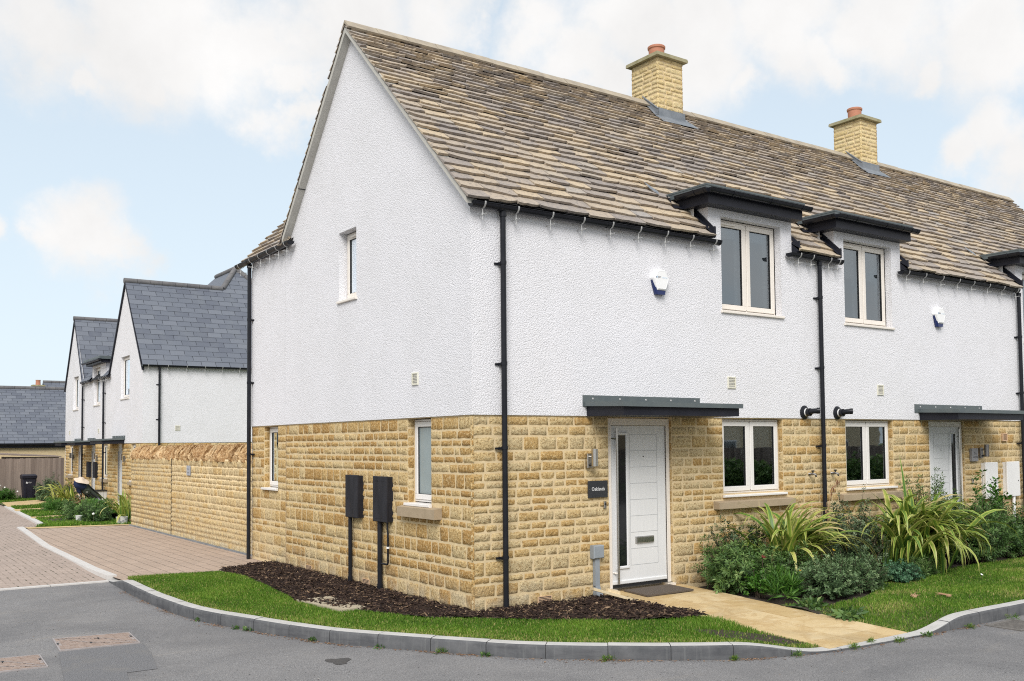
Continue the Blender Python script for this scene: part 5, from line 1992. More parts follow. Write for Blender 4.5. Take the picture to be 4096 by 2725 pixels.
# ================================================================== THINGS ON THE MAIN HOUSE
def alarm_box(label, u, z):
    t_ = thing('alarm_box', label, 'alarm box', FF(u, 0.012, z), 'burglar alarm boxes on the white wall')
    F = lambda a, n, b: FF(u + a, 0.012 + n, z + b)
    hexo = lambda k: [(-0.075 * k, 0.165 * k), (0.075 * k, 0.165 * k), (0.155 * k, 0.04 * k), (0.085 * k, -0.14 * k), (-0.085 * k, -0.14 * k), (-0.155 * k, 0.04 * k)]
    mb = MB()
    rows = [[F(a, n, b) for a, b in hexo(k)] for k, n in ((1.0, 0.0), (1.0, 0.035), (0.93, 0.075), (0.80, 0.088), (0.78, 0.086))]
    mb.strip(rows, 0, close=True)
    mb.face(rows[-1], 0)
    mb.build('cover', 'white_plastic', t_)
    b = MB()
    lo = lambda k: [(-0.150 * k, 0.03), (0.150 * k, 0.03), (0.078 * k, -0.19), (-0.078 * k, -0.19)]
    P = [[F(a, n, q) for a, q in lo(k)] for k, n in ((1.0, 0.004), (1.0, 0.04), (0.86, 0.068))]
    b.strip(P, 0, close=True)
    b.face(P[-1], 0)
    b.build('strobe_base', 'navy_plastic', t_)
    n = 0.0885
    lg = MB()
    for k, m in ((0, 0), (1, 1)):
        x = -0.112 + 0.013 * k
        lg.face([F(x, n, 0.035), F(x + 0.012, n, 0.035), F(x + 0.018, n, 0.06), F(x + 0.006, n, 0.06)], m)
    lg.build('logo_bar', ['ink_navy', 'ink_blue'], t_)
    lettering('lettering', 'JRM', 0.038, F, -0.048, 0.046, n, 'ink_dark', t_, sx=0.95)
    lettering('lettering', 'electrical', 0.032, F, 0.052, 0.044, n, 'ink_blue', t_, sx=0.85)
    return t_


alarm_box('white hexagonal alarm box with blue base on the wall above the first door canopy', 3.09, 4.245)
alarm_box('white alarm box with blue base between the second dormer window and the far downpipe', 9.985, 4.225)


def wall_lamp(label, u, z, mat, flip=1):
    t_ = thing('wall_lamp', label, 'wall lamp', FF(u, 0, z), 'cylinder wall lamps beside the doors')
    F = lambda a, n, b: FF(u + a, n, z + b)
    mb = MB()
    mb.cbox((-0.045, 0.0, -0.115), (0.045, 0.05, 0.075), 0.008, F=F)
    mb.build('back_plate', mat, t_)
    sn = MB()
    sn.lathe([(0.0, 0.035), (0.014, 0.03), (0.02, 0.0)], (0, 0, 0), 12, axis='y')
    sn.v = [F(v[0], 0.05 + v[1], -0.075 + v[2]) for v in sn.v]
    sn.build('motion_sensor', 'seal_black', t_, smooth=True)
    b = MB()
    b.tube([F(0.0, 0.05, 0.035), F(0.0, 0.10, 0.035)], 0.012, 8)
    b.build('arm', mat, t_)
    b = MB()
    b.tube([F(0.0, 0.135, -0.09), F(0.0, 0.135, 0.135)], 0.042, 20)
    b.build('tube', mat, t_, smooth=40.0)
    return t_


wall_lamp('brushed steel cylinder lamp on the stone left of the Oaklands door', 1.80, 1.795, 'steel')
wall_lamp('dark grey cylinder lamp between the second door and the white meter cabinets', 11.30, 1.775, 'dark_steel')

t_ = thing('house_sign', 'black slate sign reading Oaklands in white letters', 'house sign', FF(1.95, 0, 1.40))
mb = MB()
mb.cbox((1.785, 0.004, 1.29), (2.115, 0.022, 1.51), 0.002, F=FF)
mb.build('plate', 'sign_slate', t_)
mb = MB()
for u in (1.80, 2.10):
    mb.box((u - 0.005, 0.02, 1.394), (u + 0.005, 0.026, 1.404), F=FF)
mb.build('screw', 'steel', t_)
lettering('lettering', 'Oaklands', 0.068, FF, 1.95, 1.402, 0.0228, 'letter_white', t_, sx=0.88)
t_ = thing('house_sign', 'small grey slate sign reading The Laurels in dark letters', 'house sign', FF(11.05, 0, 1.72))
mb = MB()
mb.cbox((10.95, 0.0, 1.60), (11.16, 0.05, 1.84), 0.004, F=FF)
mb.build('plate', 'sign_grey', t_)
lettering('lettering', 'The\nLaurels', 0.068, FF, 11.055, 1.715, 0.0508, 'letter_black', t_, sx=0.85)

t_ = thing('doorbell', 'steel bell push under the Oaklands sign', 'doorbell', FF(2.07, 0, 1.19))
mb = MB()
mb.cbox((2.05, 0.0, 1.145), (2.092, 0.022, 1.235), 0.004, F=FF)
mb.build('plate', 'steel', t_)
mb = MB()
mb.tube([FF(2.071, 0.02, 1.20), FF(2.071, 0.03, 1.20)], 0.012, 12)
mb.build('button', 'seal_black', t_)
t_ = thing('doorbell', 'steel bell push between the second door and the first white cabinet', 'doorbell', FF(11.0, 0, 1.24))
mb = MB()
mb.cbox((10.985, 0.0, 1.19), (11.03, 0.022, 1.285), 0.004, F=FF)
mb.build('plate', 'steel', t_)
mb = MB()
mb.tube([FF(11.008, 0.02, 1.25), FF(11.008, 0.03, 1.25)], 0.012, 12)
mb.build('button', 'seal_black', t_)


def meter(label, F, u, w_, z0, z1, d, mat, group, pipe=None, pmat='black_plastic', pr=0.03, lines=True):
    t_ = thing('meter_box', label, 'meter box', F(u, 0, z0), group)
    mb = MB()
    mb.box((u - w_ / 2, -0.01, z0), (u + w_ / 2, d - 0.03, z1), 0, F=F)
    mb.build('cabinet', mat, t_)
    b = MB()
    b.cbox((u - w_ / 2 - 0.006, d - 0.03, z0 - 0.004), (u + w_ / 2 + 0.006, d, z1 + 0.008), 0.008, 0, F=F)
    if lines:
        for zz in (z1 - 0.055, z0 + 0.05):
            b.box((u - w_ * 0.34, d, zz - 0.004), (u + w_ * 0.34, d + 0.003, zz + 0.004), 0, F=F)
    dr = b.build('door', mat, t_)
    lk = MB()
    lk.tube([F(u + w_ * 0.36, d, z0 + (z1 - z0) * 0.45), F(u + w_ * 0.36, d + 0.006, z0 + (z1 - z0) * 0.45)], 0.012, 10)
    lk.build('lock', 'seal_black' if mat == 'meter_black' else 'dark_steel', dr)
    if pipe is not None:
        p = MB()
        p.tube([F(u + pipe, 0.05, z0), F(u + pipe, 0.05, -0.05)], pr, 12)
        p.tube([F(u + pipe, 0.05, 0.09), F(u + pipe, 0.05, -0.05)], pr + 0.006, 12)
        p.build('conduit', pmat, t_, smooth=40.0)
    return t_


g_ = 'black meter boxes on the gable wall'
meter('plain black meter box on a single pipe, the one nearer the driveway', FG, 3.095, 0.38, 0.96, 1.565, 0.10, 'meter_black', g_, 0.13, lines=False)
mt = meter('black meter box with ribbed door and a bent side pipe, nearer the house corner', FG, 2.21, 0.39, 0.95, 1.565, 0.10, 'meter_black', g_, 0.08, pr=0.036)
p = MB()
p.tube([FG(2.07, 0.05, 0.95), FG(2.07, 0.05, 0.86), FG(2.055, 0.05, 0.80), FG(2.055, 0.05, 0.40), FG(2.07, 0.05, 0.375), FG(2.28, 0.05, 0.37)], 0.014, 10)
p.build('side_pipe', 'black_plastic', mt, smooth=40.0)
p = MB()
p.tube([FG(2.055, 0.05, 0.615), FG(2.055, 0.05, 0.59)], 0.022, 10)
p.build('clip', 'white_plastic', mt)
g_ = 'white meter cabinets beside the second door'
meter('white meter cabinet next to the second front door', FF, 11.55, 0.42, 0.90, 1.565, 0.09, 'meter_white', g_, 0.02, 'white_plastic', 0.03, lines=False)
meter('white meter cabinet closest to the far downpipe', FF, 12.33, 0.45, 0.91, 1.565, 0.09, 'meter_white', g_, 0.05, 'white_plastic', 0.03, lines=False)

t_ = thing('cable_box', 'grey cable box with trunking down to the bark left of the front door', 'junction box', FF(1.9, 0, 0))
mb = MB()
mb.cbox((1.815, 0.0, 0.505), (1.99, 0.085, 0.675), 0.012, F=FF)
mb.build('lid', 'grey_box', t_)
mb = MB()
mb.box((1.86, 0.0, 0.14), (1.935, 0.05, 0.505), F=FF)
A = [FF(1.86, 0.0, 0.15), FF(1.935, 0.0, 0.15), FF(1.935, 0.05, 0.15), FF(1.86, 0.05, 0.15)]
B = [FF(1.86, 0.0, -0.03), FF(1.95, 0.0, -0.03), FF(1.985, 0.08, -0.03), FF(1.865, 0.08, -0.03)]
mb.strip([A, B], close=True)
mb.build('trunking', 'grey_box', t_)

for lab, u in (('black outside tap right of the first stone sill', 6.30), ('black outside tap just right of the middle downpipe', 6.86)):
    t_ = thing('outside_tap', lab, 'tap', FF(u, 0, 1.47), 'outside taps on the stone wall')
    mb = MB()
    mb.tube([FF(u, 0, 1.49), FF(u, 0.07, 1.49), FF(u + 0.02, 0.11, 1.48), FF(u + 0.025, 0.115, 1.44)], [0.018, 0.018, 0.017, 0.014], 8)
    mb.build('spout', 'dark_steel', t_, smooth=True)
    mb = MB()
    mb.tube([FF(u, 0.075, 1.49), FF(u, 0.075, 1.53)], 0.01, 8)
    mb.tube([FF(u - 0.03, 0.075, 1.535), FF(u + 0.03, 0.075, 1.535)], 0.011, 8)
    mb.build('handle', 'seal_black', t_)

# doormat
mb = MB()
mb.box((2.36, -0.50, path_z(-0.25) + 0.006), (3.20, -0.03, path_z(-0.25) + 0.026), 0, F=lambda x, y, z: (x + 0.02 * y, y, z + 0.03 * (y + 0.25)))
tag(mb.build('doormat', 'doormat'), 'dark brown bristle doormat on the sandstone path', 'doormat')

# offcut of timber leaning beside the path
mb = MB()
mb.box((0, -0.055, -0.018), (0.62, 0.055, 0.018), 0, F=lambda a, b, c: (1.72 + a * 0.55, -0.14 - a * 0.72 + b * 0.75, 0.145 - a * 0.19 + c - abs(b) * 0.1 + (0.0 if a < 0.3 else -0.01)))
mb.box((0.24, 0.02, 0.0), (0.42, 0.07, 0.05), 0, F=lambda a, b, c: (1.72 + a * 0.55, -0.14 - a * 0.72 + b * 0.75, 0.150 - a * 0.19 + c))
tag(mb.build('timber_offcut', 'timber'), 'pale timber offcut lying on the bark against the grey trunking', 'timber')

# concrete slab over an inspection chamber
mb = MB()
mb.box((-1.34, 1.06, -0.05), (-0.88, 2.13, 0.022), 0, F=lambda x, y, z: (x + 0.10 * (2.13 - y) * (1 if x < -1.1 else 0.0), y, z))
mb.box((-1.12, 1.55, 0.022), (-1.08, 1.85, 0.0235), 1)
tag(mb.build('inspection_slab', ['slab_concrete', 'seal_black']), 'flat concrete slab in the bark bed at the lawn edge', 'slab')

# manhole covers with paired triangular lids
def manhole(label, P):
    c = Vector((sum(p[0] for p in P) / 4, sum(p[1] for p in P) / 4, ROADZ))
    t_ = thing('manhole_cover', label, 'manhole cover', c, 'steel manhole covers in the asphalt')
    P = [Vector((x, y, 0)) for x, y in P]

    def B(a, b, h):
        q = (P[0] * (1 - a) + P[1] * a) * (1 - b) + (P[3] * (1 - a) + P[2] * a) * b
        return (q.x, q.y, ROADZ + h)
    f = MB()
    for lo, hi in (((0, 0, .0), (1, .025, .012)), ((0, .975, .0), (1, 1, .012)), ((0, .025, .0), (.018, .975, .012)), ((.982, .025, .0), (1, .975, .012))):
        f.box(lo, hi, 0, F=B)
    f.build('frame', 'worn_iron', t_)
    l = MB()
    l.box((.02, .03, 0), (.98, .97, 0.009), 0, F=B)
    nx, ny = 11, 9
    for i in range(nx):
        for j in range(ny):
            a, b = 0.07 + 0.86 * i / (nx - 1), 0.08 + 0.84 * j / (ny - 1)
            if abs((1 - b) - a) < 0.09 and False:
                continue
            sg = 1 if (i + j) % 2 == 0 else -1
            for k in (0, 1):
                aa = a + (-0.018 if k == 0 else 0.018)
                bb = b + 0.014 * sg * (1 if k else -1)
                l.box((aa - 0.017, bb - 0.02, 0.009), (aa + 0.017, bb + 0.02, 0.0145), 0, F=B)
    # diagonal seams standing proud
    for a0, b0, a1, b1 in ((0.03, 0.03, 0.60, 0.36), (0.60, 0.36, 0.97, 0.93), (0.03, 0.06, 0.42, 0.63), (0.42, 0.63, 0.97, 0.96)):
        d = Vector((a1 - a0, b1 - b0))
        nn = Vector((-d.y, d.x)).normalized() * 0.012
        q = [B(a0 + nn.x * 0.5, b0 + nn.y, .016), B(a1 + nn.x * .5, b1 + nn.y, .016), B(a1 - nn.x * .5, b1 - nn.y, .016), B(a0 - nn.x * .5, b0 - nn.y, .016)]
        l.face(q, 1)
    for a, b in ((0.025, 0.5), (0.96, 0.42), (0.55, 0.34), (0.42, 0.65)):
        l.box((a - 0.012, b - 0.05, 0.01), (a + 0.012, b + 0.05, 0.0165), 2, F=B)
    for a in (0.045, 0.955):
        l.box((a - 0.018, 0.3, 0.009), (a + 0.018, 0.7, 0.0125), 1, F=B)
    l.build('lid', ['rusty_iron', 'worn_iron', 'seal_black'], t_)
    return t_


manhole('rusty manhole cover in front of the dark asphalt patch, whole in view', [(-4.22, 2.16), (-3.43, 2.02), (-3.48, 1.33), (-4.28, 1.42)])
manhole('rusty manhole cover cut by the edge of the picture, nearer the camera', [(-5.27, 1.47), (-4.48, 1.34), (-4.51, 0.69), (-5.31, 0.76)])

t_ = thing('gully_grate', 'iron drain grate in the asphalt against the straight kerb', 'drain grate', (4.95, -3.9, ROADZ))
mb = MB()
Gq = lambda a, b, c: (4.62 + a, -4.13 + b, ROADZ + c)
for lo, hi in (((0, 0, 0), (0.62, 0.05, .012)), ((0, 0.38, 0), (0.62, 0.43, .012)), ((0, .05, 0), (.05, .38, .012)), ((.57, .05, 0), (.62, .38, .012))):
    mb.box(lo, hi, 0, F=Gq)
mb.box((0.05, 0.05, 0.001), (0.57, 0.38, 0.003), 1, F=Gq)
mb.build('frame', ['gully_iron', 'seal_black'], t_)
mb = MB()
for i in range(9):
    x = 0.075 + 0.055 * i
    mb.box((x, 0.05, 0.003), (x + 0.026, 0.38, .011), 0, F=Gq)
mb.build('bars', 'gully_iron', t_)

# ================================================================== BOUNDARY WALL
bw = thing('boundary_wall', 'long honey stone garden wall with rough upright coping stones', 'wall', (0.25, 12.2, -0.03))
mb = MB()
WX = 0.16
FW = lambda u, n, z: (WX - n, u, z)
Rw = random.Random(17)
y0, y1 = 7.75, 16.7
mb.box((WX + 0.013, y0, -0.3), (WX + 0.36, y1, 1.74), 0)
stones(mb, FW, y0, 13.065, [-0.06, 1.72], [], Rw, h=(0.085, 0.165), wd=(0.13, 0.36), relief=0.018, rshift=0.42, joint=0.014)
stones(mb, FW, 13.075, y1, [-0.06, 1.72], [], Rw, h=(0.085, 0.165), wd=(0.13, 0.36), relief=0.018, rshift=0.42, joint=0.014)
FE = lambda u, n, z: (u, y1 + n, z)
stones(mb, FE, WX, WX + 0.36, [-0.06, 1.72], [], Rw, h=(0.085, 0.165), wd=(0.14, 0.36), relief=0.02, rshift=0.3)
FB = lambda u, n, z: (WX + 0.36 + n, u, z)
mb.build('stonework', ['mortar', 'walling_stone'], bw, smooth=True)
mb = MB()
mb.box((WX - 0.05, y0 - 1.0, -0.2), (WX + 0.02, y1, -0.012), 0)
mb.build('footing', 'lead', bw)
mb = MB()
mb.box((WX - 0.002, 13.066, -0.05), (WX + 0.02, 13.074, 1.72))
mb.build('movement_joint', 'seal_black', bw)
# upright coping stones, each a rough slab on edge
mb = MB()
y = y0
while y < y1 - 0.02:
    tk = Rw.uniform(0.05, 0.15)
    lean = Rw.uniform(-0.45, 0.35)
    ht = Rw.uniform(0.27, 0.37)
    out = Rw.uniform(-0.05, 0.03)
    nz_, nx_ = 4, 4
    rowsA, rowsB = [], []
    for i in range(nz_ + 1):
        f = i / nz_
        a, b = [], []
        for j in range(nx_ + 1):
            g = j / nx_
            x = WX + out + 0.40 * g + Rw.uniform(-0.012, 0.012)
            z = 1.69 + (ht - 0.10 * (abs(g - 0.5) * 2) ** 2.5) * f + Rw.uniform(-0.012, 0.012) * (i > 0)
            if j == 0:
                x += 0.16 * (f - 0.5) ** 2 + Rw.uniform(-0.012, 0.02)
            th = tk * (1.0 - 0.45 * f) * (1 + Rw.uniform(-0.12, 0.12))
            yy = y + tk / 2 + lean * (f - 0.3) * ht
            a.append((x, yy - th / 2, z))
            b.append((x, yy + th / 2, z))
        rowsA.append(a)
        rowsB.append(b)
    rv = Rw.random()
    mb.strip(rowsA, 0, rv)
    mb.strip(rowsB, 0, rv)
    mb.strip([[r[0] for r in rowsA], [((p[0] + q[0]) / 2 - Rw.uniform(0.01, 0.045), (p[1] + q[1]) / 2, p[2]) for p, q in zip([r[0] for r in rowsA], [r[0] for r in rowsB])], [r[0] for r in rowsB]], 0, rv)
    mb.strip([rowsA[-1], rowsB[-1]], 0, rv)
    mb.strip([[r[-1] for r in rowsA], [r[-1] for r in rowsB]], 0, rv)
    y += tk * 1.02
mb.box((WX + 0.08, y0, 1.68), (WX + 0.30, y1, 1.90), 1)
mb.build('coping', ['coping_stone', 'mortar'], bw)
t_ = thing('wall_plaque', 'small grey parking sign screwed to the boundary wall', 'sign', FW(11.7, 0, 1.37))
mb = MB()
mb.cbox((11.58, 0.006, 1.37), (11.82, 0.024, 1.585), 0.002, F=FW)
mb.build('plate', 'sign_aluminium', t_)
FWm = lambda u, n, z: FW(11.70 - u, n, z)
lettering('lettering', 'Parking for', 0.034, FWm, 0.0, 1.512, 0.0248, 'letter_black', t_, sx=0.95)
lettering('lettering', 'Oaklands', 0.036, FWm, 0.0, 1.430, 0.0248, 'letter_black', t_, sx=0.9)

# ================================================================== SLATE TERRACE BEYOND
X2 = 2.05
B2 = 2.13
F2 = lambda u, n, z: (X2 - n, u, z)         # lane facade (-X)
F3 = lambda u, n, z: (u, 23.0 - n, z)       # side wall towards the camera (-Y)
st2 = thing('slate_terrace', 'white and stone terrace with steep grey slate gables along the lane', 'house', (X2, 29, LG(0, 29)))
G0 = -0.2
g1a, g1b, g1t = 23.0, 27.55, 25.27
g2a, g2b, g2t = 32.05, 35.62, 33.75
ze, zr1, zr2 = 4.70, 7.80, 7.42


def top2(u):
    if u < g1b:
        return ze + (zr1 - ze) * (1 - abs(u - g1t) / (g1b - g1t))
    if u < g2a:
        return 5.15 if 28.2 <= u <= 30.45 else 4.62
    return 4.6 + (zr2 - 4.6) * (1 - abs(u - g2t) / (g2b - g2t))


mb = MB()
o2 = [(24.72, 25.89, 3.70, 5.15), (29.08, 30.15, 3.63, 5.05), (33.0, 34.0, 3.58, 4.94)]
wall_sheet(mb, F2, [g1a - 0.012, g1t, g1b, 28.2, 30.45, g2a, g2t, g2b], top2, B2, o2, 0.12, 0, 0.012)
wall_sheet(mb, F3, [X2 - 0.012, 9.0], lambda u: 4.72, B2, [], 0.1, 0, 0.012)
mb.face([(X2, g2b, G0), (9, g2b, G0), (9, g2b, 4.6), (X2, g2b, 4.6)])
mb.face([(9.0, 23, G0), (9.0, 36, G0), (9.0, 36, 4.6), (9.0, 23, 4.6)])
mb.build('render_wall', 'roughcast_white', st2)
mb = MB()
o2s = [(23.9, 24.5, 0.88, 2.1), (27.9, 28.72, 0.88, 2.1), (34.1, 34.8, 0.88, 2.08), (25.72, 26.42, G0, 2.1), (29.9, 30.62, G0, 2.08), (32.5, 33.05, G0, 2.08)]
wall_sheet(mb, F2, [g1a, g2b], lambda u: B2, -0.4, o2s, 0.14, 0, -0.018)
stones(mb, F2, g1a, g2b, [G0, 0.88, B2], o2s, Rw, h=(0.10, 0.2), wd=(0.2, 0.5), relief=0.02, cell=0.09, rshift=-0.05)
wall_sheet(mb, F3, [X2, 9.0], lambda u: B2, -0.4, [], 0.1, 0, -0.018)
stones(mb, F3, X2, 6.0, [1.2, B2], [], Rw, h=(0.10, 0.2), wd=(0.2, 0.5), relief=0.02, cell=0.09)
mb.build('stone_wall', ['mortar', 'walling_stone'], st2, smooth=True)

# slate roofs
Rs = random.Random(5)


def slope_tiles(mb, P0, U, S, u0, u1, L, cut=None, e=0.235, wd=0.48):
    U, S = Vector(U).normalized(), Vector(S).normalized()
    N = U.cross(S).normalized()
    if N.z < 0:
        N = -N
    n = round(L / e)
    tiles(mb, P0, U, S, N, u0, u1, [L / n] * n, Rs, cut, width=(wd, wd + 0.012), th=0.016, body=0.012, rag=0.0, gap=0.014, m=0, seg=1, wscale=False, jit_n=0.0015)


mb = MB()
kS = (zr1 - ze) / (g1t - 22.85)
kSb = (zr1 - ze) / (g1b - g1t)
Ls = (g1t - (g1a - 0.15)) * math.sqrt(1 + kS * kS)
S1 = Vector((0, 1, kS)).normalized()


def cut_hip(s, ivs):
    y = 22.85 + s * S1.y
    if y <= g1t:
        return [(X2 - 0.06, 9.5)]
    f = (y - g1t) / (26.0 - g1t)
    return [(5.40 + 0.78 * f, 7.0 - 0.82 * f)] if f < 1 else []


Lh = (26.0 - 22.85) * math.sqrt(1 + kS * kS)
slope_tiles(mb, (0, 22.85, ze - 0.02), (1, 0, 0), S1, X2 - 0.06, 9.5, Lh, cut_hip)
# other side of the front gable
S1b = Vector((0, -1, kSb)).normalized()
slope_tiles(mb, (0, g1b + 0.02, top2(g1b - 1e-3) + 0.0), (1, 0, 0), S1b, X2 - 0.06, 6, (g1b - g1t) * math.sqrt(1 + kSb * kSb))
k2 = (zr2 - 4.6) / (g2t - g2a)
S2a = Vector((0, 1, k2)).normalized()
slope_tiles(mb, (0, g2a - 0.02, 4.6), (1, 0, 0), S2a, X2 - 0.06, 6, (g2t - g2a + 0.02) * math.sqrt(1 + k2 * k2))
k2b = (zr2 - 4.6) / (g2b + 0.05 - g2t)
S2b = Vector((0, -1, k2b)).normalized()
slope_tiles(mb, (0, g2b + 0.05, 4.6), (1, 0, 0), S2b, X2 - 0.06, 6, (g2b - g2t + 0.05) * math.sqrt(1 + k2b * k2b))
# roof between the gables, falling to the lane
kL = 1.15
SL = Vector((1, 0, kL)).normalized()


def cut_mid(s, ivs):
    x = X2 - 0.12 + s * SL.x
    return [(27.5, 28.2), (30.45, 32.1)] if x < X2 + 0.42 else [(27.5, 32.1)]


slope_tiles(mb, (X2 - 0.12, 0, 4.62), (0, 1, 0), SL, 27.5, 32.1, 4.3, cut_mid)
mb.build('roof', 'blue_slate', st2)
mb = MB()
Dk = 0.02
mb.face([(X2 - 0.05, 22.86, ze - 0.04), (9.5, 22.86, ze - 0.04), (9.5, g1t, zr1 - 0.04), (X2 - 0.05, g1t, zr1 - 0.04)])
mb.face([(5.4, g1t, zr1 - 0.04), (7.0, g1t, zr1 - 0.04), (6.16, 26.0, 8.72)])
mb.face([(X2 - 0.05, g1b, ze - 0.04), (6, g1b, ze - 0.04), (6, g1t, zr1 - 0.04), (X2 - 0.05, g1t, zr1 - 0.04)])
mb.face([(X2 - 0.05, g2a, 4.56), (6, g2a, 4.56), (6, g2t, zr2 - 0.04), (X2 - 0.05, g2t, zr2 - 0.04)])
mb.face([(X2 - 0.05, g2b, 4.56), (6, g2b, 4.56), (6, g2t, zr2 - 0.04), (X2 - 0.05, g2t, zr2 - 0.04)])
mb.face([(X2 - 0.1, 27.4, 4.58), (X2 - 0.1, 32.1, 4.58), (X2 + 2.8, 32.1, 4.58 + 2.9 * kL), (X2 + 2.8, 27.4, 4.58 + 2.9 * kL)])
mb.face([(5.4, g1t, zr1 - 0.04), (6.16, 26.0, 8.72), (6.16, 28.2, 8.72), (3.4, 33.2, 5.4), (3.4, 27.5, 5.4)], 1)
mb.face([(7.0, g1t, zr1 - 0.04), (6.16, 26.0, 8.72), (6.16, 28.2, 8.72), (9.5, 34, 5.0), (9.5, 25, 5.0)])
mb.face([(6.16, 28.2, 8.72), (3.4, 33.2, 5.4), (3.4, 34, 5.0), (9.5, 34, 5.0)])
mb.build('roof_deck', ['slate_gap', 'blue_slate'], st2)
mb = MB()


def ridge_run(mb, a, b, step=0.45, r=0.10, flat=0.75):
    a, b = Vector(a), Vector(b)
    n = max(1, round((b - a).length / step))
    for i in range(n):
        gp = 0.006 / (b - a).length
        p, q = a + (b - a) * (i / n + gp), a + (b - a) * ((i + 1) / n - gp)
        mb.tube([p - Vector((0, 0, 0.04)), q - Vector((0, 0, 0.04))], r, 10, 0, Rs.random())


ridge_run(mb, (X2 - 0.1, g1t, zr1 + 0.02), (5.42, g1t, zr1 + 0.02))
ridge_run(mb, (5.42, g1t, zr1 + 0.02), (6.16, 26.0, 8.76))
ridge_run(mb, (6.16, 26.0, 8.76), (7.05, g1t, zr1 + 0.02))
ridge_run(mb, (6.16, 26.0, 8.76), (6.16, 28.2, 8.76))
ridge_run(mb, (X2 - 0.1, g2t, zr2 + 0.02), (5.4, g2t, zr2 + 0.02))
mb.build('ridge', 'slate_ridge', st2, smooth=40.0)
for ya, za, yb_, zb_ in ((g1a - 0.1, ze - 0.1, g1t, zr1 + 0.0), (g1b + 0.02, ze - 0.06, g1t, zr1 + 0.0), (g2a - 0.05, 4.54, g2t, zr2), (g2b + 0.05, 4.5, g2t, zr2)):
    mb = MB()
    P = [(X2 - 0.075, ya, za), (X2 - 0.075, yb_, zb_), (X2 - 0.075, yb_, zb_ - 0.11), (X2 - 0.075, ya, za - 0.09)]
    Q = [(X2, a, b) for _, a, b in P]
    i = len(mb.v)
    mb.v += P + Q
    for fc in ((0, 1, 2, 3), (3, 2, 6, 7), (0, 1, 5, 4), (0, 3, 7, 4)):
        mb.f.append(tuple(i + j for j in fc))
        mb.m.append(0)
        mb.r.append(0.5)
    mb.build('verge', 'dark_fascia', st2)
# gutters, pipes
g = MB()
half_gutter(g, (1.98, 22.86, 4.685), (6.5, 22.86, 4.70), (0, -1, 0), 0.062)
go = g.build('gutter', 'black_plastic', st2, smooth=50.0)
for q in (2.17, 2.80, 3.42, 4.03, 4.62, 5.22):
    bracket((q, 22.86, 4.69), (0, -1, 0), go, 0.13)
for y0_, y1_, ys in ((27.3, 28.95, (27.5, 27.75, 28.0, 28.3, 28.6)), (30.3, 31.9, (30.6, 31.1, 31.6))):
    g = MB()
    half_gutter(g, (X2 - 0.12, y0_, 4.60), (X2 - 0.12, y1_, 4.60), (-1, 0, 0), 0.062)
    go = g.build('gutter', 'black_plastic', st2, smooth=50.0)
    for q in ys:
        bracket((X2 - 0.12, q, 4.60), (-1, 0, 0), go, 0.12)
downpipe(st2, F3, 2.55, 4.64, -0.1, 0.085, clips=(4.05, 2.9))
downpipe(st2, F2, 28.22, 4.56, 0.25, 0.085, clips=(4.0, 2.9, 1.8))
downpipe(st2, F2, 31.85, 4.56, -0.1, 0.085, clips=(3.9, 2.8, 1.7))
# dormer
dm = MB()
for yy in (28.2, 30.45):
    dm.face([(X2, yy, 4.5), (X2, yy, 5.16), (X2 + 0.6, yy, 5.16)])
dmo = dm.build('dormer', 'roughcast_white', st2)
dm = MB()
dm.box((X2 - 0.22, 28.0, 5.14), (X2 + 0.75, 30.6, 5.26))
dm.build('fascia', 'dark_fascia', dmo)
dm = MB()
dm.box((X2 - 0.30, 27.93, 5.26), (X2 + 0.85, 30.67, 5.37))
dm.build('flat_roof', 'grey_sheet', dmo)
dm = MB()
half_gutter(dm, (X2 - 0.30, 27.9, 5.27), (X2 - 0.30, 30.75, 5.27), (-1, 0, 0), 0.065)
dm.build('gutter', 'black_plastic', dmo)
# windows and doors
for a, b, c, d in o2:
    full_window(st2, F2, a, b, c - 0.05, d, 1, 'cream_frame', 0.10, 0.06, trickle=True, curtain=1.0 if a < 26 else False)
for (a, b, c, d) in o2s[:3]:
    full_window(st2, F2, a, b, c - 0.05, d, 1, 'white_frame', 0.09, 0.05, room_mat='room_dark')
    stone_sill(st2, F2, a - 0.15, b + 0.15, c - 0.17, c - 0.06, 0.08, joint=False)
for (a, b, c, d) in o2s[3:]:
    mb = MB()
    frame_rect(mb, F2, a, b, c, d, 0.06, -0.12, -0.05, 0)
    dfr = mb.build('door_frame', 'white_frame', st2)
    mb = MB()
    mb.box((a + 0.05, -0.12, c), (b - 0.05, -0.075, d - 0.06), 0, F=F2)
    for k in range(3):
        mb.box((a + 0.1 + k * 0.14, -0.075, c + 0.1), (a + 0.11 + k * 0.14, -0.073, d - 0.15), 1, F=F2)
    dl = mb.build('door', ['door_white', 'door_groove'], st2)
    mb = MB()
    mb.tube([F2(b - 0.12, -0.02, c + 0.3), F2(b - 0.12, -0.02, d - 0.25)], 0.018, 8)
    mb.build('bar_handle', 'dark_steel', dl)
for a, b, z in ((25.3, 27.3, 2.12), (29.85, 31.4, 2.08), (32.5, 33.9, 2.08)):
    canopy(st2, F2, a, b, z, back=(-0.05, -0.2))
wall_vent(st2, F3, 3.165, 2.62, 0.17, 0.17)
for u in (29.25, 34.65):
    wall_vent(st2, F2, u, 2.62, 0.16, 0.17)
for lab, u in (('small black meter box fixed beside the far drainpipe of the slate terrace', 30.75), ('small black meter box fixed between two doors of the slate terrace', 29.6)):
    meter(lab, F2, u, 0.30, 0.84, 1.44, 0.11, 'meter_black', 'black meter boxes on the slate terrace', None, lines=False)
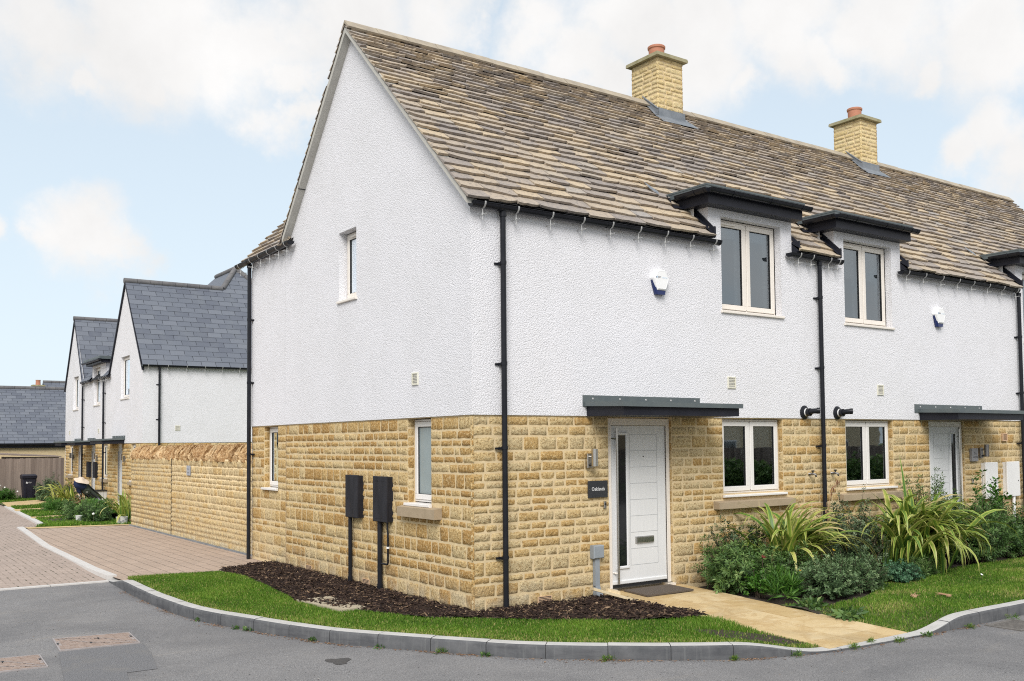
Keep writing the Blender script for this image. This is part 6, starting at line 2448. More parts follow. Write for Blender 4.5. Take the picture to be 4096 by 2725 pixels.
for lab, u in (('dark cylinder lamp beside the nearest door of the slate terrace', 25.3), ('dark cylinder lamp beside the middle door of the slate terrace', 29.5), ('dark cylinder lamp beside the farthest door of the slate terrace', 33.85)):
    t_ = thing('wall_lamp', lab, 'wall lamp', F2(u, 0, 1.6), 'cylinder wall lamps of the slate terrace')
    mb = MB()
    mb.box((u - 0.045, 0.0, 1.5), (u + 0.045, 0.05, 1.70), 0, F=F2)
    mb.build('back_plate', 'dark_steel', t_)
    mb = MB()
    mb.tube([F2(u, 0.13, 1.55), F2(u, 0.13, 1.77)], 0.045, 12)
    mb.build('tube', 'dark_steel', t_, smooth=40.0)

# low slate roofed house behind the fence
lh = thing('low_house', 'low stone building with a broad slate roof behind the fence', 'house', (-3, 40, -0.2))
mb = MB()
FL = lambda u, n, z: (u, 40.0 - n, z)
wall_sheet(mb, FL, [-16, 4.5], lambda u: 2.15, -0.4, [], 0.1, 0, 0)
stones(mb, FL, -8, 3.6, [1.0, 2.12], [], Rw, h=(0.17, 0.24), wd=(0.35, 0.75), relief=0.012, cell=0.3, m=1, joint=0.016)
for xx in (-16, 4.5):
    mb.face([(xx, 40, -0.4), (xx, 46, -0.4), (xx, 46, 2.1), (xx, 43, 4.9), (xx, 40, 2.1)])
mb.face([(-16, 46, -0.4), (4.5, 46, -0.4), (4.5, 46, 2.1), (-16, 46, 2.1)])
mb.build('wall', ['mortar', 'ashlar'], lh)
mb = MB()
kF = (4.93 - 2.2) / (42.75 - 39.85)
slope_tiles(mb, (0, 39.85, 2.2), (1, 0, 0), Vector((0, 1, kF)), -10, 4.7, 2.9 * math.sqrt(1 + kF * kF), None, 0.2, 0.42)
mb.face([(-16.2, 39.9, 2.17), (4.7, 39.9, 2.17), (4.7, 42.75, 4.9), (-16.2, 42.75, 4.9)], 1)
mb.face([(-16.2, 46.2, 2.0), (4.7, 46.2, 2.0), (4.7, 42.75, 4.9), (-16.2, 42.75, 4.9)], 1)
mb.build('roof', ['blue_slate', 'slate_gap'], lh)
mb = MB()
ridge_run(mb, (-10, 42.75, 4.97), (4.7, 42.75, 4.97), 0.46, 0.10)
mb.build('ridge', 'slate_ridge', lh, smooth=40.0)
mb = MB()
half_gutter(mb, (-16, 39.8, 2.17), (4.7, 39.8, 2.17), (0, -1, 0), 0.075)
mb.box((-16, 39.84, 2.0), (4.7, 39.99, 2.17))
mb.build('gutter', 'black_plastic', lh)

bh = thing('far_house', 'distant slate roof and clay chimney pot showing above the low roof', 'house', (5.5, 54, -0.2))
mb = MB()
mb.face([(4.3, 52, -0.3), (11, 52, -0.3), (11, 52, 3.6), (4.3, 52, 3.6)])
mb.face([(4.3, 52, -0.3), (4.3, 57, -0.3), (4.3, 57, 3.6), (4.3, 54.4, 5.95), (4.3, 52, 3.6)])
mb.face([(4.3, 57, -0.3), (11, 57, -0.3), (11, 57, 3.6), (4.3, 57, 3.6)])
mb.build('wall', 'ashlar', bh)
mb = MB()
slope_tiles(mb, (0, 51.85, 3.5), (1, 0, 0), Vector((0, 1, 0.98)), 4.2, 11, 2.5 * 1.4, None, 0.24, 0.45)
mb.face([(4.2, 51.85, 3.48), (11, 51.85, 3.48), (11, 54.4, 6.0), (4.2, 54.4, 6.0)], 1)
mb.face([(4.2, 57.2, 3.4), (11, 57.2, 3.4), (11, 54.4, 6.0), (4.2, 54.4, 6.0)], 1)
mb.build('roof', ['blue_slate', 'slate_gap'], bh)
mb = MB()
ridge_run(mb, (4.2, 54.4, 6.02), (11, 54.4, 6.02), 0.46, 0.1)
mb.build('ridge', 'slate_ridge', bh)
bh2 = thing('chimney_house', 'far stone chimney with a clay pot peeping over the low slate roof', 'house', (3.8, 53, -0.2))
mb = MB()
mb.box((3.46, 52.8, -0.3), (3.98, 53.3, 5.62))
mb.build('chimney', 'ashlar', bh2)
mb = MB()
mb.box((3.38, 52.72, 5.62), (4.06, 53.38, 5.70))
mb.build('cap', 'chimney_cap', bh2)
mb = MB()
mb.lathe([(0.14, 5.7), (0.13, 5.95), (0.15, 6.0), (0.12, 6.0)], (3.72, 53.05, 0), 14)
mb.build('chimney_pot', 'terracotta', bh2, smooth=40.0)

# fence of overlapping upright boards and a shed roof behind it
fe = thing('fence', 'grey weathered close board fence behind the wheeled bin', 'fence', (-1, 36.4, -0.2))
mb = MB()
x = -9.0
while x < 2.03:
    wd = 0.125
    dy = rng.uniform(-0.008, 0.008)
    tz = 1.55 + rng.uniform(-0.012, 0.012)
    mb.box((x, 0, -0.25), (x + wd, 0.016, tz), 0, rng.random(), F=lambda a, b, c: (a, 36.40 + b + dy + 0.10 * (a - x), c))
    x += 0.108
mb.build('boards', 'fence_wood', fe)
mb = MB()
for z in (0.2, 1.2):
    mb.box((-9, 36.44, z), (2.03, 36.50, z + 0.08), 0, 0.3)
mb.build('rail', 'fence_wood', fe)
sh = thing('shed', 'weathered shed roof edge standing just behind the fence', 'shed', (0.6, 38, -0.2))
mb = MB()
for i in range(20):
    x0 = -0.2 + 0.115 * i
    mb.box((x0, 37.3, -0.2), (x0 + 0.11, 37.33, 1.62 - 0.05 * i / 20), 0, 0.3 * rng.random())
mb.build('wall', 'fence_wood', sh)
mb = MB()
P = [(-0.32, 37.05, 1.705), (2.15, 37.05, 1.565), (2.15, 38.6, 1.60), (-0.32, 38.6, 1.75)]
mb.face(P, 0, 0.4)
mb.face([(p[0], p[1], p[2] + 0.05) for p in P], 0, 0.6)
for a, b in ((0, 1), (1, 2), (3, 0)):
    mb.face([P[a], P[b], (P[b][0], P[b][1], P[b][2] + 0.05), (P[a][0], P[a][1], P[a][2] + 0.05)], 0, 0.55)
mb.build('roof', 'fence_wood', sh)

# wheeled bin
wb = thing('wheeled_bin', 'tall black wheeled bin with a white emblem in front of the fence', 'bin', (0.56, 35.0, -0.19))
bx, by, bz = 0.56, 34.97, -0.19
mb = MB()
rows = []
for z, w_, y0_, y1_ in ((0.06, 0.40, 0.06, 0.52), (0.5, 0.455, 0.03, 0.56), (0.88, 0.50, 0.005, 0.60), (0.92, 0.56, -0.03, 0.62), (0.98, 0.57, -0.04, 0.62)):
    h = w_ / 2
    rows.append([(bx - h, by + y0_, bz + z), (bx - h + 0.03, by + y0_ - 0.015, bz + z), (bx + h - 0.03, by + y0_ - 0.015, bz + z), (bx + h, by + y0_, bz + z), (bx + h, by + y1_, bz + z), (bx - h, by + y1_, bz + z)])
mb.strip(rows, 0, close=True)
mb.face(rows[0], 0)
# moulded panel on the front
for a, b, c, d in ((-0.12, -0.11, 0.12, 0.58), (0.11, 0.12, 0.12, 0.58), (-0.11, 0.11, 0.57, 0.585)):
    mb.box((bx + a, by + 0.0, bz + c), (bx + b, by + 0.06, bz + d), 0)
mb.build('body', 'bin_plastic', wb)
mb = MB()
lz = bz + 0.985
mb.strip([[(bx - 0.29, by - 0.05, lz), (bx + 0.29, by - 0.05, lz)], [(bx - 0.29, by - 0.055, lz + 0.035), (bx + 0.29, by - 0.055, lz + 0.035)], [(bx - 0.26, by + 0.0, lz + 0.065), (bx + 0.26, by + 0.0, lz + 0.065)], [(bx - 0.26, by + 0.28, lz + 0.10), (bx + 0.26, by + 0.28, lz + 0.10)], [(bx - 0.27, by + 0.62, lz + 0.07), (bx + 0.27, by + 0.62, lz + 0.07)], [(bx - 0.28, by + 0.64, lz), (bx + 0.28, by + 0.64, lz)]])
for sx_ in (-1, 1):
    mb.face([(bx + sx_ * 0.29, by - 0.05, lz), (bx + sx_ * 0.29, by - 0.055, lz + 0.035), (bx + sx_ * 0.26, by, lz + 0.065), (bx + sx_ * 0.26, by + 0.28, lz + 0.10), (bx + sx_ * 0.27, by + 0.62, lz + 0.07), (bx + sx_ * 0.28, by + 0.64, lz)])
mb.build('lid', 'bin_plastic', wb)
mb = MB()
mb.tube([(bx - 0.24, by + 0.70, bz + 0.99), (bx + 0.30, by + 0.70, bz + 0.99)], 0.018, 8)
for q in (-0.2, 0.2):
    mb.tube([(bx + q, by + 0.62, bz + 0.95), (bx + q, by + 0.70, bz + 0.99)], 0.018, 8)
mb.build('handle', 'bin_plastic', wb)
for q in (-0.27, 0.27):
    mb = MB()
    mb.lathe([(0.03, -0.025), (0.1, -0.025), (0.1, 0.025), (0.03, 0.025)], (bx + q, by + 0.52, bz + 0.10), 20, axis='x')
    mb.build('wheel', 'seal_black', wb)
FBn = lambda u, n, z: (bx + u, by + 0.0 - n, bz + z)
mb = MB()
for tri in ([(-0.135, 0.70), (-0.075, 0.70), (-0.075, 0.745), (-0.105, 0.785), (-0.135, 0.745)],):
    mb.face([FBn(a, 0.006, b) for a, b in tri])
mb.face([FBn(a, 0.0065, b) for a, b in [(-0.115, 0.70), (-0.095, 0.70), (-0.095, 0.73), (-0.105, 0.742), (-0.115, 0.73)]], 1)
mb.build('emblem', ['letter_white', 'bin_plastic'], wb)
lettering('lettering', 'COTSWOLD', 0.036, FBn, 0.015, 0.752, 0.006, 'letter_white', wb, sx=0.62)
lettering('lettering', 'District Council', 0.024, FBn, 0.015, 0.722, 0.006, 'letter_white', wb, sx=0.72)

# golf bag leaning over in the planting
gb = thing('golf_bag', 'dark green golf bag with navy hood and beige cap leaning in the shrubs', 'golf bag', (0.7, 24.0, 0.1))
ax0, ax1 = Vector((0.95, 24.0, 0.28)), Vector((0.36, 23.75, 0.80))
ad = (ax1 - ax0).normalized()
sd = ad.cross(Vector((0.58, 0.82, 0))).normalized()
fd = sd.cross(ad).normalized()


def bagring(p, a, b, n=16, sq=0.75):
    out = []
    for i in range(n):
        t0 = 2 * math.pi * i / n
        c_, s_ = math.cos(t0), math.sin(t0)
        out.append(p + sd * (a * math.copysign(abs(c_) ** sq, c_)) + fd * (b * math.copysign(abs(s_) ** sq, s_)))
    return out


mb = MB()
rows = [bagring(ax0 + (ax1 - ax0) * f, a, b) for f, a, b in ((0, 0.10, 0.12), (0.06, 0.13, 0.14), (0.3, 0.14, 0.15), (0.55, 0.135, 0.14), (0.8, 0.15, 0.145), (1.0, 0.155, 0.145))]
mb.strip(rows, 0, close=True)
mb.face(rows[0], 0)
mb.build('body', 'bag_green', gb, smooth=True)
front = -fd if fd.dot(_f) > 0 else fd
mb = MB()
c0 = ax0 + (ax1 - ax0) * 0.72 + front * 0.15
ring = lambda r, o=0.0: [c0 + front * o + sd * (r * math.cos(2 * math.pi * i / 20)) + ad * (r * math.sin(2 * math.pi * i / 20)) for i in range(20)]
mb.strip([ring(0.115, -0.03), ring(0.11, 0.0), ring(0.10, 0.012)], 0, close=True)
mb.face(ring(0.10, 0.012), 0)
mb.strip([ring(0.030, 0.0135), ring(0.020, 0.0135)], 1, close=True)
c1 = ax0 + (ax1 - ax0) * 0.36 + front * 0.14
for s_, wdt in ((0.05, 0.028), (-0.05, 0.018)):
    a = [c1 + sd * s_ + ad * 0.16 + front * 0.012, c1 + sd * (s_ - 0.02) - ad * 0.18 + front * 0.012]
    mb.tube(a, wdt, 6, 2)
mb.build('pocket', ['bag_green', 'letter_white', 'bag_black'], gb, smooth=40.0)
mb = MB()
for s_ in (-0.15, 0.15):
    mb.tube([ax0 + sd * s_ * 1.05 - ad * 0.14 + front * 0.06, ax1 + sd * s_ + front * 0.05], 0.018, 8)
mb.tube([ax1 - sd * 0.02 - front * 0.12 - ad * 0.1, ax1 - ad * 0.55 - Vector((0.22, 0, 0.32))], 0.02, 8)
mb.build('trolley_frame', 'bag_black', gb)
mb = MB()
rows = []
for f, a, b in ((-0.10, 0.165, 0.16), (0.0, 0.19, 0.185), (0.10, 0.185, 0.18), (0.20, 0.15, 0.15), (0.26, 0.07, 0.08)):
    rg = bagring(ax1 + ad * f, a, b, 18, 0.9)
    rows.append([p + Vector((rng.uniform(-.012, .012), rng.uniform(-.012, .012), rng.uniform(-.012, .012))) for p in rg])
mb.strip(rows, 0, close=True)
mb.face(rows[-1], 0)
q0 = ax1 - sd * 0.02 + Vector((-0.10, 0, -0.22))
mb.tube([q0 + Vector((0.0, 0, 0.10)), q0, q0 + Vector((0.05, 0, -0.06))], [0.08, 0.075, 0.03], 10)
mb.build('hood', 'bag_navy', gb, smooth=True)
mb = MB()
cc = ax1 + ad * 0.10 + Vector((0.05, -0.05, 0.13)) + front * 0.08
rows = []
for r_, h_ in ((0.20, 0.0), (0.16, 0.035), (0.11, 0.05), (0.085, 0.055), (0.07, 0.10), (0.02, 0.115)):
    rows.append([cc + Vector((r_ * 1.15 * math.cos(a_), r_ * 0.8 * math.sin(a_), h_ * 0.8 - 0.55 * max(0, -r_ * math.sin(a_)) + 0.02 * math.sin(3 * a_) - 0.25 * r_ * math.cos(a_))) for a_ in [2 * math.pi * i / 18 for i in range(18)]])
mb.strip(rows, 0, close=True)
mb.face(rows[-1], 0)
mb.build('cap', 'bag_beige', gb, smooth=True)
mb = MB()
e0_ = ax0 + ad * 0.10 + front * 0.15
mb.strip([[e0_ - sd * 0.10 + ad * 0.09, e0_ + sd * 0.12 + ad * 0.11], [e0_ - sd * 0.12 - ad * 0.02 + front * 0.03, e0_ + sd * 0.10 + front * 0.03], [e0_ - sd * 0.06 - ad * 0.14 - front * 0.02, e0_ + sd * 0.12 - ad * 0.16 - front * 0.02]])
mb.build('towel', 'bag_grey', gb)

# paint pots and the trough
def pot(label, x, y, r, h):
    z = LG(x, y)
    t_ = thing('plant_pot', label, 'pot', (x, y, z), 'old paint tubs in the lane garden')
    mb = MB()
    mb.lathe([(0.0, z), (r * 0.86, z), (r, z + h), (r * 1.05, z + h), (r * 1.05, z + h + 0.015), (r * 0.95, z + h + 0.015), (r * 0.9, z + h * 0.8), (0, z + h * 0.8)], (x, y, 0), 22)
    mb.build('tub', 'pot_white', t_, smooth=40.0)
    mb = MB()
    for k in range(5):
        a = -2.2 + 0.45 * k
        zz = z + h * rng.uniform(0.35, 0.8)
        rr = r * 0.99
        mb.face([(x + rr * math.cos(a), y + rr * math.sin(a), zz - 0.02), (x + rr * math.cos(a + 0.3), y + rr * math.sin(a + 0.3), zz - 0.005), (x + rr * 1.005 * math.cos(a + 0.3), y + rr * 1.005 * math.sin(a + 0.3), zz + 0.01), (x + rr * 1.005 * math.cos(a), y + rr * 1.005 * math.sin(a), zz + 0.004)])
    mb.build('paint_smear', 'pot_smear', t_)
    return t_


pot('large white paint tub at the foot of the boundary wall end', 0.12, 17.45, 0.145, 0.19)
pot('small white paint tub in the grass beside the low shrub', -0.58, 19.35, 0.085, 0.16)
tr = thing('planter_trough', 'white slatted trough at the foot of the drainpipe', 'planter', (1.95, 28.2, -0.2))
mb = MB()
for i in range(6):
    mb.box((1.66 + 0.093 * i, 27.9, LG(0, 28)), (1.66 + 0.093 * i + 0.086, 27.94, 0.40))
mb.box((1.66, 27.94, LG(0, 28)), (2.02, 28.5, 0.38))
mb.build('boards', 'trough_white', tr)
mb = MB()
mb.box((1.62, 27.86, 0.40), (2.04, 28.52, 0.43))
mb.build('rim', 'seal_black', tr)

# ================================================================== PLANTS
def phormium(label, base, blades, seed, length=(0.9, 1.5), width=0.055, elev=(50, 85), droop=(0.9, 1.9), az=None, spread=0.12, tone=(0.0, 1.0), segs=11, extra=(), group=None, dry=0.06):
    """flax clump: every sword leaf a folded strip with paler margins"""
    g = random.Random(seed)
    t_ = thing('flax_plant', label, 'plant', base, group)
    V, Fc, Rv = [], [], []

    def blade(p, a, L, e0, bend, wd, tn, twist, dryb, fold=0.35, pw=1.5):
        d = Vector((math.cos(a), math.sin(a), 0))
        side0 = Vector((-math.sin(a), math.cos(a), 0))
        pos_ = Vector(p)
        e = e0
        start = len(V)
        ds = L / segs
        for k in range(segs + 1):
            f = k / segs
            tv = d * math.cos(e) + Vector((0, 0, 1)) * math.sin(e)
            nv = Vector((0, 0, 1)) * math.cos(e) - d * math.sin(e)
            tw = twist * f
            sd_ = side0 * math.cos(tw) + nv * math.sin(tw)
            nn = nv * math.cos(tw) - side0 * math.sin(tw)
            w_ = wd * (0.55 + 0.45 * min(1, f * 4)) * (1 - max(0, (f - 0.55) / 0.45) ** 1.6) + 0.001
            fo = fold * (1 - f * 0.8)
            for s_ in (-1, -0.55, 0, 0.55, 1):
                V.append(pos_ + sd_ * (w_ * 0.5 * s_) + nn * (abs(s_) * w_ * 0.5 * fo))
            pos_ = pos_ + tv * ds
            e = e0 - bend * (f ** pw) * 1.3
            if e < -1.5:
                e = -1.5
        for k in range(segs):
            for j in range(4):
                i0 = start + k * 5 + j
                Fc.append((i0, i0 + 1, i0 + 6, i0 + 5))
                edge = j in (0, 3)
                f = k / segs
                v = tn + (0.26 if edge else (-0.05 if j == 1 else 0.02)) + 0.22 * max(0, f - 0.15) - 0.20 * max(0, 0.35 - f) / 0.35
                if dryb:
                    v = 0.85 + 0.15 * f
                elif f > 0.86:
                    v += 0.10
                Rv.append(min(0.93 if not dryb else 1.0, max(0.0, v)))
    for i in range(blades):
        a = az(g) if az else g.uniform(0, 2 * math.pi)
        p = (base[0] + g.gauss(0, spread), base[1] + g.gauss(0, spread * 0.8), base[2])
        L = g.uniform(*length)
        blade(p, a, L, math.radians(g.uniform(*elev)), g.uniform(*droop), width * g.uniform(0.75, 1.2), g.uniform(*tone), g.uniform(-0.6, 0.6), g.random() < dry, 0.35, g.uniform(1.4, 2.8))
    for (a, L, e0, bend, wd, tn) in extra:
        blade((base[0] + g.gauss(0, 0.05), base[1] + g.gauss(0, 0.05), base[2]), math.radians(a), L, math.radians(e0), bend, wd, tn, 0.1, False)
    mats = ['phormium_leaf']
    off = Vector(base)
    o = np_mesh('leaves', np.array([tuple(v) for v in V]), np.array(Fc), mats, Rv, t_, smooth=True)
    mb = MB()
    for k in range(14):
        a = k * 2.4
        rr = spread * 0.9 * math.sqrt((k + 0.5) / 14)
        q = Vector((base[0] + rr * math.cos(a), base[1] + rr * math.sin(a), base[2] - 0.03))
        mb.tube([q, q + Vector((rr * 0.2 * math.cos(a), rr * 0.2 * math.sin(a), 0.16))], [0.03, 0.018], 6, 0)
    mb.build('crown_base', 'dry_stem', t_)
    return t_


def shrub(label, base, radii, stems, leaves, seed, mat='leaf_mid', leaf=(0.02, 0.045), wd=0.42, top=0.0, name='shrub', cat='shrub', group=None, inner=0.25, rough=0.22, stemr=0.006, upright=0.35, bias=0.0, flat=0.0, core=True, droop=0.25, twigs=True, lean=(0, 0)):
    """many thin stems from the base, each ending in a spray of folded leaves; radii = half sizes x, y and full height"""
    g = np.random.default_rng(seed)
    t_ = thing(name, label, cat, base, group)
    rx, ry, hz = radii
    B = np.array(base)
    # tips spread over a lumpy dome
    n = stems
    ph = g.uniform(0, 2 * np.pi, n)
    u = g.uniform(0, 1, n)
    zt = np.sqrt(u) * 0.96 if not flat else np.clip(u ** 0.45, 0, 1)
    rr = np.sqrt(np.clip(1 - zt ** 2, 0, 1))
    lump = 1 + rough * (np.sin(ph * 3 + seed) * 0.5 + np.sin(ph * 5 + zt * 6 + seed * 1.7) * 0.5) + g.normal(0, rough * 0.35, n)
    k = g.uniform(inner, 1.0, n) ** 0.45 * lump
    tips = np.stack([np.cos(ph) * rr * rx * k, np.sin(ph) * rr * ry * k, (0.06 + 0.94 * zt) * hz * np.clip(k, 0.3, 1.25)], 1)
    tips[:, 0] += lean[0] * tips[:, 2]
    tips[:, 1] += lean[1] * tips[:, 2]
    roots = np.stack([tips[:, 0] * 0.22 + g.normal(0, rx * 0.07, n), tips[:, 1] * 0.22 + g.normal(0, ry * 0.07, n), np.zeros(n)], 1)
    midp = roots * 0.45 + tips * 0.55 + np.stack([g.normal(0, .03, n), g.normal(0, .03, n), np.abs(g.normal(0, .08, n)) * hz], 1)

    def bez(tt):
        tt = tt[..., None]
        return roots[:, None] * (1 - tt) ** 2 + 2 * midp[:, None] * tt * (1 - tt) + tips[:, None] * tt ** 2
    # leaves along the outer part of the stems
    m = leaves
    tt = np.sort(1 - (g.uniform(0, 1, (n, m)) ** 1.4) * 0.62, axis=1)
    c = bez(tt)
    eps = 0.02
    tv = bez(np.clip(tt + eps, 0, 1.05)) - bez(np.clip(tt - eps, 0, 1))
    tv /= np.linalg.norm(tv, axis=2, keepdims=True) + 1e-9
    N = n * m
    c = c.reshape(-1, 3)
    tv = tv.reshape(-1, 3)
    a = (np.arange(m)[None] * 2.4 + g.uniform(0, 6.28, (n, 1)) + g.normal(0, .4, (n, m))).reshape(-1)
    ref = np.where(np.abs(tv[:, 2:3]) < 0.9, np.array([[0, 0, 1.0]]), np.array([[1.0, 0, 0]]))
    s1 = np.cross(tv, ref)
    s1 /= np.linalg.norm(s1, axis=1, keepdims=True)
    s2 = np.cross(tv, s1)
    rad = s1 * np.cos(a)[:, None] + s2 * np.sin(a)[:, None]
    ld = rad + tv * g.uniform(0.2, 1.0, (N, 1)) + np.array([0, 0, 1.0]) * (upright - droop * g.uniform(0, 1.6, (N, 1)))
    ld /= np.linalg.norm(ld, axis=1, keepdims=True)
    sd = np.cross(ld, tv) + 0.25 * g.normal(0, 1, (N, 3))
    sd -= ld * np.sum(sd * ld, axis=1, keepdims=True)
    sd /= np.linalg.norm(sd, axis=1, keepdims=True) + 1e-9
    nn = np.cross(ld, sd)
    L = g.uniform(*leaf, N)[:, None] * (0.75 + 0.5 * g.random((N, 1)))
    W_ = L * wd * g.uniform(0.8, 1.2, (N, 1))
    c = c + rad * 0.006 + B
    tipv = c + ld * L - np.array([0, 0, 1.0]) * L * 0.12
    V = np.stack([c, c + ld * L * 0.45 + sd * W_ * 0.5 + nn * L * 0.10, tipv, c + ld * L * 0.45 - sd * W_ * 0.5 + nn * L * 0.10], 1).reshape(-1, 3)
    i = np.arange(N) * 4
    Fc = np.concatenate([np.stack([i, i + 1, i + 2], 1), np.stack([i, i + 2, i + 3], 1)])
    youth = (tt.reshape(-1) - 0.38) / 0.62
    stemv = np.repeat(g.normal(0, 0.12, n), m)
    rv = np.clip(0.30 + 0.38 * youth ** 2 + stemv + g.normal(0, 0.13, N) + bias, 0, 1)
    np_mesh('foliage', V, Fc, mat, np.tile(rv, 2), t_)
    if twigs:
        ns = 5
        ts = np.linspace(0, 0.97, ns)[None].repeat(n, 0)
        P = bez(ts)
        mb = MB()
        for q in range(0, n):
            if q % 2 and n > 60:
                continue
            mb.tube([tuple(B + P[q, j]) for j in range(ns)], [stemr * (1 - 0.7 * j / ns) for j in range(ns)], 4, 0, caps=False)
        mb.build('stems', 'twig', t_)
    return t_


# --- planting in front of the main house
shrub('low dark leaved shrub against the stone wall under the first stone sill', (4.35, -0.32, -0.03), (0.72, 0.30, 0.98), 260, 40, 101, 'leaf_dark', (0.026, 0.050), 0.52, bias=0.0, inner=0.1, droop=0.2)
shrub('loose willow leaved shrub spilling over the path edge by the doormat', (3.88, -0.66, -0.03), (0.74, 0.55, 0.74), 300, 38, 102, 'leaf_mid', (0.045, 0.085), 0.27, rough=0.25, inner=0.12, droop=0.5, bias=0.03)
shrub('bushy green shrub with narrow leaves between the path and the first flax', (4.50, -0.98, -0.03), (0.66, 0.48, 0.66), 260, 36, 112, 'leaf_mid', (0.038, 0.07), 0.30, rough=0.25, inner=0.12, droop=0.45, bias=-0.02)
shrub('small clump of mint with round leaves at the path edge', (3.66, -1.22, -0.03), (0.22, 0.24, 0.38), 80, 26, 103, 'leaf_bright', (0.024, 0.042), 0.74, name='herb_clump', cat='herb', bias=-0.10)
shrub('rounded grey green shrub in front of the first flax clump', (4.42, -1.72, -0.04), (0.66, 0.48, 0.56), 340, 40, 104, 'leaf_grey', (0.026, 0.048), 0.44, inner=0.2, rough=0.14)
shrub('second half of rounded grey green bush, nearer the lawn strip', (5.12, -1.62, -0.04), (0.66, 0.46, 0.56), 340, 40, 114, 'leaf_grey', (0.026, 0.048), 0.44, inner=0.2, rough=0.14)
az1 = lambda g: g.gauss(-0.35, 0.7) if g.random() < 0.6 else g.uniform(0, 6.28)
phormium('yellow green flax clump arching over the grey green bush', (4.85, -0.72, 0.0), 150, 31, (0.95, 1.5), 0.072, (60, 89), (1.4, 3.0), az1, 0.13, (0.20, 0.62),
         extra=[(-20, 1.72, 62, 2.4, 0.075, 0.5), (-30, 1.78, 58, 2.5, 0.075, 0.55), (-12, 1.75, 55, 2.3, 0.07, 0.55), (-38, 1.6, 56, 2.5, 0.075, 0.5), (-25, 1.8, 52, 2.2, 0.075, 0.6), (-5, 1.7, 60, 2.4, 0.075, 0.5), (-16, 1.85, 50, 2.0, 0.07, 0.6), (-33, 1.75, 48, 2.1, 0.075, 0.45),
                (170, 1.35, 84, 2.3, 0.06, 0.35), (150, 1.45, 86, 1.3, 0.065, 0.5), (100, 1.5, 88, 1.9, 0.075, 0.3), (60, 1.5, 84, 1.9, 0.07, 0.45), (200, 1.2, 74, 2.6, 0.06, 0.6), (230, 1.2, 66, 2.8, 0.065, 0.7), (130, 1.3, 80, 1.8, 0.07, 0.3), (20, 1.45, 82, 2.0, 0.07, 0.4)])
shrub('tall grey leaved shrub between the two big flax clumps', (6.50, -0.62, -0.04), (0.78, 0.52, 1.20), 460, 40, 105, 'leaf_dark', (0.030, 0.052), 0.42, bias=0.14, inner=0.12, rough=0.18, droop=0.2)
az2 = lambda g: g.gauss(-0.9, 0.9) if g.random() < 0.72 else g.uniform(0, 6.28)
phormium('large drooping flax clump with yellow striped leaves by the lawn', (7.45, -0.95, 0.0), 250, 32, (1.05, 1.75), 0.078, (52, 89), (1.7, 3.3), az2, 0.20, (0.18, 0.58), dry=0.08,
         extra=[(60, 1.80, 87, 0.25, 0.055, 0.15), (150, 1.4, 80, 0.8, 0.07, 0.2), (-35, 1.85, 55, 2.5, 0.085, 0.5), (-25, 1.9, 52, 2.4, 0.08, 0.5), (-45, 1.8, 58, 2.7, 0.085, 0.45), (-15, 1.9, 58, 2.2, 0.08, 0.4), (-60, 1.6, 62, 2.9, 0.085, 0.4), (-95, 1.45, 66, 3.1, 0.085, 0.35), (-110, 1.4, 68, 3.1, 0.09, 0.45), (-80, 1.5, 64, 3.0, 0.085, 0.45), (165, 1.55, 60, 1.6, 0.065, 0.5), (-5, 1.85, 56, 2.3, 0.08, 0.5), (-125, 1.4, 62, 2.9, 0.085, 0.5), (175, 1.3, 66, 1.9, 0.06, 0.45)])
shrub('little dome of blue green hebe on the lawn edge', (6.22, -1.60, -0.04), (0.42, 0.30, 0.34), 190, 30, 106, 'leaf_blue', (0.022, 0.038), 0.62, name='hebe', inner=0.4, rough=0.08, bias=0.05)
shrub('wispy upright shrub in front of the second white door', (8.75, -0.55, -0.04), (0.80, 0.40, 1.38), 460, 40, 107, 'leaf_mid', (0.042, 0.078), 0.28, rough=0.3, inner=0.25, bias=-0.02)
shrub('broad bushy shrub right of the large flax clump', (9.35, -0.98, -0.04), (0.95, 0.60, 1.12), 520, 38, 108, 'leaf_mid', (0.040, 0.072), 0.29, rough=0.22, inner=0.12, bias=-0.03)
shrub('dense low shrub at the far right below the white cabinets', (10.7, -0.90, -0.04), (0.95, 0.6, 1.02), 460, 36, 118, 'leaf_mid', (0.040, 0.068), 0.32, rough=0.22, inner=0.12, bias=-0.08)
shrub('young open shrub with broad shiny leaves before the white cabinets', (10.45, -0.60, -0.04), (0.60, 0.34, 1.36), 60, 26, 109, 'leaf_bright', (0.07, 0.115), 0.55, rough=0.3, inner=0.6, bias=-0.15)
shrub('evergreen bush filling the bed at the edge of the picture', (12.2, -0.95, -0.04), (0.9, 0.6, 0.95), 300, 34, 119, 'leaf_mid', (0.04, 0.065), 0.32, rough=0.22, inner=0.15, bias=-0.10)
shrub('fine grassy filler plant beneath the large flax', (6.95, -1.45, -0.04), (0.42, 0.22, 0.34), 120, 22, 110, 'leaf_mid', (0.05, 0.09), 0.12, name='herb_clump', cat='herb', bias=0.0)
# dandelion like weed leaves and long grass at the path edge
shrub('long weedy grass tuft at the path edge beside the mint', (3.72, -1.55, -0.03), (0.24, 0.3, 0.42), 70, 14, 111, 'leaf_bright', (0.08, 0.16), 0.06, name='grass_tuft', cat='weed', twigs=False, upright=0.9)
for lab, q, sd_ in (('flat weed rosette on the sandstone path edge near the grey bush', (3.62, -2.08, -0.05), 120), ('flat weed rosette where the lawn meets the lower path', (3.56, -2.62, -0.08), 121)):
    shrub(lab, q, (0.26, 0.22, 0.09), 26, 9, sd_, 'leaf_mid', (0.06, 0.11), 0.35, name='weed', cat='weed', twigs=False, upright=0.1, group='flat weeds along the path')

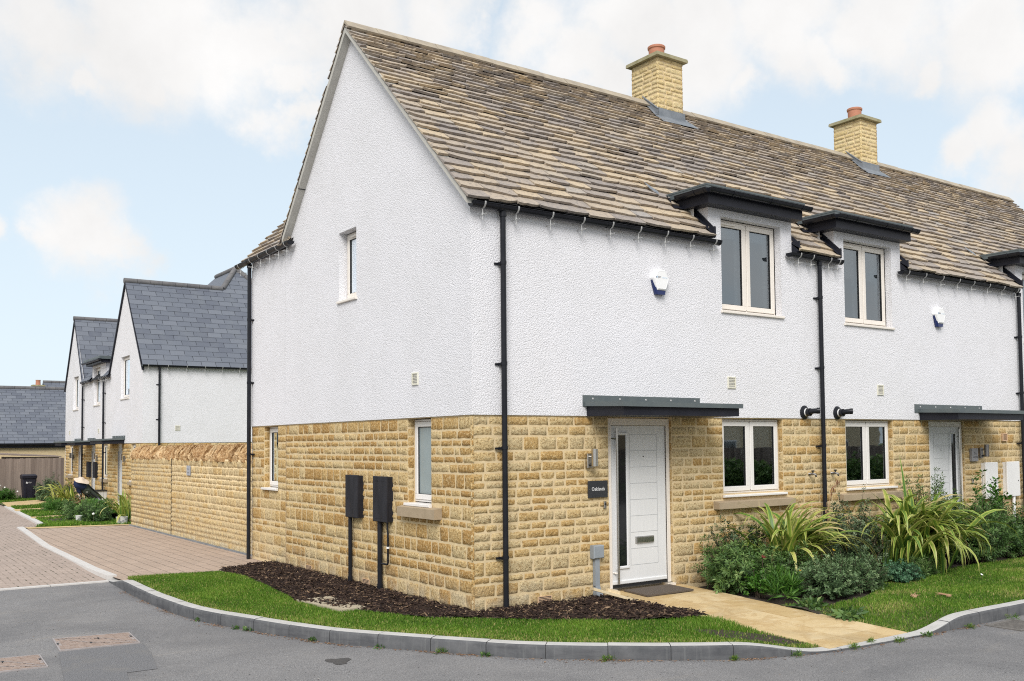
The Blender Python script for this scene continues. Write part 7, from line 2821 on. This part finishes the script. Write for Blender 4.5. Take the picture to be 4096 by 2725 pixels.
shrub('leafy potted plant standing inside the second ground floor window', (7.72, 0.42, 1.27), (0.28, 0.14, 0.30), 40, 16, 140, 'leaf_bright', (0.04, 0.08), 0.5, name='house_plant', cat='plant')
shrub('grassy potted plant inside the right pane of the second ground floor window', (8.22, 0.42, 1.30), (0.24, 0.14, 0.34), 36, 14, 141, 'leaf_bright', (0.06, 0.12), 0.2, name='house_plant', cat='plant')
# dried honesty stalk by the middle downpipe
t_ = thing('dry_stalk', 'dried brown seed stalk leaning beside the middle downpipe', 'plant', (6.45, -0.2, 0.0))
mb = MB()
mb.tube([(6.42, -0.22, 0.05), (6.48, -0.2, 0.9), (6.60, -0.18, 1.2), (6.82, -0.16, 1.42), (6.95, -0.15, 1.5)], [0.007, 0.006, 0.005, 0.004, 0.003], 6)
mb.tube([(6.48, -0.2, 0.9), (6.42, -0.22, 1.05)], 0.003, 5)
mb.build('stem', 'dry_stem', t_)
V, Fc, Rv = [], [], []
for k in range(26):
    f = k / 25
    p = Vector((6.62 + 0.34 * f, -0.17, 1.22 + 0.28 * f)) if k < 18 else Vector((6.44 + rng.uniform(-.03, .05), -0.2, 0.9 + rng.uniform(-.1, .2)))
    p += Vector((rng.uniform(-.02, .02), rng.uniform(-.03, .03), 0))
    L = rng.uniform(0.05, 0.11)
    a = rng.uniform(0, 6.28)
    s_ = Vector((math.cos(a), math.sin(a), 0)) * 0.016
    d = Vector((rng.uniform(-.3, .3), rng.uniform(-.3, .3), -1)).normalized()
    i = len(V)
    V += [p, p + d * L * .5 + s_, p + d * L, p + d * L * .5 - s_]
    Fc.append((i, i + 1, i + 2, i + 3))
    Rv.append(rng.random())
np_mesh('seed_pods', np.array([tuple(v) for v in V]), np.array(Fc), 'leaf_dry', Rv, t_)

# flowers
def flower(label, p, mat, r, name='flower', cat='flower', stem=0.18, petals=12):
    t_ = thing(name, label, cat, (p[0], p[1], p[2] - stem))
    mb = MB()
    c = Vector(p)
    for k in range(petals):
        a = 2 * math.pi * k / petals
        d = Vector((math.cos(a), math.sin(a) * 0.6 - 0.3, 0.35 + 0.3 * math.sin(a))).normalized()
        s_ = Vector((-math.sin(a), math.cos(a), 0)) * r * 0.28
        mb.face([c, c + d * r * 0.6 + s_, c + d * r, c + d * r * 0.6 - s_])
    mb.lathe([(0.0, r * 0.28), (r * 0.25, r * 0.2), (r * 0.3, 0.0)], tuple(c), 8)
    mb.build('petals', mat, t_)
    mb = MB()
    mb.tube([c, c - Vector((0.01, 0, stem * 0.5)), c - Vector((0, 0, stem))], 0.004, 5)
    mb.build('stem', 'twig', t_)
    return t_


flower('yellow flower on a stem in front of the rounded grey bush', (3.98, -1.62, 0.33), 'petal_yellow', 0.035)
flower('yellow flower peeping out behind the rounded grey bush', (4.98, -1.40, 0.50), 'petal_yellow', 0.032)
flower('dark red wallflower in the loose shrub by the path', (3.86, -1.12, 0.46), 'petal_red', 0.05, petals=9)
flower('white clover head standing in the right lawn', (7.25, -2.22, 0.06), 'petal_white', 0.03, stem=0.07)

for lab, (x, y), a in (('dry tuft of pulled grass lying on the right lawn', (5.05, -2.55), 0.4), ('pale scrap of dead stalk lying on the right lawn', (5.45, -2.78), 2.0)):
    mb = MB()
    for k in range(9):
        q = Vector((x + rng.uniform(-.04, .04), y + rng.uniform(-.03, .03), lawn_z(x, y) + 0.035))
        d = Vector((math.cos(a + rng.uniform(-.5, .5)), math.sin(a + rng.uniform(-.5, .5)), rng.uniform(-.05, .25))) * rng.uniform(.06, .16)
        mb.tube([q, q + d * .6, q + d], [0.006, 0.004, 0.002], 5)
    mb.lathe([(0.0, 0.03), (0.03, 0.02), (0.035, 0.0), (0, -0.01)], (x, y, lawn_z(x, y) + 0.02), 7)
    tag(mb.build('dry_tuft', 'dry_stem'), lab, 'debris')
# --- gardens along the lane
def lz(x, y):
    return LG(x, y) - 0.02


phormium('flax clump with stripes growing at the end of the boundary wall', (0.30, 17.75, lz(0, 17.6)), 44, 41, (0.75, 1.15), 0.062, (58, 86), (0.5, 1.9), lambda g: g.gauss(3.1, 1.3), 0.10, (0.15, 0.6), extra=[(200, 1.1, 70, 2.6, 0.09, 0.75), (230, 0.9, 50, 2.4, 0.09, 0.65)])
shrub('dense dark green shrub beside the large paint tub', (-0.22, 18.75, lz(0, 18.7)), (0.52, 0.45, 0.50), 210, 34, 131, 'leaf_mid', (0.035, 0.06), 0.4, bias=-0.16, inner=0.2)
shrub('lighter loose shrub behind the small paint tub', (-0.32, 20.3, lz(0, 20)), (0.75, 0.7, 0.55), 200, 32, 132, 'leaf_mid', (0.04, 0.08), 0.3, bias=0.05, rough=0.3, inner=0.2)
shrub('yellow leaved shrub under the golf bag', (0.62, 22.8, lz(0, 22)), (0.75, 0.6, 0.52), 160, 30, 133, 'leaf_bright', (0.05, 0.09), 0.34, rough=0.3, inner=0.2)
shrub('feathery green bush left of the golf bag', (-0.12, 25.6, lz(0, 25)), (0.48, 0.7, 0.50), 220, 30, 134, 'leaf_bright', (0.05, 0.10), 0.12, bias=-0.05, inner=0.2)
shrub('leafy bush directly below the golf bag hood', (0.42, 24.9, lz(0, 25)), (0.5, 0.5, 0.48), 130, 28, 135, 'leaf_mid', (0.06, 0.11), 0.42, bias=-0.02, inner=0.2)
phormium('yellow striped flax clump in front of the slate terrace', (0.85, 28.9, lz(0, 29)), 50, 42, (0.9, 1.35), 0.075, (40, 85), (1.0, 2.3), lambda g: g.gauss(3.4, 1.1), 0.16, (0.35, 0.75))
shrub('dark evergreen shrub behind the striped flax', (1.05, 30.2, lz(0, 30)), (0.6, 0.6, 0.85), 150, 30, 136, 'leaf_dark', (0.05, 0.08), 0.4, bias=0.05, inner=0.2)
shrub('grey leaved shrub between the wheeled bin and the flax', (0.88, 33.2, lz(0, 33)), (0.42, 0.6, 0.70), 150, 28, 137, 'leaf_grey', (0.05, 0.08), 0.4, inner=0.2, rough=0.3, bias=-0.05)
shrub('tall shrub against the fence right of the wheeled bin', (1.35, 34.9, lz(0, 34)), (0.6, 0.45, 1.05), 150, 28, 138, 'leaf_dark', (0.06, 0.09), 0.35, bias=0.15, inner=0.2, rough=0.3)
shrub('patch of tall weeds at the fence foot left of the bin', (-0.55, 34.8, lz(0, 34)), (0.70, 0.5, 0.55), 170, 22, 139, 'leaf_bright', (0.08, 0.15), 0.16, name='weed_patch', cat='weeds', rough=0.35, inner=0.2, bias=-0.15)
for lab, p in (('white dandelion clock highest above the weeds by the fence', (-0.62, 34.4, 0.48)), ('white dandelion clock low above the weeds by the fence', (-0.45, 34.3, 0.40)), ('white dandelion clock close to the bin', (0.02, 34.3, 0.22)), ('white dandelion clock in the small lawn before the dark shrub', (-0.42, 18.3, 0.20))):
    t_ = thing('dandelion', lab, 'flower', (p[0], p[1], p[2] - 0.3), 'dandelion clocks in the lane gardens')
    mb = MB()
    mb.lathe([(0.0, -0.035), (0.025, -0.025), (0.036, 0.0), (0.025, 0.025), (0.0, 0.035)], p, 10)
    mb.build('seed_head', 'petal_white', t_, smooth=True)
    mb = MB()
    mb.tube([p, (p[0] + 0.01, p[1], p[2] - 0.3)], 0.004, 5)
    mb.build('stem', 'twig', t_)
# drying brown leaves under the bag
V, Fc, Rv = [], [], []
for k in range(40):
    p = Vector((0.35 + rng.uniform(-0.25, 0.3), 24.1 + rng.uniform(-0.2, 0.3), 0.16 + rng.uniform(0, 0.22)))
    a = rng.uniform(0, 6.28)
    d = Vector((math.cos(a), math.sin(a) * 0.5, rng.uniform(-0.1, 0.5))).normalized()
    s_ = Vector((-d.y, d.x, 0.3)).normalized() * 0.03
    L = rng.uniform(0.15, 0.35)
    i = len(V)
    V += [p, p + d * L * .5 + s_, p + d * L, p + d * L * .5 - s_]
    Fc.append((i, i + 1, i + 2, i + 3))
    Rv.append(rng.random())
o = np_mesh('dead_leaves', np.array([tuple(v) for v in V]), np.array(Fc), 'leaf_dry', Rv)
tag(o, 'withered brown leaves lying under the golf bag', 'dead leaves', kind='stuff')

# --- weeds in the kerb joint and dried litter along it
tufts = [(-2.52, 2.28, 'leafy green weed at the kerb foot nearest the driveway', 0.07, 1), (-2.33, 1.48, 'leafy weed by the kerb joint left of the concrete slab', 0.06, 1), (-2.28, 1.28, 'dark leafed weed growing out of the kerb joint beside the road stain', 0.09, 1),
         (-1.92, 0.27, 'small green weed on the curve of the kerb ahead of the slab', 0.06, 1), (-1.50, -0.52, 'spreading green weed on the kerb curve below the bark', 0.08, 1), (-1.12, -1.12, 'thin grassy weed at the kerb below the house corner', 0.06, 0),
         (-0.86, -1.52, 'round leaved weed against the kerb ahead of the corner downpipe', 0.07, 1), (0.02, -2.42, 'thin grass tuft at the kerb joint before the bark end', 0.07, 0), (1.0, -3.17, 'grass tuft at the first dropped kerb stone', 0.06, 0),
         (1.62, -3.43, 'wide grass tuft under the sloping kerb end', 0.07, 0), (2.35, -3.57, 'grass tuft on the flush kerb at the left of the path foot', 0.05, 0), (2.72, -3.52, 'grass tuft on the flush kerb in the middle of the path foot', 0.05, 0), (3.05, -3.63, 'long grass tuft along the flush kerb at the right of the path foot', 0.07, 0),
         (3.55, -3.66, 'leafy tuft at the start of the rising kerb', 0.08, 1), (4.35, -3.68, 'short grass tuft in front of the gully grate', 0.06, 0), (5.25, -3.70, 'weedy grass beside the gully grate', 0.10, 0)]
for i, (x, y, lab, r, leafy) in enumerate(tufts):
    zz = ROADZ + (0.02 if 2.1 < x < 3.4 and y > -3.6 else 0.0)
    shrub(lab, (x, y, zz), (r * 1.3, r * 0.8, r * 0.55), 13 if leafy else 18, 6, 200 + i, 'leaf_mid' if leafy else 'grass_blade', (0.02, 0.038) if leafy else (0.025, 0.05), 0.5 if leafy else 0.09, name='kerb_weed', cat='weed', group='weeds along the kerb', twigs=False, upright=0.5 if leafy else 0.9, bias=0.0)
# reddish dry litter in the gutter line
n = 1500
g = np.random.default_rng(77)
V, Fc, Rv = [], [], []
clumps = [(-2.42, 1.85), (-2.15, 0.95), (-1.95, 0.35), (-1.75, 0.0), (-1.15, -1.05), (-0.95, -1.35), (0.0, -2.4), (0.1, -2.47), (1.1, -3.2), (1.2, -3.24), (-2.66, 5.2), (-2.68, 4.2), (-2.66, 3.2), (3.7, -3.68), (4.4, -3.7)]
for k in range(n):
    if g.random() < 0.6:
        cx, cy = clumps[g.integers(len(clumps))]
        x, y = cx + g.normal(0, 0.09), cy + g.normal(0, 0.09)
        # keep to the road side
        q = min(KC, key=lambda p: (p.x - x) ** 2 + (p.y - y) ** 2)
    else:
        q = KC[g.integers(6, 120)]
    off = abs(g.normal(0, 0.045)) + 0.004
    j = KC.index(q)
    tdir = (KC[min(j + 1, len(KC) - 1)] - KC[max(j - 1, 0)]).normalized()
    inn = Vector((-tdir.y, tdir.x, 0))
    if inn.dot(Vector((3, 5, 0)) - q) < 0 and q.x < 8:
        inn = -inn
    f = g.uniform(-0.12, 0.12)
    p = q - inn * off + tdir * f + Vector((0, 0, ROADZ + 0.004 + 0.006 * g.random()))
    a = g.uniform(0, 6.28)
    L = g.uniform(0.008, 0.04)
    d = Vector((math.cos(a), math.sin(a), g.uniform(0, 0.25))) * L
    s_ = Vector((-math.sin(a), math.cos(a), 0)) * L * g.uniform(0.1, 0.35)
    i = len(V)
    V += [p - d * .5, p + s_, p + d * .5, p - s_]
    Fc.append((i, i + 1, i + 2, i + 3))
    Rv.append(g.random())
o = np_mesh('kerb_litter', np.array([tuple(v) for v in V]), np.array(Fc), 'leaf_dry', Rv)
tag(o, 'dry reddish plant litter lying in the road along the kerb foot', 'litter', kind='stuff')
# loose grit on the asphalt
n = 900
V, Fc, Rv = [], [], []
for k in range(n):
    x, y = g.uniform(-6, 7), g.uniform(-5.5, 4)
    if y > -3.7 and x > -2.8 - 0.0 and inpoly(np.array([x]), np.array([y]), KB[:24] + [(20, 10), (-2, 10)])[0]:
        continue
    r_ = g.uniform(0.002, 0.007)
    c = Vector((x, y, ROADZ))
    i = len(V)
    V += [c + Vector((r_, 0, 0)), c + Vector((0, r_, 0)), c + Vector((-r_, 0, 0)), c + Vector((0, -r_, 0)), c + Vector((r_ * .2, 0, r_))]
    Fc += [(i, i + 1, i + 4), (i + 1, i + 2, i + 4), (i + 2, i + 3, i + 4), (i + 3, i, i + 4)]
    Rv += [g.random()] * 4
o = np_mesh('road_grit', np.array([tuple(v) for v in V]), np.array(Fc), 'bark_chip', Rv)
tag(o, 'loose grit scattered over the grey asphalt', 'grit', kind='stuff')

# ================================================================== ACROSS THE STREET (mirrored in the window panes)
oh = thing('opposite_house', 'stone and white house across the street, seen mirrored in the front window panes', 'house', (24, -26, -0.1))
mb = MB()
wallp = lambda y: [(10, y, -0.4), (44, y, -0.4), (44, y, 5.0), (10, y, 5.0)]
mb.face(wallp(-24.0))
mb.face(wallp(-31.0))
for x_ in (10, 44):
    mb.face([(x_, -24, -0.4), (x_, -31, -0.4), (x_, -31, 5.0), (x_, -27.5, 8.4), (x_, -24, 5.0)])
mb.build('wall', 'ashlar', oh)
mb = MB()
mb.face([(9.8, -23.8, 4.9), (44.2, -23.8, 4.9), (44.2, -27.5, 8.5), (9.8, -27.5, 8.5)])
mb.face([(9.8, -31.2, 4.9), (44.2, -31.2, 4.9), (44.2, -27.5, 8.5), (9.8, -27.5, 8.5)])
mb.build('roof', 'stone_slate', oh)
for k in range(7):
    for z0_, z1_ in ((0.9, 2.1), (3.2, 4.5)):
        mb = MB()
        x_ = 12 + 4.6 * k
        mb.box((x_, -23.97, z0_), (x_ + 1.3, -23.9, z1_), 0)
        mb.box((x_ + 0.08, -23.9, z0_ + 0.08), (x_ + 1.22, -23.88, z1_ - 0.08), 1)
        mb.build('window', ['white_frame', 'dark_glass'], oh)
of = thing('opposite_fence', 'dark board fence across the street, seen mirrored in the lower window panes', 'fence', (22, -17, -0.1))
mb = MB()
x_ = 8.0
while x_ < 46:
    mb.box((x_, -17.02, -0.2), (x_ + 0.14, -17.0, 1.75), 0, rng.random())
    x_ += 0.145
mb.build('boards', 'fence_wood', of)
shrub('hedge across the street, seen mirrored in the lower window panes', (27, -16, -0.1), (14, 0.7, 1.5), 500, 40, 300, 'leaf_mid', (0.10, 0.2), 0.5, name='hedge', cat='hedge', twigs=False)
